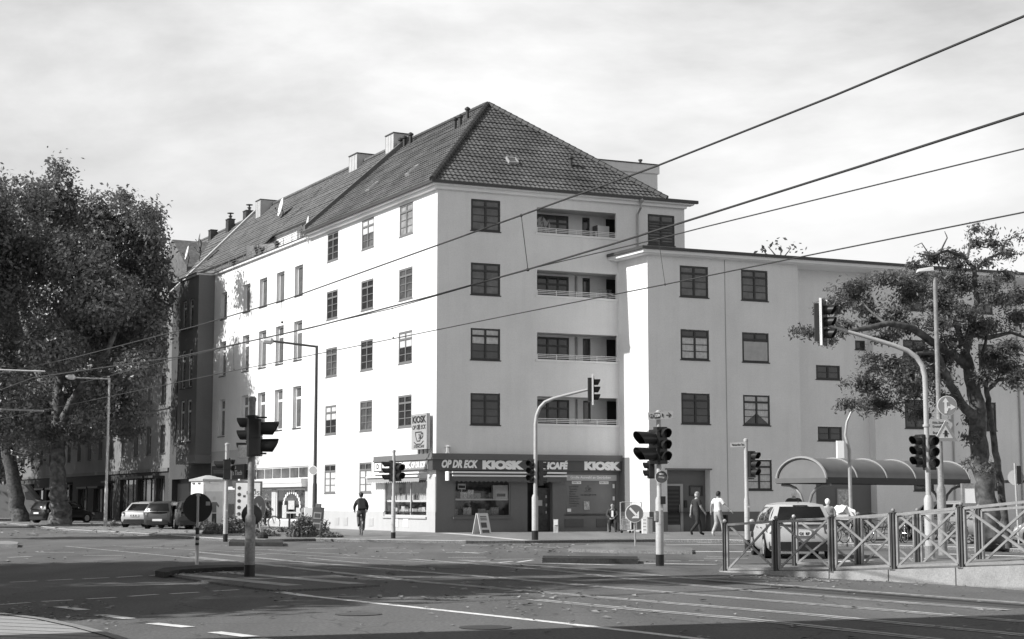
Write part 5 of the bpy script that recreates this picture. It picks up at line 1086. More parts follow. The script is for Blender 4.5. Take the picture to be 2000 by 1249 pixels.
def arrow(root, W, pts, wd, mat, head=.0, y=-.018):
    m = MB()
    for (a, b) in pts: m.bar((a[0], y, a[1]), (b[0], y, b[1]), .005, wd)
    if head:
        (a, b) = pts[-1]; d = Vector((b[0] - a[0], 0, b[1] - a[1])).normalized(); n = Vector((-d.z, 0, d.x)); B_ = Vector((b[0], y - .002, b[1])); m.poly([B_ + d * head, B_ + n * head * .75 - d * head * .05, B_ - n * head * .75 - d * head * .05])
    m.build('arrow', mat, root, place=W)
g = thing('bike_route_sign', 'small round dark sign with an arrow just below the big black signal heads', 'sign', D(1292, 932, Y - .12)); Wp = Matrix.Translation(D(1292, 932, Y - .12)); disc(g, Wp, .155, P('sign_darkgrey', .09, .4), SIGNW, rimw=.012); arrow(g, Wp, [((.06, .07), (-.03, .07))], .018, SIGNW, .035)
MB().box(-.07, .07, -.02, -.012, -.03, .01).build('sign_band', SIGNM, g, place=Wp @ Matrix.Rotation(rd(12), 4, 'Y'))
# T6
p = G(1460, 1070); Y = p.y
o = thing('traffic_light', 'traffic light with a street name plate in front of the wing', 'traffic light', p, 'traffic lights of the crossing')
pole(o, p, zat(862, Y), .085, .062, 1.5, GALVL); signal_head(o, (p.x + .22, Y, zat(908, Y)), 138, 3, .86, .3); bracket(o, [((p.x, Y, zat(884, Y)), (p.x + .25, Y, zat(884, Y))), ((p.x, Y, zat(936, Y)), (p.x + .25, Y, zat(936, Y)))])
g = thing('street_name_sign', 'small street name plate on the pole in front of the wing', 'sign', D(1442, 869, Y)); Wp = Matrix.Translation(D(1442, 869, Y - .05)) @ Matrix.Rotation(rd(-2), 4, 'Y'); MB().box(-.25, .23, -.01, .01, -.075, .075).build('sign_plate', P('plate_shade', .5, .4), g, place=Wp)
text('Vietorder Str.', Wp @ Matrix.Translation((-.01, -.014, 0)), .09, SIGNB, g, bold=.001, width=.40)
# T7 mast arm right
p = G(1817, 1092, ZR); Y = p.y
o = thing('traffic_light', 'tall traffic light mast with an arm curving left over the fence, on the right', 'traffic light', p, 'traffic lights of the crossing')
m = MB(); c = [p, Vector((p.x, Y, zat(760, Y))), D(1806, 735, Y), D(1801, 714, Y), D(1790, 698, Y), D(1772, 685, Y), D(1745, 675, Y), D(1720, 667, Y), D(1680, 655, Y), D(1617, 637, Y)]
m.tube(c, [.075, .07, .07, .07, .07, .068, .065, .06, .052, .045], 12); m.lathe([(.13, 0), (.13, 1.6), (.085, 1.7)], 14, p); m.lathe([(.1, 0), (.1, .06)], 14, (p.x, Y, zat(835, Y))); m.build('pole', GALVL, o, smooth=True)
MB().lathe([(.135, -.02), (.135, .35)], 14, p).build('base_band', POSTD, o)
signal_head(o, (p.x - .22, Y + .02, zat(882, Y)), 234, 3, .92, .32); signal_head(o, (p.x + .13, Y + .02, zat(885, Y)), 160, 3, .98, .22, lens=0)
signal_head(o, D(1611, 630, Y + .05), 118, 3, 1.08, .30, back=True, lens=None)
# lamp post on the right (thick dark foot, pale top)
p = G(1842, 1085, ZR); Y = p.y
o = thing('street_lamp', 'tall street lamp post on the right with a flat pale head, carrying two traffic signs', 'street lamp', p)
m = MB(); m.lathe([(.13, 0), (.13, 1.9), (.09, 2.0), (.07, 4.4), (.06, zat(541, Y) + .1)], 14, p); m.build('pole', POSTD, o, smooth=True)
hx = D(1806, 531, Y); MB().add([(hx.x - .22, Y - .16, hx.z - .02), (hx.x + .24, Y - .12, hx.z + .02), (hx.x + .24, Y + .12, hx.z + .02), (hx.x - .22, Y + .16, hx.z - .02), (hx.x - .2, Y - .1, hx.z + .07), (hx.x + .24, Y - .08, hx.z + .14), (hx.x + .24, Y + .08, hx.z + .14), (hx.x - .2, Y + .1, hx.z + .07)], [(0, 1, 2, 3), (4, 5, 6, 7), (0, 1, 5, 4), (1, 2, 6, 5), (2, 3, 7, 6), (3, 0, 4, 7)]).build('lamp_head', P('lamp_head', .6, .4), o)
g = thing('direction_sign', 'round sign with arrows ahead and right on the right-hand lamp post', 'sign', D(1850, 793, Y - .2)); Wp = facing(D(1850, 793, Y - .2), rd(176)); disc(g, Wp, .29, SIGNG, SIGNW, rimw=.016)
m = MB(); ys = -.018
m.bar((-.05, ys, -.22), (-.05, ys, .12), .005, .07).poly([(-.145, ys - .001, .1), (.045, ys - .001, .1), (-.05, ys - .001, .24)])
m.poly([(.09, ys - .001, .05), (.09, ys - .001, -.13), (.25, ys - .001, -.04)]).bar((-.02, ys - .0005, -.15), (.0, ys - .0005, -.06), .005, .06).bar((.0, ys - .0003, -.045), (.1, ys - .0003, -.04), .005, .06); m.build('arrow', P('arrow_pale', .8, .4), g, place=Wp)
g = thing('priority_sign', 'triangular right-of-way sign below the round arrow sign', 'sign', D(1847, 845, Y - .2)); Wp = facing(D(1847, 848, Y - .2), rd(176)); R_ = .38
def tri(r, y0, y1, mat, nm):
    MB().prismy([(0, r), (-r * .9, -r * .54), (r * .9, -r * .54)], y0, y1).build(nm, mat, g, place=Wp)
tri(.40, -.005, .01, SIGNW, 'sign_plate'); tri(.385, -.012, -.006, SIGNG, 'border'); tri(.235, -.018, -.013, P('sign_pale', .6, .4), 'sign_face')
MB().prismy([(-.045, -.10), (-.045, .07), (0, .12), (.045, .07), (.045, -.10), (0, -.06)], -.024, -.019).box(-.09, -.05, -.024, -.019, .0, .02).box(.05, .09, -.024, -.019, .0, .02).build('arrow_symbol', SIGNB, g, place=Wp)
g = thing('bike_direction_board', 'pale rectangular direction board behind the triangular sign', 'sign', D(1838, 832, Y - .1)); Wp = facing(D(1838, 836, Y - .10), rd(180)); MB().box(-.33, .33, -.01, .01, -.25, .25).build('sign_plate', P('plate_grey', .42, .4), g, place=Wp)
for t, z in (('Köln-Zentrum', .15), ('Deutz/Messe', .04), ('Buchforst', -.14)): text(t, Wp @ Matrix.Translation((-.03, -.014, z)), .09, P('letter_mid', .09, .5), g, width=.44)
# left lamp posts with a horizontal arm
def lampL(x, yb, yt, xe, ye, Y, label, mat, r=.09):
    p = Vector(((x - 1000) * Y / F, Y, 0)); o = thing('street_lamp', label, 'street lamp', p, 'street lamps with a straight side arm'); zt = zat(yt, Y)
    m = MB(); m.lathe([(r * 1.3, 0), (r * 1.25, 2.2), (r, 2.3), (r * .75, zt)], 12, p); m.build('pole', mat, o, smooth=True)
    a = Vector((p.x, Y, zt - .05)); b = D(xe + 18 * 92 / Y, ye + 2, Y); MB().tube([a, b], r * .6, 8).build('arm', mat, o); c = D(xe, ye, Y); MB().tube([b, b.lerp(c, .2), b.lerp(c, .8), c + (c - b) * .1], [.08, .17, .15, .05], 8).build('lamp_head', P('lamp_head', .6, .4), o)
lampL(617, 1040, 676, 512, 665, 74, 'dark street lamp with a side arm before the sunny wall of the corner house', P('lamp_pole_dark', .06, .5, .2), .085)
lampL(212, 1028, 740, 130, 736, 96.5, 'grey street lamp with a side arm in front of the plane trees', GALV, .085)
g = thing('round_sign', 'small oval white-rimmed sign on the dark lamp post by the sunny wall', 'sign', D(612, 919, 73.6)); Wp = facing(D(611.5, 919, 73.6), rd(195)); disc(g, Wp, .21, SIGNM, SIGNW, rimw=.03)
MB().box(p.x, p.x + .001, 0, .001, 0, .001)
# no-entry sign seen from behind
p = G(385, 1103, ZR + .1); Y = p.y
o = thing('sign_back', 'large round dark sign seen from behind on a striped short post', 'sign', p); W_ = Matrix.Translation(D(386, 992, Y))
MB().lathe([(.33, -.01), (.33, .01)], 40, (0, 0, 0), 'y').build('disc', P('sign_back_dark', .028, .5, .1), o, place=W_)
MB().lathe([(.335, -.004), (.335, .014)], 40, (0, .0, 0), 'y').build('disc_rim', BLACKM, o, place=W_)
m = MB(); m.tube([(p.x, Y - .05, p.z + .0), (p.x, Y - .05, zat(965, Y))], .03, 10); m.box(p.x - .045, p.x + .045, Y - .08, Y - .01, zat(970, Y), zat(966, Y)); m.build('post', GALV, o)
MB().box(.19, .29, -.018, -.012, .05, .14).build('sticker', SIGNM, o, place=W_)
for i, (a, b) in enumerate(((1030, 1043), (1049, 1054), (1059, 1064))): MB().lathe([(.045, 0), (.045, (b - a) * Y / F)], 12, (p.x, Y - .05, zat(b, Y))).build('post_band', BLACK, o)
MB().lathe([(.042, 0), (.042, (1103 - 1044) * Y / F)], 12, (p.x, Y - .05, p.z)).build('post_sleeve', P('sleeve_pale', .45, .5), o)
# keep-right signs
def blue_arrow(p, c, r, a, label, dirx=1, lean=0):
    o = thing('keep_right_sign', label, 'sign', p, 'round arrow signs on the islands'); W_ = facing(c, rd(a)); disc(o, W_, r, P('sign_blue_grey', .17, .35), SIGNW, rimw=.022)
    arrow(o, W_, [((-.15 * dirx, .17), (.07 * dirx, -.07))], .07, SIGNW, 0); MB().poly([(.15 * dirx, -.022, -.16), (.15 * dirx, -.022, .08), (.085 * dirx, -.022, .02), (.085 * dirx, -.022, -.09), (-.03 * dirx, -.022, -.09), (-.09 * dirx, -.022, -.16)]).build('arrow_head', SIGNW, o, place=W_)
    MB().tube([p, (c[0], c[1] + .05, c[2] - r * .9)], .03, 10).build('post', GALV, o); return o
p = G(1241, 1067); blue_arrow(p, D(1239, 1003, p.y - .1), .30, 180, 'round arrow sign on the island in front of the seated man', 1)
p = G(512, 1052); c = D(505, 992, p.y - .05); o = blue_arrow(p, c, .48, 116, 'round arrow sign turned sideways and leaning, near the cyclist by the light box', 1)
MB().ball((p.x + .05, p.y - .2, .05), .22, 10).build('base_stone', DK, o)
# round sign back by the right edge
p = G(1990, 1062, 0); Y = p.y; o = thing('round_sign', 'round pale sign back on a thin post at the right edge', 'sign', p); MB().tube([p, (p.x - .05, Y, zat(906, Y))], .035, 8).build('post', GALVL, o); W_ = facing(D(1984, 933, Y + .1), rd(20)); MB().lathe([(.27, -.01), (.27, .01)], 28, (0, 0, 0), 'y').build('disc', SIGNM, o, place=W_)
MB().box(p.x - .0, p.x + .14, Y - .08, Y - .02, zat(946, Y), zat(911, Y)).build('sign_clamp_box', BLACK, o)
# curved pole with white sign by the shelter
p = G(1657, 1060); Y = 58.0; p = Vector(((1657 - 1000) * Y / F, Y, 0)); o = thing('stop_pole', 'curved-top pole with a small white box sign beside the shelter', 'pole', p)
MB().tube([p, (p.x, Y, zat(880, Y)), D(1651, 850, Y), D(1654, 825, Y), D(1662, 806, Y), D(1676, 795, Y)], [.07, .065, .055, .045, .035, .03], 10).build('pole', GALV, o, smooth=True)
q2 = D(1641, 879, Y - .1); MB().bbox(q2.x - .14, q2.x + .14, Y - .2, Y - .05, q2.z - .30, q2.z + .32, .02).build('sign_box', SIGNW, o)
# ================================================================ RAMP WALL AND X-BRACED FENCE
def road(px, py): return G(px, py, ZR)
base = [(1405, 1117.5), (1620, 1130.5), (1736, 1136.5), (1868, 1144), (2010, 1154.5), (2120, 1163), (2320, 1179), (2560, 1199)]
tops = [1117, 1117, 1113.5, 1110, 1105.5, 1102, 1097, 1092]
m = MB(); rt = MB(); P0 = []
for (x, y), t in zip(base, tops):
    b = road(x, y); P0.append((b, ZR + (y - t) * b.y / F))
inn = [b + Vector((.55, 3.6, 0)) for b, z in P0]
for i in range(len(P0) - 1):
    (a, za), (b, zb) = P0[i], P0[i + 1]; c, d = inn[i], inn[i + 1]; za = max(za, ZR + .02); zb = max(zb, ZR + .02)
    m.add([(a.x, a.y, ZR - .1), (b.x, b.y, ZR - .1), (b.x, b.y, zb), (a.x, a.y, za), (d.x, d.y, zb + .0), (c.x, c.y, za + .0), (d.x, d.y, ZR - .1), (c.x, c.y, ZR - .1)], [(0, 1, 2, 3), (5, 4, 6, 7)])
    rt.poly([(a.x, a.y + .16, za + .002), (b.x, b.y + .16, zb + .002), (d.x, d.y, zb + .002), (c.x, c.y, za + .002)]); m.poly([(a.x, a.y, za), (b.x, b.y, zb), (b.x, b.y + .16, zb), (a.x, a.y + .16, za)])
m.build('ramp', CONC, kind='structure'); rt.build('ramp_surface', PAVE, kind='structure')
m = MB()
for (b, z) in P0[1:5]: m.box(b.x - .012, b.x + .012, b.y - .006, b.y + .02, ZR, z)
m.build('ramp_joint', P('joint_dark', .08), kind='structure')
def ztop(p):                                                     # ramp surface height under a point
    pts = P0
    for (a, za), (b, zb) in zip(pts[:-1], pts[1:]):
        if a.x <= p.x <= b.x: return za + (zb - za) * (p.x - a.x) / (b.x - a.x)
    return ZR if p.x < pts[0][0].x else pts[-1][1]
def fence_row(label, posts, off, depth_of, cat='fence'):
    """posts: pixel x, foot row y, top row y. every post and every X panel is a part"""
    q = []
    for x, yb, yt in posts:
        Y = depth_of(x, yb); X = (x - CX) / F * Y; q.append((Vector((X, Y, zat(yb, Y))), zat(yt, Y)))
    o = thing('fence', label, 'fence', q[0][0], 'X-braced railings of the tram ramp')
    for i, (b, zt) in enumerate(q):
        d = (q[min(i + 1, len(q) - 1)][0] - q[max(i - 1, 0)][0]); d.z = 0; d.normalize(); n = Vector((-d.y, d.x, 0)); m = MB(Matrix(((d.x, n.x, 0, b.x), (d.y, n.y, 0, b.y), (0, 0, 1, b.z), (0, 0, 0, 1)))); H = zt - b.z
        m.box(-.045, -.028, -.035, .035, 0, H).box(-.012, .012, -.02, .02, 0, H).box(.028, .045, -.035, .035, 0, H).box(-.07, .07, -.06, .06, -.01, .012).box(-.06, .06, -.04, .04, H, H + .015)
        for z in (.25, .78): m.box(-.09, .09, -.012, .012, H * z - .012, H * z + .012)
        f = m.build('post', P('fence_dark', .085, .45, .2, 4), o); k = MB(m.T); k.ball((0, 0, H + .05), .042, 12); k.build('ball_finial', P('ball_grey', .25, .4) if i else P('ball_pale', .55, .4), f, smooth=True)
    for (a, za), (b, zb) in zip(q[:-1], q[1:]):
        d = (b - a); d.z = 0; Ln = d.length; d.normalize(); A_ = a + d * .10; B_ = b - d * .10; w_ = .045; m = MB()
        la, lb = a.z + .075, b.z + .075; ua, ub = za - .03, zb - .03; U = d
        def v(p, z): return Vector((p.x, p.y, z))
        n = Vector((-d.y, d.x, 0))
        m.bar(v(A_, la), v(A_, ua), w_, w_, n).bar(v(B_, lb), v(B_, ub), w_, w_, n).bar(v(A_, ua) , v(B_, ub), w_, w_ + .004, (0, 0, 1)).bar(v(A_, la), v(B_, lb), w_, w_ + .004, (0, 0, 1))
        m.bar(v(A_, la), v(B_, ub), .024, w_, (0, 0, 1)).bar(v(A_ + n * .026, ua), v(B_ + n * .026, lb), .024, w_, (0, 0, 1)); m.build('cross_panel', STEEL, o)
    return o
def d_front(x, y):
    for (a, za), (b, zb) in zip(P0[:-1], P0[1:]):
        ta, tb = CX + F * a.x / a.y, CX + F * b.x / b.y
        if ta <= x <= tb or b is P0[-1][0]: t = (x - ta) / (tb - ta); return a.y + (b.y - a.y) * t + .07
fence_row('front row of railings with X-shaped braces along the edge of the ramp', [(1412, 1116.5, 1022), (1511, 1115.5, 1016), (1620, 1115, 1010), (1739, 1111.5, 1002), (1871, 1108, 990), (2025, 1104, 975), (2205, 1099, 958), (2420, 1094, 938)], 0, d_front)
def d_rear(x, y): return d_front(x, y) + 2.6
fence_row('rear row of railings with X-shaped braces behind the front row', [(1546, 1104, 1013), (1671, 1107.5, 1008), (1786, 1106, 1001), (1905, 1103, 994), (2040, 1100, 985), (2190, 1097, 977), (2360, 1093, 966)], 0, d_rear)
# leaf litter sits on the road; small crumpled paper
MB().add([road(1766, 1137) + Vector(v) for v in ((-.12, 0, .01), (0, .08, .05), (.13, .02, .03), (.05, -.06, .01))], [(0, 1, 2, 3)]).build('litter', SIGNW, None, label='crumpled white paper lying on the road beside the ramp wall', cat='litter')

# ================================================================ BUS SHELTER
Ys = 62.0; SL = D(1518, 938, Ys); SR = D(1892, 941, Ys)
nearc = D(1613, 940, 58.5); ax = Vector((6.88, 6.0, 0)); aw = Vector((.657, -.754, 0)) * 2.25; leftc = nearc - aw; rr = .80; k = 18
o = thing('bus_shelter', 'bus shelter with a barrel-vaulted roof on curved steel brackets', 'bus shelter', (leftc.x, leftc.y, 0))
def gp(t, f, e=0.0):                                    # t: along the vault 0..1, f: round the arc
    a = math.pi * f; return leftc + ax * t + aw * ((1 - math.cos(a) * (1 + e)) / 2) + Vector((0, 0, math.sin(a) * rr * (1 + e) + .06))
VM = P('vault_plastic', .17, .35, .12, 2, spec=.4)
m = MB(); T_ = 10; pts = [[gp(i / T_, j / k) for j in range(k + 1)] for i in range(T_ + 1)]; vs = [p for r_ in pts for p in r_]
m.add(vs, [(i * (k + 1) + j, i * (k + 1) + j + 1, (i + 1) * (k + 1) + j + 1, (i + 1) * (k + 1) + j) for i in range(T_) for j in range(k)]); m.build('vault', VM, o, smooth=True)
for t in (0.0, .2, .4, .6, .8, 1.0):
    MB().tube([gp(t, j / k, .02) for j in range(k + 1)], .032 if t else .05, 6).build('vault_rib', P('rib_pale', .3, .4), o, smooth=True)
m = MB(); m.add([gp(0.004, j / k, -.03) for j in range(k + 1)], [list(range(k + 1))]); m.build('gable_panel', P('gable_panel', .17, .35, .1, 2), o)
u_ = Vector((0, 0, -.03)); MB().bar(gp(0, 1) + u_, gp(1, 1) + u_, .1, .22).build('gutter_beam', BLACK, o); MB().bar(gp(0, 0) + u_, gp(1, 0) + u_, .1, .22).build('gutter_beam', BLACK, o)
MB().bar(gp(0, 0) + u_ - aw * .02, gp(0, 1) + u_ + aw * .02, .12, .18).build('gable_beam', P('beam_grey', .12, .5), o)
for t in (0.03, .97):
    c = leftc + ax * t + aw * .5; zz = nearc.z - .12
    for s_ in (-1, 1):
        m = MB(); m.tube([Vector((c.x + aw.x * s_ * f, c.y + aw.y * s_ * f, z)) for f, z in ((.50, zz), (.34, zz - .02), (.22, zz - .12), (.12, zz - .34), (.06, zz - .70), (.04, 0))], .055, 8); m.build('curved_post', P('bracket_grey', .22, .45), o, smooth=True)
m = MB(); m.bar(leftc + ax * .3 + aw * .3 + Vector((0, 0, .45 - leftc.z)), leftc + ax * .8 + aw * .3 + Vector((0, 0, .45 - leftc.z)), .35, .05); m.build('bench', POSTD, o)
# second shelter / showcase at the right edge
p = D(1960, 945, 64); o = thing('tram_shelter', 'dark-framed flat shelter with a lit-white poster case at the right edge', 'shelter', (p.x, 64, 0)); s_ = 64 / F
def wx(x): return (x - CX) * s_
m = MB(); m.box(wx(1950), wx(2060), 63.4, 65, zat(944, 64), zat(939, 64)).box(wx(1951), wx(1954), 63.9, 64.1, 0, zat(944, 64)).box(wx(1992), wx(1995), 63.5, 63.6, 0, zat(948, 64)).box(wx(1992), wx(2060), 63.5, 63.6, zat(954, 64), zat(949, 64)); m.build('frame', BLACKM, o)
o = thing('poster_case', 'white poster case on legs behind the locust tree trunk', 'poster case', (wx(1895), 60, 0)); s_ = 60 / F
m = MB(); m.box(wx(1877), wx(1914), 60, 60.15, zat(983, 60), zat(953, 60)); m.build('poster', SIGNW, o); m = MB(); m.box(wx(1874), wx(1877), 59.98, 60.2, 0, zat(945, 60)).box(wx(1914), wx(1917), 59.98, 60.2, 0, zat(945, 60)).box(wx(1877), wx(1914), 59.98, 60.2, zat(953, 60), zat(945, 60)).box(wx(1877), wx(1914), 59.98, 60.2, zat(990, 60), zat(983, 60)); m.build('case_frame', POSTD, o)

# ================================================================ CARS
def paint(name, c, metal=.3, rough=.28): return P(name, c, rough, .04, 1, 0, metal=metal, spec=.6)
TAIL = P('tail_lamp', .07, .15, .2, 6, spec=.7); PLATE = P('plate_white', .75, .4); CHROME = P('chrome', .7, .15, .05, metal=.9)
def car(p, head, label, mat, L=4.1, Wd=1.75, H=1.47, kind='hatch', plate=None, tail='side', group='cars'):
    """car standing at p (centre on the ground), nose pointing along azimuth head; local +y is forward"""
    y = Vector((math.sin(head), math.cos(head), 0)); x = Vector((y.y, -y.x, 0)); W = Matrix(((x.x, y.x, 0, 0), (x.y, y.y, 0, 0), (0, 0, 1, 0), (0, 0, 0, 1))); W.translation = p
    o = thing('parked_car', label, 'car', W, group); h = L / 2; w = Wd / 2; bt = H * .63
    van = kind == 'van'; sed = kind == 'sedan'
    st = [(-h, .80, .40, .78 if not sed else .72), (-h + .05, .90, .27, bt * .93), (-h + .16, .96, .22, bt * .99), (-h + .45, .99, .19, bt), (-h * .5, 1, .18, bt), (0, 1, .18, bt * .98), (h * .45, 1, .18, bt * .96), (h - 1.0, .99, .19, bt * .94), (h - .5, .96, .2, bt * .82), (h - .15, .88, .22, bt * .68), (h, .74, .3, bt * .52)]
    m = MB(); n = 12
    def ring(yy, k, zb, zt):
        q = w * k; half = [(0, zb), (q * .86, zb), (q * .97, zb + .10), (q, zb + (zt - zb) * .45), (q * .985, zb + (zt - zb) * .74), (q * .93, zt - .02), (q * .80, zt + .015), (0, zt + .03)]
        return [(a, yy, b) for a, b in half] + [(-a, yy, b) for a, b in half[-2:0:-1]]
    vs = []; R = [ring(*s) for s in st]; c = len(R[0])
    for r in R: vs += r
    fs = [(i * c + j, i * c + (j + 1) % c, (i + 1) * c + (j + 1) % c, (i + 1) * c + j) for i in range(len(R) - 1) for j in range(c)] + [list(range(c))[::-1], [(len(R) - 1) * c + j for j in range(c)]]
    m.add(vs, fs); body = m.build('body', mat, o, place=W, smooth=True)
    # greenhouse: bottom rectangle at the belt, top at the roof
    yb0 = -h + (.10 if kind != 'sedan' else .55); yb1 = h - (1.05 if not van else .7); yt0 = -h + (.42 if kind != 'sedan' else 1.05); yt1 = .55 if not van else 1.2
    if van: yt0 = -h + .12; yb0 = -h + .04
    if kind == 'wagon': yt0 = -h + .26; yb0 = -h + .08
    wb, wt = w * .94, w * .70; zb, zt = bt - .02, H - .05
    def surf(side, u, v, e=0.0):
        """u along the side, v up; e pushes outward"""
        bul = .06 * math.sin(math.pi * v)
        if side in 'LR':
            yy0 = yb0 + (yt0 - yb0) * v; yy1 = yb1 + (yt1 - yb1) * v; X = wb + (wt - wb) * v + bul + e; return ((X if side == 'R' else -X) * (1 - .06 * (2 * u - 1) ** 4), yy0 + (yy1 - yy0) * u, zb + (zt - zb) * v)
        X = (wb + (wt - wb) * v) * (2 * u - 1) * .985; cv = .17 * (1 - (2 * u - 1) ** 2)
        if side == 'B': return (X, yb0 + (yt0 - yb0) * v - cv - bul - e, zb + (zt - zb) * v)
        return (X, yb1 + (yt1 - yb1) * v + cv + bul + e, zb + (zt - zb) * v)
    def patch(side, u0, u1, v0, v1, e, nu=8, nv=5, mm=None, trim=0.0):
        mm = mm or MB(); b = []
        for i in range(nu + 1):
            for j in range(nv + 1):
                u = u0 + (u1 - u0) * i / nu; v = v0 + (v1 - v0) * j / nv
                b.append(surf(side, u, v, e))
        mm.add(b, [(i * (nv + 1) + j, (i + 1) * (nv + 1) + j, (i + 1) * (nv + 1) + j + 1, i * (nv + 1) + j + 1) for i in range(nu) for j in range(nv)]); return mm
    m = MB()
    for s_ in 'LRBF': patch(s_, 0, 1, 0, 1, 0, 10, 6, m)
    rv = []; NR = 10
    for i in range(NR + 1):
        for j in range(NR + 1):
            u = j / NR; f = i / NR; X = wt * (2 * u - 1) * (1 - .0 * f); cvB = .17 * (1 - (2 * u - 1) ** 2); yy = (yt0 - cvB) + ((yt1 + cvB) - (yt0 - cvB)) * f
            rv.append((X * .985, yy, zt + .075 * math.sin(math.pi * min(1, max(0, f))) ** .6 * (1 - (2 * u - 1) ** 4 * .9) if 0 < f < 1 else zt))
    m.add(rv, [(i * (NR + 1) + j, (i + 1) * (NR + 1) + j, (i + 1) * (NR + 1) + j + 1, i * (NR + 1) + j + 1) for i in range(NR) for j in range(NR)])
    m.build('cabin', mat, o, place=W, smooth=True)
    patch('B', .09, .91, .12 if not van else .45, .90, .008).build('rear_window', CARG, o, place=W, smooth=True); patch('F', .06, .94, .06, .92, .008).build('windscreen', CARG, o, place=W, smooth=True)
    for s_ in 'LR':
        cuts = [(.06, .30), (.34, .62), (.66, .93)] if not van else [(.80, .96)]
        for a, b in cuts: patch(s_, a, b, .10, .88, .008, 5, 4).build('side_window', CARG, o, place=W, smooth=True)
    # lower bumper, plate, lamps, wheels
    m = MB(); vs = []
    for i in range(9): u = -1 + 2 * i / 8; vs += [(u * w * .93, -h - .015 - .02 * (1 - u * u) + .12 * abs(u) ** 6, z) for z in (.24, .46)]
    m.add(vs, [(i * 2, i * 2 + 2, i * 2 + 3, i * 2 + 1) for i in range(8)]); m.build('bumper', BLACK if tail != 'dark' else P('bumper_dark', .05, .5), o, place=W)
    m = MB(); m.box(-.26, .26, -h - .04, -h - .0, .62 if kind != 'low' else .42, .73 if kind != 'low' else .53); pl = m.build('number_plate', PLATE, o, place=W)
    if plate: text(plate, W @ Matrix.Translation((0, -h - .045, .675)), .10, SIGNB, pl, bold=.003, width=.40)
    for s_ in (-1, 1):
        m = MB(); z0, z1 = (bt - .27, bt - .02) if kind != 'wagon' else (bt - .3, bt + .1)
        for i in range(1): m.add([(s_ * w * .99, -h + .30, z0 + .04), (s_ * w * .99, -h + .34, z1), (s_ * w * .80, -h + .045, z1), (s_ * w * .62, -h - .005, z1 - .03), (s_ * w * .66, -h - .018, z0), (s_ * w * .90, -h + .04, z0)], [(0, 1, 2, 5), (5, 2, 3, 4)])
        m.build('tail_lamp', TAIL, o, place=W); m = MB(); m.box(s_ * w * .6, s_ * w * .85, h - .12, h - .02, .55, .68); m.build('headlight', CHROME, o, place=W)
        m = MB(); m.add(*ellipsoid((s_ * (w + .09), yb1 - .55, zb + .06), (.075, .045, .055), 10)); m.build('wing_mirror', mat, o, place=W, smooth=True)
        m = MB(); m.box(s_ * w * 1.0 - .01, s_ * w * 1.0 + .01, .05, .2, bt - .14, bt - .11).box(s_ * w * 1.0 - .01, s_ * w * 1.0 + .01, -.85, -.7, bt - .14, bt - .11); m.build('door_handle', BLACKM, o, place=W)
        for yy in (-h + .72, h - .80):
            a = MB(); a.lathe([(.36, -.012), (.36, .012)], 20, (s_ * (w - .002), yy, .33), 'x'); a.build('wheel_arch', BLACK, o, place=W)
            t = MB(); t.lathe([(.21, -.10), (.30, -.10), (.315, -.07), (.315, .07), (.30, .10), (.21, .10)], 24, (s_ * (w - .09), yy, .315), 'x'); wh = t.build('wheel', RUB, o, place=W, smooth=True)
            r = MB(); r.lathe([(.205, -.02), (.205, .01), (.05, .02)], 20, (s_ * (w - .0), yy, .315), 'x')
            for q in range(5): aa = q * 1.2566; r.bar((s_ * (w + .022), yy, .315), (s_ * (w + .022), yy + math.cos(aa) * .19, .315 + math.sin(aa) * .19), .05, .012, (1, 0, 0))
            r.build('rim', GALV, wh, place=W)
    m = MB(); m.tube([(0, -h + .6, H - .02), (0, -h + .52, H + .10)], .008, 5); m.build('antenna', BLACK, o, place=W)
    m = MB(); c1 = surf('B', .5, .1, .02); c2 = surf('B', .25, .45, .02); m.tube([c1, c2], .012, 5); m.build('rear_wiper', BLACK, o, place=W)
    if kind in ('hatch', 'wagon'): m = MB(); c1 = surf('B', .35, .95, .03); c2 = surf('B', .65, .95, .03); m.bar(c1, c2, .03, .03); m.build('brake_light', BLACK, o, place=W)
    if kind == 'wagon':
        m = MB()
        for s_ in (-1, 1): m.tube([(s_ * wt * .95, yt0 + .1, H - .02), (s_ * wt * .95, yt0 + .2, H + .06), (s_ * wt * .95, yt1 - .3, H + .06), (s_ * wt * .95, yt1 - .2, H - .02)], .015, 6)
        m.build('roof_rail', BLACK, o, place=W)
    return o
cW = G(1552, 1092, ZR)
car(Vector((7.85, 45.8, ZR)), rd(2), 'white hatchback seen from behind through the railings, number plate showing', paint('paint_white', .46, 0, .3), 4.3, 1.86, 1.50, plate='K  OI  87')
def carpx(x, y, **k): g = G(x, y); return g
g = G(266, 1031); car(Vector((g.x + .2, g.y + 2.2, 0)), rd(10), 'silver hatchback with a boot spoiler, leftmost of the three cars nose-in by the street lamp', paint('paint_silver', .52, .4, .35), 4.2, 1.75, 1.42, 'sedan', plate='K B 21')
g = G(305, 1034); car(Vector((g.x + .2, g.y + 2.1, 0)), rd(6), 'dark grey hatchback in the middle of the three parked cars', paint('paint_graphite', .10, .5), 3.8, 1.66, 1.45, 'low')
g = G(340, 1035); car(Vector((g.x + .35, g.y + 2.2, 0)), rd(-14), 'dark estate car with a roof rack, next to the white hut', paint('paint_dark', .055, .4), 4.2, 1.68, 1.50, 'wagon')
car(Vector((-31.0, 112, 0)), rd(35), 'black car partly hidden behind the straight plane trunk', paint('paint_black', .014, .3), 4.4, 1.8, 1.5)
car(Vector((-47.8, 139, 0)), rd(20), 'dark car at the left edge in front of the van', paint('paint_black2', .03, .5), 4.4, 1.8, 1.5, 'low')
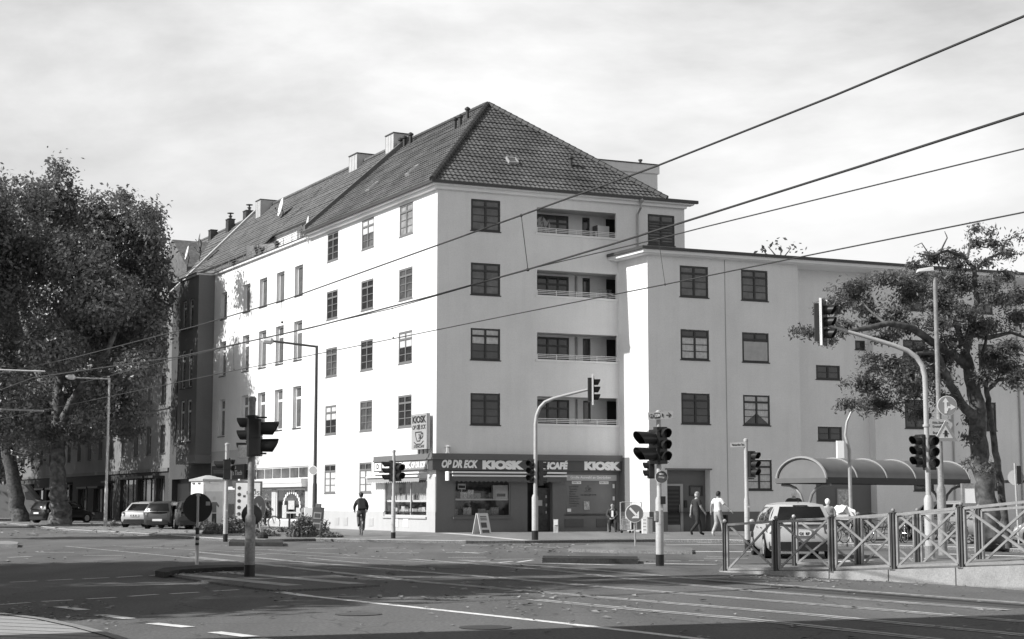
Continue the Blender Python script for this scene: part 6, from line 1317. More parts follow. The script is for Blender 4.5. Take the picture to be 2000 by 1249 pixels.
# car at the right edge behind the tree and one further left of it
car(Vector((wx(2010) * 1.0 + .3, 56.5, ZR)), rd(-68), 'silver car at the right edge behind the locust tree', paint('paint_silver2', .40, .5), 4.2, 1.8, 1.50)
car(Vector(((1855 - 1000) * 62 / F, 63.0, 0)), rd(-84), 'light car hidden behind the parked bicycles and the railings', paint('paint_silver3', .5, .3), 4.2, 1.75, 1.45)
# van
vY = 146; s_ = vY / F
def vanx(x): return (x - CX) * s_
p = Vector((vanx(20), vY, 0)); o = thing('parked_van', 'tall grey panel van with a sloping windscreen behind the leaning plane tree', 'van', p); VZ = lambda y: zat(y, vY)
prof = [(vanx(-70), VZ(1016)), (vanx(-70), VZ(950)), (vanx(-62), VZ(945.5)), (vanx(50), VZ(945.5)), (vanx(60), VZ(949)), (vanx(80), VZ(975)), (vanx(97), VZ(981)), (vanx(103), VZ(988)), (vanx(104), VZ(1009)), (vanx(100), VZ(1013)), (vanx(-60), VZ(1014))]
m = MB(); n_ = len(prof); cz = sum(z for x, z in prof) / n_
lay = [(vY - 1.0, .96), (vY - .9, 1.0), (vY + .9, 1.0), (vY + 1.0, .96)]; vs = []
for yy, k_ in lay: vs += [(x, yy, cz + (z - cz) * k_) for x, z in prof]
m.add(vs, [(i * n_ + j, i * n_ + (j + 1) % n_, (i + 1) * n_ + (j + 1) % n_, (i + 1) * n_ + j) for i in range(3) for j in range(n_)] + [list(range(n_)), list(range(3 * n_, 4 * n_))[::-1]]); m.build('body', paint('paint_van', .22, .1, .4), o, smooth=True)
m = MB(); m.prismy([(vanx(60), VZ(962)), (vanx(68), VZ(961)), (vanx(79), VZ(974)), (vanx(77), VZ(977)), (vanx(63), VZ(976))], vY - 1.02, vY - .97); m.build('side_window', CARG, o)
for x in (-50, 85):
    m = MB(); m.lathe([(.2, -.1), (.34, -.1), (.34, .1), (.2, .1)], 20, (vanx(x), vY - .9, .34), 'y'); wh = m.build('wheel', RUB, o); m = MB(); m.lathe([(.2, -.12), (.2, -.1), (.04, -.13)], 16, (vanx(x), vY - .9, .34), 'y'); m.build('rim', GALV, wh)
m = MB(); m.box(vanx(10), vanx(38), vY - .5, vY + .5, VZ(945), VZ(941)); m.build('roof_box', SIGNW, o)
# ================================================================ BICYCLES
def bicycle(W, label, group=None, c=.05, parent=None, basket=False):
    """local +y forward, wheels on the ground"""
    o = thing('bicycle', label, 'bicycle', W, group)
    for yy in (-.52, .52):
        m = MB(); q = [(0, yy + .33 * math.cos(a * math.pi / 12), .34 + .33 * math.sin(a * math.pi / 12)) for a in range(25)]; m.tube(q, .017, 6, cap=False); wh = m.build('wheel', RUB, o, place=W, smooth=True)
        m = MB()
        for k_ in range(9): a = k_ * math.pi / 9; m.tube([(0, yy + .31 * math.cos(a), .34 + .31 * math.sin(a)), (0, yy - .31 * math.cos(a), .34 - .31 * math.sin(a))], .003, 4)
        m.tube([(0, yy + .31 * math.cos(a * math.pi / 10), .34 + .31 * math.sin(a * math.pi / 10)) for a in range(21)], .010, 5, cap=False); m.lathe([(.025, -.05), (.025, .05)], 8, (0, yy, .34), 'x'); m.build('rim', CHROME, wh, place=W)
        m = MB(); m.tube([(0, yy + .37 * math.cos(a), .34 + .37 * math.sin(a)) for a in [i * .3 + (.6 if yy < 0 else .3) for i in range(8)]], .016, 5); m.build('mudguard', P('bike_frame_%d' % int(c * 100), c, .3), o, place=W)
    m = MB(); bb, st_, hd, hb = (0, -.08, .30), (0, -.22, .80), (0, .36, .86), (0, .40, .66)
    for a, b in ((bb, st_), (bb, hb), ((0, -.20, .72), hd), (bb, (0, -.52, .34)), ((0, -.2, .74), (0, -.52, .34)), (hd, hb), (hb, (0, .52, .34))): m.tube([a, b], .017, 6)
    m.build('frame', P('bike_frame_%d' % int(c * 100), c, .3), o, place=W)
    m = MB(); m.tube([(-.28, .18, 1.02), (-.24, .32, 1.05), (0, .38, 1.0), (.24, .32, 1.05), (.28, .18, 1.02)], .013, 6); m.tube([hd, (0, .36, 1.0)], .014, 6); m.build('handlebar', BLACKM, o, place=W)
    m = MB(); m.add(*ellipsoid((0, -.25, .94), (.08, .14, .035), 10)); m.tube([st_, (0, -.25, .92)], .014, 6); m.build('saddle', BLACK, o, place=W)
    m = MB(); m.lathe([(.09, -.005), (.09, .005)], 14, (.05, -.08, .30), 'x'); m.bar((-.1, -.08, .30), (.1, -.08, .30), .015, .015); m.bar((.1, -.08, .3), (.1, .06, .22), .012, .025); m.bar((-.1, -.08, .3), (-.1, -.22, .38), .012, .025); m.build('crank', GALV, o, place=W)
    m = MB(); m.tube([(.05, -.55, .72), (.05, -.25, .72)], .008, 4).tube([(-.05, -.55, .72), (-.05, -.25, .72)], .008, 4).tube([(.05, -.52, .72), (.03, -.52, .36)], .007, 4); m.build('carrier', BLACKM, o, place=W)
    return o
def bw_(x, Y, h): y = Vector((math.sin(h), math.cos(h), 0)); xx = Vector((y.y, -y.x, 0)); return Matrix(((xx.x, y.x, 0, (x - CX) * Y / F), (xx.y, y.y, 0, Y), (0, 0, 1, 0), (0, 0, 0, 1)))
b0 = bicycle(bw_(1646, 56, rd(245)), 'parked bicycle nearest the white hatchback, front wheel towards it', 'bicycles parked before the shelter', .08); index_kids()
lab = ['second parked bicycle from the white hatchback', 'third parked bicycle from the white hatchback', 'parked bicycle in the middle of the row', 'fifth parked bicycle, just left of the pale mast', 'parked bicycle behind the pale mast', 'parked bicycle just right of the pale mast', 'last parked bicycle of the row, before the light car']
for i, (x, Y, h) in enumerate([(1662, 56.6, 230), (1688, 57, 215), (1710, 57.4, 300), (1750, 56.8, 200), (1772, 57.2, 215), (1800, 57, 205), (1835, 57.6, 290)]): dup(b0, bw_(x, Y, rd(h)) @ Matrix.Rotation(rd(4), 4, 'Y'), lab[i])
o = thing('cargo_cover', 'white plastic cover lying over the saddles of the parked bicycles', 'cover', bw_(1640, 55, 0)); m = MB(bw_(1640, 55, 0)); rn = random.Random(3); n = 6; vs = [(-.45 + .9 * i / n, -.1 + .3 * j / n, 1.0 + .16 * math.sin(i * 1.9 + j) + .18 * math.sin(math.pi * i / n)) for i in range(n + 1) for j in range(n + 1)]
m.add(vs, [(i * (n + 1) + j, (i + 1) * (n + 1) + j, (i + 1) * (n + 1) + j + 1, i * (n + 1) + j + 1) for i in range(n) for j in range(n)]); m.box(-.3, .2, -.1, .15, .82, 1.0); m.build('cloth', SIGNW, o)

# ================================================================ PEOPLE
def person(W, label, J=None, sc=1.0, top=.2, bottom=.05, shoe=.03, sleeve='short', hair=HAIRD, hat=None, skirt=False, build=1.0, hairlen=0, extra=None, group=None):
    """one continuous skinned body; clothes are shells over it. local +y is the way the person faces"""
    jd = dict(pel=(0, 0, .94), spi=(0, 0, 1.12), che=(0, .01, 1.33), nek=(0, .0, 1.49), hed=(0, .03, 1.575),
              sL=(-.185, 0, 1.43), eL=(-.24, -.03, 1.15), wL=(-.25, .05, .90), sR=(.185, 0, 1.43), eR=(.24, -.03, 1.15), wR=(.25, .05, .90),
              hL=(-.095, 0, .90), kL=(-.10, .02, .50), aL=(-.10, -.03, .10), tL=(-.11, .14, .035), hR=(.095, 0, .90), kR=(.10, .02, .50), aR=(.10, -.03, .10), tR=(.11, .14, .035))
    jd.update(J or {}); names = list(jd); ix = {k: i for i, k in enumerate(names)}
    E = [('pel', 'spi'), ('spi', 'che'), ('che', 'nek'), ('nek', 'hed'), ('che', 'sL'), ('sL', 'eL'), ('eL', 'wL'), ('che', 'sR'), ('sR', 'eR'), ('eR', 'wR'), ('pel', 'hL'), ('hL', 'kL'), ('kL', 'aL'), ('aL', 'tL'), ('pel', 'hR'), ('hR', 'kR'), ('kR', 'aR'), ('aR', 'tR')]
    R = dict(pel=(.15, .115), spi=(.135, .105), che=(.165, .115), nek=(.066, .066), hed=(.06, .065), sL=(.07, .07), eL=(.047, .047), wL=(.032, .03), hL=(.098, .098), kL=(.066, .066), aL=(.042, .045), tL=(.042, .03))
    me = bpy.data.meshes.new('skel'); me.from_pydata([jd[n] for n in names], [(ix[a], ix[b]) for a, b in E], []); ob = bpy.data.objects.new('skel', me); COL.objects.link(ob)
    ob.modifiers.new('s', 'SKIN'); sb = ob.modifiers.new('u', 'SUBSURF'); sb.levels = 2; sb.render_levels = 2
    for n in names:
        r = R.get(n) or R[n[0] + 'L']; v = me.skin_vertices[0].data[ix[n]]; v.radius = (r[0] * build, r[1] * build); v.use_root = (n == 'pel')
    dg = bpy.context.evaluated_depsgraph_get(); ev = bpy.data.meshes.new_from_object(ob.evaluated_get(dg)); bpy.data.objects.remove(ob)
    S_ = Matrix.Scale(sc, 4); Wn = W @ S_; o = thing('person', label, 'person', W, group)
    vs = [v.co.copy() for v in ev.vertices]; ns = [v.normal.copy() for v in ev.vertices]; fs = [list(p.vertices) for p in ev.polygons]
    def seg(p):
        b = None
        for a, c in E:
            A_, B_ = Vector(jd[a]), Vector(jd[c]); t = max(0, min(1, (p - A_).dot(B_ - A_) / (B_ - A_).length_squared)); dd = (p - A_ - (B_ - A_) * t).length / (R.get(a) or R[a[0] + 'L'])[0]
            if b is None or dd < b[0]: b = (dd, a, c, t)
        return b
    cls = []
    for f in fs:
        c = sum((vs[i] for i in f), Vector()) / len(f); _, a, b, t = seg(c)
        if b in ('tL', 'tR') or (b in ('aL', 'aR') and t > .93): cls.append('shoe')
        elif b in ('hL', 'hR', 'kL', 'kR', 'aL', 'aR') or (a == 'pel' and t < .3): cls.append('leg')
        elif b in ('wL', 'wR'): cls.append('top' if sleeve == 'long' and t < .95 else 'skin')
        elif b in ('eL', 'eR'): cls.append('top' if sleeve == 'long' or t < .62 else 'skin')
        elif b == 'hed': cls.append('skin')
        elif b == 'nek' and t > .85: cls.append('skin')
        else: cls.append('top')
    bm_ = MB(Wn); bm_.add(vs, fs)
    hd = Vector(jd['hed']); hc = hd + Vector((0, .015, .075)); fw = Vector((0, 1, 0))
    bm_.add(*ellipsoid(hc, (.080, .100, .120), 16)); bm_.add(*ellipsoid(hc + Vector((0, .098, -.01)), (.013, .02, .026), 8)); bm_.add(*ellipsoid(hc + Vector((0, .06, -.085)), (.04, .035, .03), 8))
    for s_ in (-1, 1): bm_.add(*ellipsoid(hc + Vector((s_ * .078, -.005, -.01)), (.012, .02, .032), 8))
    for s_ in 'LR':                                              # hands: palm, four fingers, thumb
        wv, ev_ = Vector(jd['w' + s_]), Vector(jd['e' + s_]); d = (wv - ev_).normalized(); side = d.cross(Vector((0, 1, 0)) if abs(d.y) < .8 else Vector((0, 0, 1))).normalized(); up = side.cross(d); sg = -1 if s_ == 'L' else 1
        fdir = Vector((0, 1, 0)) - d * d.y; fdir = fdir.normalized() if fdir.length > .1 else up
        pc = wv + d * .045; X_ = fdir; m2 = [pc - d * .05, pc + d * .045]
        bm_.tube([wv - d * .02, wv + d * .02, pc + d * .02, pc + d * .045], [.026, .030, .036, .032], 8)
        pn = d.cross(X_).normalized() * (-sg)
        for k_ in range(4):
            b0_ = pc + d * .04 + X_ * (-.027 + .018 * k_); ln = (.060, .072, .078, .068)[k_]; bm_.tube([b0_, b0_ + d * ln * .45 + pn * .006, b0_ + d * ln * .8 + pn * .022, b0_ + d * ln + pn * .036], [.0095, .009, .008, .0065], 6)
        bm_.tube([wv + d * .015 + X_ * .025, wv + d * .05 + X_ * .05, wv + d * .08 + X_ * .055], [.012, .011, .008], 6)
    bm_.build('body', SKIN, o, smooth=True)
    def shell(kind, off, mat, name):
        m = MB(Wn); mp = {}
        for f, c in zip(fs, cls):
            if c != kind: continue
            for i in f:
                if i not in mp: mp[i] = len(m.v); w2 = vs[i] + ns[i] * off; m.v.append(m.T @ w2)
            m.f.append([mp[i] for i in f]); m.mi.append(0)
        if m.f: return m.build(name, mat, o, smooth=True)
    shell('top', .020, P('cloth_%02d' % int(top * 100), top, .9, .25, 6, .4, 14), 'shirt'); shell('leg', .016, P('cloth_%02d' % int(bottom * 100), bottom, .9, .25, 6, .4, 14), 'trousers'); shell('shoe', .010, P('cloth_%02d' % int(shoe * 100), shoe, .9, .25, 6, .4, 14), 'shoes')
    # eyes, mouth, hair
    m = MB(Wn)
    for s_ in (-1, 1): m.add(*ellipsoid(hc + Vector((s_ * .028, .088, .008)), (.011, .008, .007), 8))
    m.add(*ellipsoid(hc + Vector((0, .088, -.052)), (.022, .006, .005), 8)); m.build('face_features', HAIRD, o)
    if hair:
        m = MB(Wn); v2, f2 = ellipsoid(hc + Vector((0, -.012, .014)), (.092, .110, .124), 18); keep = []
        for f in f2:
            c = sum((Vector(v2[i]) for i in f), Vector()) / len(f) - hc
            if c.z > .045 or (c.y < -.01 and c.z > -.06 - hairlen) or (abs(c.x) > .06 and c.y < .02 and c.z > 0): keep.append(f)
        v2 = [Vector(v) + Vector((random.gauss(0, .003), random.gauss(0, .003), random.gauss(0, .003))) for v in v2]; m.add(v2, keep); m.build('hair', hair, o, smooth=True)
    if hat: m = MB(Wn); v2, f2 = ellipsoid(hc + Vector((0, 0, .035)), (.10, .12, .105), 16); m.add(v2, [f for f in f2 if sum(v2[i][2] for i in f) / len(f) > hc.z + .02]); m.build('cap', hat, o, smooth=True)
    return o, Wn, hc
def pw(x, y, face, z=0.0, Y=None): g = G(x, y, z) if Y is None else Vector(((x - CX) * Y / F, Y, z)); yv = Vector((math.sin(face), math.cos(face), 0)); xx = Vector((yv.y, -yv.x, 0)); return Matrix(((xx.x, yv.x, 0, g.x), (xx.y, yv.y, 0, g.y), (0, 0, 1, z), (0, 0, 0, 1)))
walk = dict(kL=(-.09, .20, .52), aL=(-.10, .26, .11), tL=(-.10, .43, .06), kR=(.09, -.02, .52), aR=(.09, -.34, .19), tR=(.09, -.28, .05), eR=(.23, .06, 1.16), wR=(.24, .22, .96), eL=(-.23, -.10, 1.16), wL=(-.25, -.12, .90))
person(pw(1361, 1047, rd(62)), 'man in a dark vest and dark trousers striding right past the entrance', walk, 1.04, .04, .035, .02, 'short', HAIRG, hat=P('cap_grey', .25, .8))
wk2 = dict(kR=(.09, .16, .52), aR=(.10, .20, .10), tR=(.10, .36, .04), kL=(-.09, .0, .52), aL=(-.09, -.22, .15), tL=(-.09, -.12, .04), eR=(.30, .10, 1.20), wR=(.44, .24, 1.03), eL=(-.30, -.06, 1.22), wL=(-.36, -.02, 1.0))
o, Wn, hc = person(pw(1403, 1049, rd(52)), 'man in a white T-shirt and pale jeans walking right with an arm stretched out', wk2, 1.05, .8, .36, .6, 'short', HAIRD)
m = MB(Wn); m.bbox(.02, .24, .22, .34, .35, .85, .03); m.build('bag', BLACK, o)
# seated man
sit = dict(pel=(0, 0, .53), spi=(0, .03, .72), che=(0, .08, .93), nek=(0, .12, 1.09), hed=(0, .17, 1.19), sL=(-.185, .08, 1.02), eL=(-.26, .18, .80), wL=(-.10, .36, .68), sR=(.185, .08, 1.02), eR=(.26, .18, .80), wR=(.10, .38, .66),
           hL=(-.10, .05, .50), kL=(-.16, .46, .50), aL=(-.17, .44, .10), tL=(-.19, .60, .035), hR=(.10, .05, .50), kR=(.14, .48, .50), aR=(.10, .42, .10), tR=(.10, .58, .035))
o, Wn, hc = person(pw(1197, 1040, rd(188)), 'man in a dark open jacket sitting on a ledge, hands together, beside the wire cage', sit, 1.0, .05, .035, .02, 'long', HAIRD)
m = MB(Wn); m.add([(-.05, .235, .72), (.05, .235, .72), (.045, .225, 1.02), (-.045, .225, 1.02), (-.05, .20, .72), (.05, .20, .72), (.045, .19, 1.02), (-.045, .19, 1.02)], [(0, 1, 2, 3), (4, 5, 6, 7), (0, 1, 5, 4), (2, 3, 7, 6), (0, 3, 7, 4), (1, 2, 6, 5)]); m.build('shirt_front', SIGNW, o)
s_o = thing('seat_crate', 'low dark crate the seated man sits on', 'crate', W2.pt(9.0, 0, -1.3)); gW = pw(1197, 1040, rd(188)); m = MB(gW); m.bbox(-.25, .25, -.28, .10, 0, .415, .02); m.build('crate', P('crate_grey', .2, .8), s_o)
# two people behind the car
person(pw(1547, 0, rd(12), Y=51.5), 'grey-haired man in a dark jacket seen from behind over the car roof', None, 1.03, .05, .06, .03, 'long', P('hair_white', .8, .8), hairlen=.03)
person(pw(1613, 0, rd(-8), Y=51.0), 'white-haired woman in a pale jacket seen from behind, right of the man behind the car', None, .86, .42, .1, .05, 'long', P('hair_white', .8, .8), hairlen=.06)
# cyclists
ride = dict(pel=(0, -.24, 1.03), spi=(0, -.17, 1.20), che=(0, -.04, 1.38), nek=(0, .05, 1.53), hed=(0, .10, 1.63), sL=(-.18, .0, 1.47), eL=(-.28, .14, 1.22), wL=(-.27, .26, 1.08), sR=(.18, .0, 1.47), eR=(.28, .14, 1.22), wR=(.27, .26, 1.08),
            hL=(-.09, -.2, .99), kL=(-.11, .14, .82), aL=(-.11, -.14, .44), tL=(-.11, .0, .40), hR=(.09, -.2, .99), kR=(.11, .08, .66), aR=(.11, .04, .28), tR=(.11, .19, .23))
def rider(W, lab1, lab2, **k): bicycle(W, lab1, None, .04); return person(W, lab2, ride, **k)
o, Wn, hc = rider(pw(705, 1046, rd(-10)), 'dark bicycle ridden away along the sunny wall', 'cyclist in dark clothes with a backpack riding away along the sunny wall', sc=1.0, top=.03, bottom=.10, shoe=.03, sleeve='long', hair=HAIRD, hat=BLACK)
m = MB(Wn); m.T = Wn @ Matrix.Translation((0, -.22, 1.34)) @ Matrix.Rotation(rd(-24), 4, 'X'); m.bbox(-.17, .17, -.12, .08, -.26, .22, .05); m.build('backpack', P('backpack', .02, .8, .3, 5), o)
rider(pw(521, 1027, rd(105), Y=84.5), 'bicycle with bright wheels ridden past the light box', 'cyclist in a grey top riding to the right in front of the light box', sc=1.0, top=.14, bottom=.03, shoe=.05, sleeve='short', hair=P('hair_mid', .15, .8))

# ================================================================ KERBSIDE THINGS
# white hut with a hipped lid
Yh = 89.0; hx_ = lambda x: (x - CX) * Yh / F; zh = lambda y: zat(y, Yh)
o = thing('utility_hut', 'white transformer hut with a low hipped roof and a painted figure on its door side', 'hut', (hx_(405), Yh, 0))
Q = [Vector((hx_(368), Yh + 1.2, 0)), Vector((hx_(405), Yh - .7, 0)), Vector((hx_(441), Yh + .1, 0)), Vector((hx_(404), Yh + 2.2, 0))]
zt_ = zh(940.5); MB().prismz([(q.x, q.y) for q in Q], 0, zt_).build('wall', P('hut_white', .72, .7, .12, 3), o)
cx_ = sum((q for q in Q), Vector()) / 4; ex = [cx_ + (q - cx_) * 1.13 for q in Q]; m = MB(); m.add([(q.x, q.y, zt_) for q in ex] + [(q.x, q.y, zt_ + .1) for q in ex] + [(cx_.x - .1, cx_.y, zh(929)), (cx_.x + .1, cx_.y, zh(929))], [(0, 1, 2, 3), (0, 1, 5, 4), (1, 2, 6, 5), (2, 3, 7, 6), (3, 0, 4, 7), (4, 5, 8), (5, 6, 9, 8), (6, 7, 9), (7, 4, 8, 9)]); m.build('roof', P('hut_roof', .38, .8, .2), o)
HW = Wall(Q[1], math.atan2((Q[2] - Q[1]).x, (Q[2] - Q[1]).y)); wl = (Q[2] - Q[1]).length
m = MB(HW.M()); m.box(.12, wl - .12, -.03, -.003, .15, 2.0); d_ = m.build('door', P('hut_door', .55, .7, .1, 3), o)
m = MB(HW.M(wl * .52, -.035, 0)); m.prismy([(-.13, .85), (.13, .85), (.12, 1.25), (.27, 1.12), (.30, 1.22), (.14, 1.42), (-.14, 1.42), (-.30, 1.22), (-.27, 1.12), (-.12, 1.25)], 0, -.004); m.build('painted_shirt', P('mural_grey', .14, .7), d_)
m = MB(HW.M(wl * .52, -.035, 0)); m.prismy([(-.15, .05), (-.03, .05), (0, .6), (.03, .05), (.15, .05), (.13, .8), (-.13, .8)], 0, -.004); m.build('painted_trousers', P('mural_dark', .03, .7), d_)
m = MB(HW.M(wl * .52, -.035, 0)); m.lathe([(.10, -.004), (.10, 0)], 14, (0, 0, 1.62), 'y'); m.build('painted_face', P('mural_pale', .45, .7), d_)
m = MB(HW.M()); m.box(wl * .3, wl * .75, -.05, -.003, 2.42, 2.52); m.build('vent_slot', TRIM, o)
HL = Wall(Q[0], math.atan2((Q[1] - Q[0]).x, (Q[1] - Q[0]).y)); l2 = (Q[1] - Q[0]).length
for a in (.15, .6): MB(HL.M()).box(l2 * a, l2 * (a + .18), -.04, -.003, 2.4, 2.48).build('vent_slot', P('slot_dark', .1), o)
m = MB(HL.M())
for a in (.1, .25, .55, .75): m.box(l2 * a, l2 * a + .1, -.03, -.003, .35, .48)
m.build('vent_hole', P('slot_dark', .1), o)
# advertising light box
Yb = 87; bx = lambda x: (x - CX) * Yb / F; zb_ = lambda y: zat(y, Yb)
o = thing('poster_light_box', 'upright framed advertising light box with small drawn figures', 'advertising box', (bx(487), Yb, 0))
m = MB(); m.bbox(bx(461), bx(514), Yb, Yb + .3, zb_(1018), zb_(941), .06); m.build('case', P('case_dark', .10, .4), o)
pf = MB().box(bx(464), bx(511), Yb - .02, Yb - .003, zb_(1014), zb_(944)).build('poster', P('poster_pale', .75, .5, .06, 1.5), o)
m = MB()
for i in range(5): m.lathe([(.10, -.004), (.10, 0)], 12, (bx(470.5), Yb - .024, zb_(954 + i * 12.5)), 'y')
for i, (a, b) in enumerate([(478, 972), (484, 990), (492, 1000), (503, 988), (506, 1003), (497, 960)]): m.box(bx(a), bx(a) + .14, Yb - .026, Yb - .021, zb_(b), zb_(b) + .12)
m.build('drawn_figures', P('figure_grey', .08, .6), pf)
text('MUSS\nGEN\nDIR!', Matrix.Translation((bx(500), Yb - .026, zb_(973))), .26, P('letter_mid', .09, .5), pf, bold=.0, width=.85)
m = MB(); m.box(bx(466), bx(470), Yb + .05, Yb + .2, -.0, zb_(1018)).box(bx(505), bx(509), Yb + .05, Yb + .2, 0, zb_(1018)); m.build('feet', BLACKM, o)
# newspaper boxes, litter bin, parcel tray by the bush
Yn = 68; nx = lambda x: (x - CX) * Yn / F; zn = lambda y: zat(y, Yn)
o = thing('newspaper_box', 'leaning grey newspaper box with two framed covers', 'newspaper box', (nx(620), Yn, 0)); Wb = Matrix.Translation((nx(620), Yn, 0)) @ Matrix.Rotation(rd(4), 4, 'Y')
MB().bbox(-.23, .23, 0, .35, 0, zn(991), .02).build('case', P('box_dark', .12, .5), o, place=Wb)
for z in (.28, .72): MB().box(-.16, .16, -.012, -.003, z, z + .28).build('cover_frame', SIGNM, o, place=Wb); MB().box(-.12, .12, -.018, -.013, z + .05, z + .23).build('cover', P('box_dark', .12), o, place=Wb)
MB().bbox(-.12, .10, .1, .3, zn(991), zn(984), .02).build('lid', POSTD, o, place=Wb)
o = thing('newspaper_box', 'white newspaper box half hidden behind the leaning grey one', 'newspaper box', (nx(606), Yn + .5, 0)); m = MB(Matrix.Translation((nx(606), Yn + .4, 0))); m.bbox(-.25, .2, 0, .3, 0, zn(992), .02); m.build('case', SIGNW, o); m = MB(Matrix.Translation((nx(606), Yn + .4, 0))); m.box(-.18, .13, -.01, -.002, .3, .8); m.build('cover_window', PANEG, o)
o = thing('litter_bin', 'round-topped grey bin left of the newspaper boxes', 'bin', (nx(590), Yn + 2, 0)); m = MB(); m.lathe([(.2, 0), (.22, .05), (.22, .95), (.19, 1.05), (.08, 1.09)], 16, (nx(588), Yn + 2, .1)); m.build('bin_body', P('bin_grey', .2, .5), o, smooth=True); m = MB(); m.box(nx(588) - .12, nx(588) + .12, Yn + 1.76, Yn + 1.8, .9, .98); m.build('slot', BLACK, o)
o = thing('display_bench', 'pale table on dark legs under the decorated shop window', 'table', ((575 - CX) * 84 / F, 84, 0)); Yt = 84; tx = lambda x: (x - CX) * Yt / F; m = MB(); m.box(tx(559), tx(592), Yt, Yt + .6, zat(1003, Yt), zat(1000, Yt)); m.build('table_top', TRIM, o)
for x in (566, 586): MB().box(tx(x), tx(x + 3), Yt + .1, Yt + .4, 0, zat(1003, Yt)).build('leg', BLACKM, o)
# A-frame boards
def aframe(px, py, h, label, col):
    g = G(px, py); o = thing('advertising_board', label, 'A-board', g); m = MB(Matrix.Translation(g) @ Matrix.Rotation(rd(38), 4, 'Z')); w_ = .30
    for s_ in (-1, 1):
        T = m.T.copy(); b = MB(T); y0 = s_ * .30
        b.add([(-w_, y0, 0), (w_, y0, 0), (w_, s_ * .02, h), (-w_, s_ * .02, h), (-w_, y0 + .03 * s_, 0), (w_, y0 + .03 * s_, 0), (w_, s_ * .05, h), (-w_, s_ * .05, h)], [(0, 1, 2, 3), (4, 5, 6, 7), (0, 1, 5, 4), (1, 2, 6, 5), (2, 3, 7, 6), (3, 0, 4, 7)]); pn_ = b.build('panel', col, o)
    k = -1; b = MB(m.T)
    def on(u, v): t = v; return (u, -(.30 + .03) * (1 - t) - .055 * t - .006, v * h)
    b.poly([on(-.2, .3), on(.12, .3), on(.12, .55), on(-.2, .55)]); b.poly([on(-.2, .05), on(.2, .05), on(.2, .2), on(-.2, .2)])
    for v in (.66, .74, .82): b.poly([on(-.18, v), on(.18, v), on(.18, v + .04), on(-.18, v + .04)])
    b.build('printed_panel', P('letter_mid', .09), o)
aframe(941, 1043, .92, 'pale folding advertising board standing before the kiosk window', P('board_pale', .65, .6))
g = G(1086, 1041); o = thing('paper_stand', 'small pale paper stand beside the kiosk door', 'stand', g); m = MB(Matrix.Translation(g)); m.bbox(-.11, .11, -.1, .1, 0, .62, .02); m.build('stand_body', P('stand_pale', .5, .6, .3, 6), o); MB(Matrix.Translation(g)).box(-.08, .08, -.13, -.102, .36, .58).build('label_plate', SIGNW, o)
g = G(1259, 1042.5); o = thing('cardboard_box', 'tall white box standing right of the wire cage', 'box', g); m = MB(Matrix.Translation(g)); m.bbox(-.12, .12, -.1, .15, 0, .78, .01); m.build('box_body', SIGNW, o)
for z in (.15, .3, .45, .6): MB(Matrix.Translation(g)).box(-.07, .06, -.106, -.102, z, z + .04).build('print_line', SIGNM, o)
g = G(1270, 1042.5); o = thing('grey_bin', 'slim grey bin between the white box and the pale post', 'bin', g); m = MB(Matrix.Translation(g)); m.bbox(-.11, .11, -.12, .12, 0, .70, .02); m.build('bin_body', P('bin_grey2', .25, .5), o); MB(Matrix.Translation(g)).bbox(-.13, .13, -.14, .14, .70, .74, .02).build('lid', POSTD, o)
# wire roll cage with parcels
g = G(1233, 1042); o = thing('roll_cage', 'wheeled wire roll cage beside the seated man', 'roll cage', g); m = MB(Matrix.Translation(g)); r = .012; hw, hd, hh = .48, .35, 1.42
for x in (-hw, -.0, hw): m.tube([(x, 0, .15), (x, 0, hh), ], .018, 6)
m.tube([(-hw, 0, hh - .06), (-hw + .06, 0, hh), (-.06, 0, hh), (0, 0, hh - .06)], .018, 6); m.tube([(0, 0, hh - .06), (.06, 0, hh), (hw - .06, 0, hh), (hw, 0, hh - .06)], .018, 6)
for x in (-hw, hw): m.tube([(x, 0, .2), (x, hd, .2), (x, hd, hh), (x, 0, hh - .1)], .014, 6)
for i in range(7): m.tube([(-hw + i * .07, 0, .2), (-hw + i * .07, 0, .75)], .006, 4)
for z in (.2, .38, .56, .75): m.tube([(-hw, 0, z), (0, 0, z)], .008, 4)
m.box(-hw, hw, 0, hd, .14, .18); m.build('cage_frame', GALV, o)
for x in (-hw + .05, -.05, .1, hw - .05): m = MB(Matrix.Translation(g)); m.lathe([(.06, -.015), (.06, .015)], 12, (x, .05, .065), 'y'); m.build('castor', RUB, o)
for (x, z, w_, h_, c, l) in ((-.24, .182, .36, .22, .55, 'lower white parcel in the roll cage'), (-.24, .42, .34, .24, .45, 'upper pale parcel in the roll cage'), (.24, .182, .4, .5, .08, 'dark parcel on the right side of the roll cage')):
    q = thing('parcel', l, 'parcel', g + Vector((x, .17, z))); m = MB(Matrix.Translation(g)); m.box(x - w_ / 2, x + w_ / 2, .04, .30, z, z + h_); m.build('carton', P('carton_%d' % int(c * 100), c, .8, .2, 5), q); MB(Matrix.Translation(g)).box(x - .03, x + .03, .035, .04, z, z + h_).build('tape', P('tape', .3, .4), q)
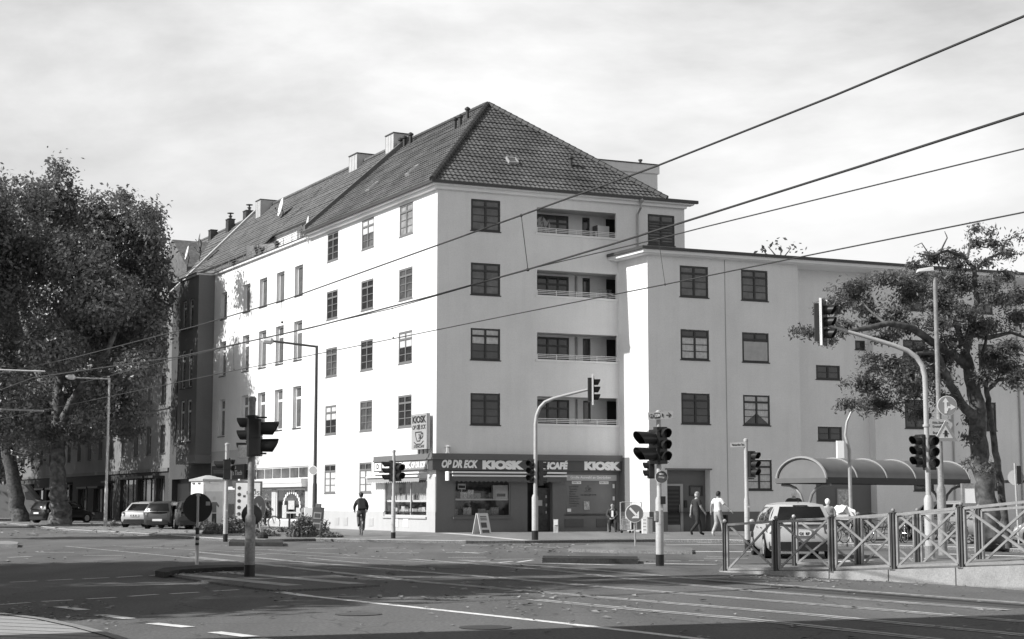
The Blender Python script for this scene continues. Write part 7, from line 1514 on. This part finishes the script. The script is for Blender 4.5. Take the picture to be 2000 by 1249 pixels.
# goods on display in the two open shop windows
def goods(W, x0, x1, z, seed, kinds, grp):
    rn = random.Random(seed); x = x0
    while x < x1:
        k = rn.choice(kinds); w_ = rn.uniform(.10, .17) if k == 'bottle' else rn.uniform(.18, .42); h_ = rn.uniform(.26, .34) if k == 'bottle' else rn.uniform(.18, .44)
        if x + w_ > x1: break
        c = rn.choice((.06, .45, .7, .8)); M = W.M(x + w_ / 2, .36, z)
        if k == 'bottle':
            m = MB(M); r = w_ * .34; m.lathe([(r, 0), (r, h_ * .6), (r * .35, h_ * .8), (r * .35, h_)], 8); q = m.build('bottle', P('bottle_%d' % int(c * 100), c, .15), None, place=None, label='bottle standing in the row ' + grp, cat='bottle', group='bottles ' + grp)
            q.name = 'bottle'
        else:
            m = MB(M); m.box(-w_ / 2, w_ / 2, 0, .2, 0, h_).box(-w_ * .35, w_ * .35, -.004, -.001, h_ * .2, h_ * .5); q = m.build('goods_box', P('goods_%d' % int(c * 100), c, .6, .6, 9, fine=.4, fscale=30), None, label='printed goods box displayed ' + grp, cat='box', group='goods boxes ' + grp)
        x += w_ + rn.uniform(.0, .03)
goods(W2, 1.05, 3.75, 1.585, 1, ['box', 'box', 'bottle'], 'on the shelf of the shaded kiosk window'); goods(W2, 1.05, 3.75, .81, 2, ['box'], 'at the bottom of the shaded kiosk window')
goods(W1, -5.9, -1.1, 1.525, 3, ['bottle'], 'on the shelf of the sunny kiosk window'); goods(W1, -5.9, -1.1, .81, 4, ['box', 'bottle', 'box'], 'at the bottom of the sunny kiosk window')
g = W2.pt(2.98 + .4, 1.585, .30); o = thing('poster_box', 'large white printed carton at the right of the shaded window shelf', 'box', g); m = MB(W2.M()); m.box(2.95, 3.72, .10, .30, 1.585, 2.22); m.build('carton', P('goods_white', .6, .6, .2, 9), o); m = MB(W2.M()); m.box(3.15, 3.6, .094, .099, 1.68, 1.82); m.build('print_bar', SIGNB, o)
g = W2.pt(1.3, 2.05, .3); o = thing('window_sign', 'small white framed notice in the left of the shaded kiosk window', 'sign', g); m = MB(W2.M()); m.box(1.15, 1.55, .10, .12, 2.02, 2.28); m.build('sign_plate', SIGNW, o); m = MB(W2.M()); m.box(1.18, 1.52, .09, .099, 2.08, 2.2); m.build('print_bar', SIGNB, o); m = MB(W2.M()); m.box(1.33, 1.37, .11, .13, 1.585, 2.02); m.build('stand', TRIM, o)
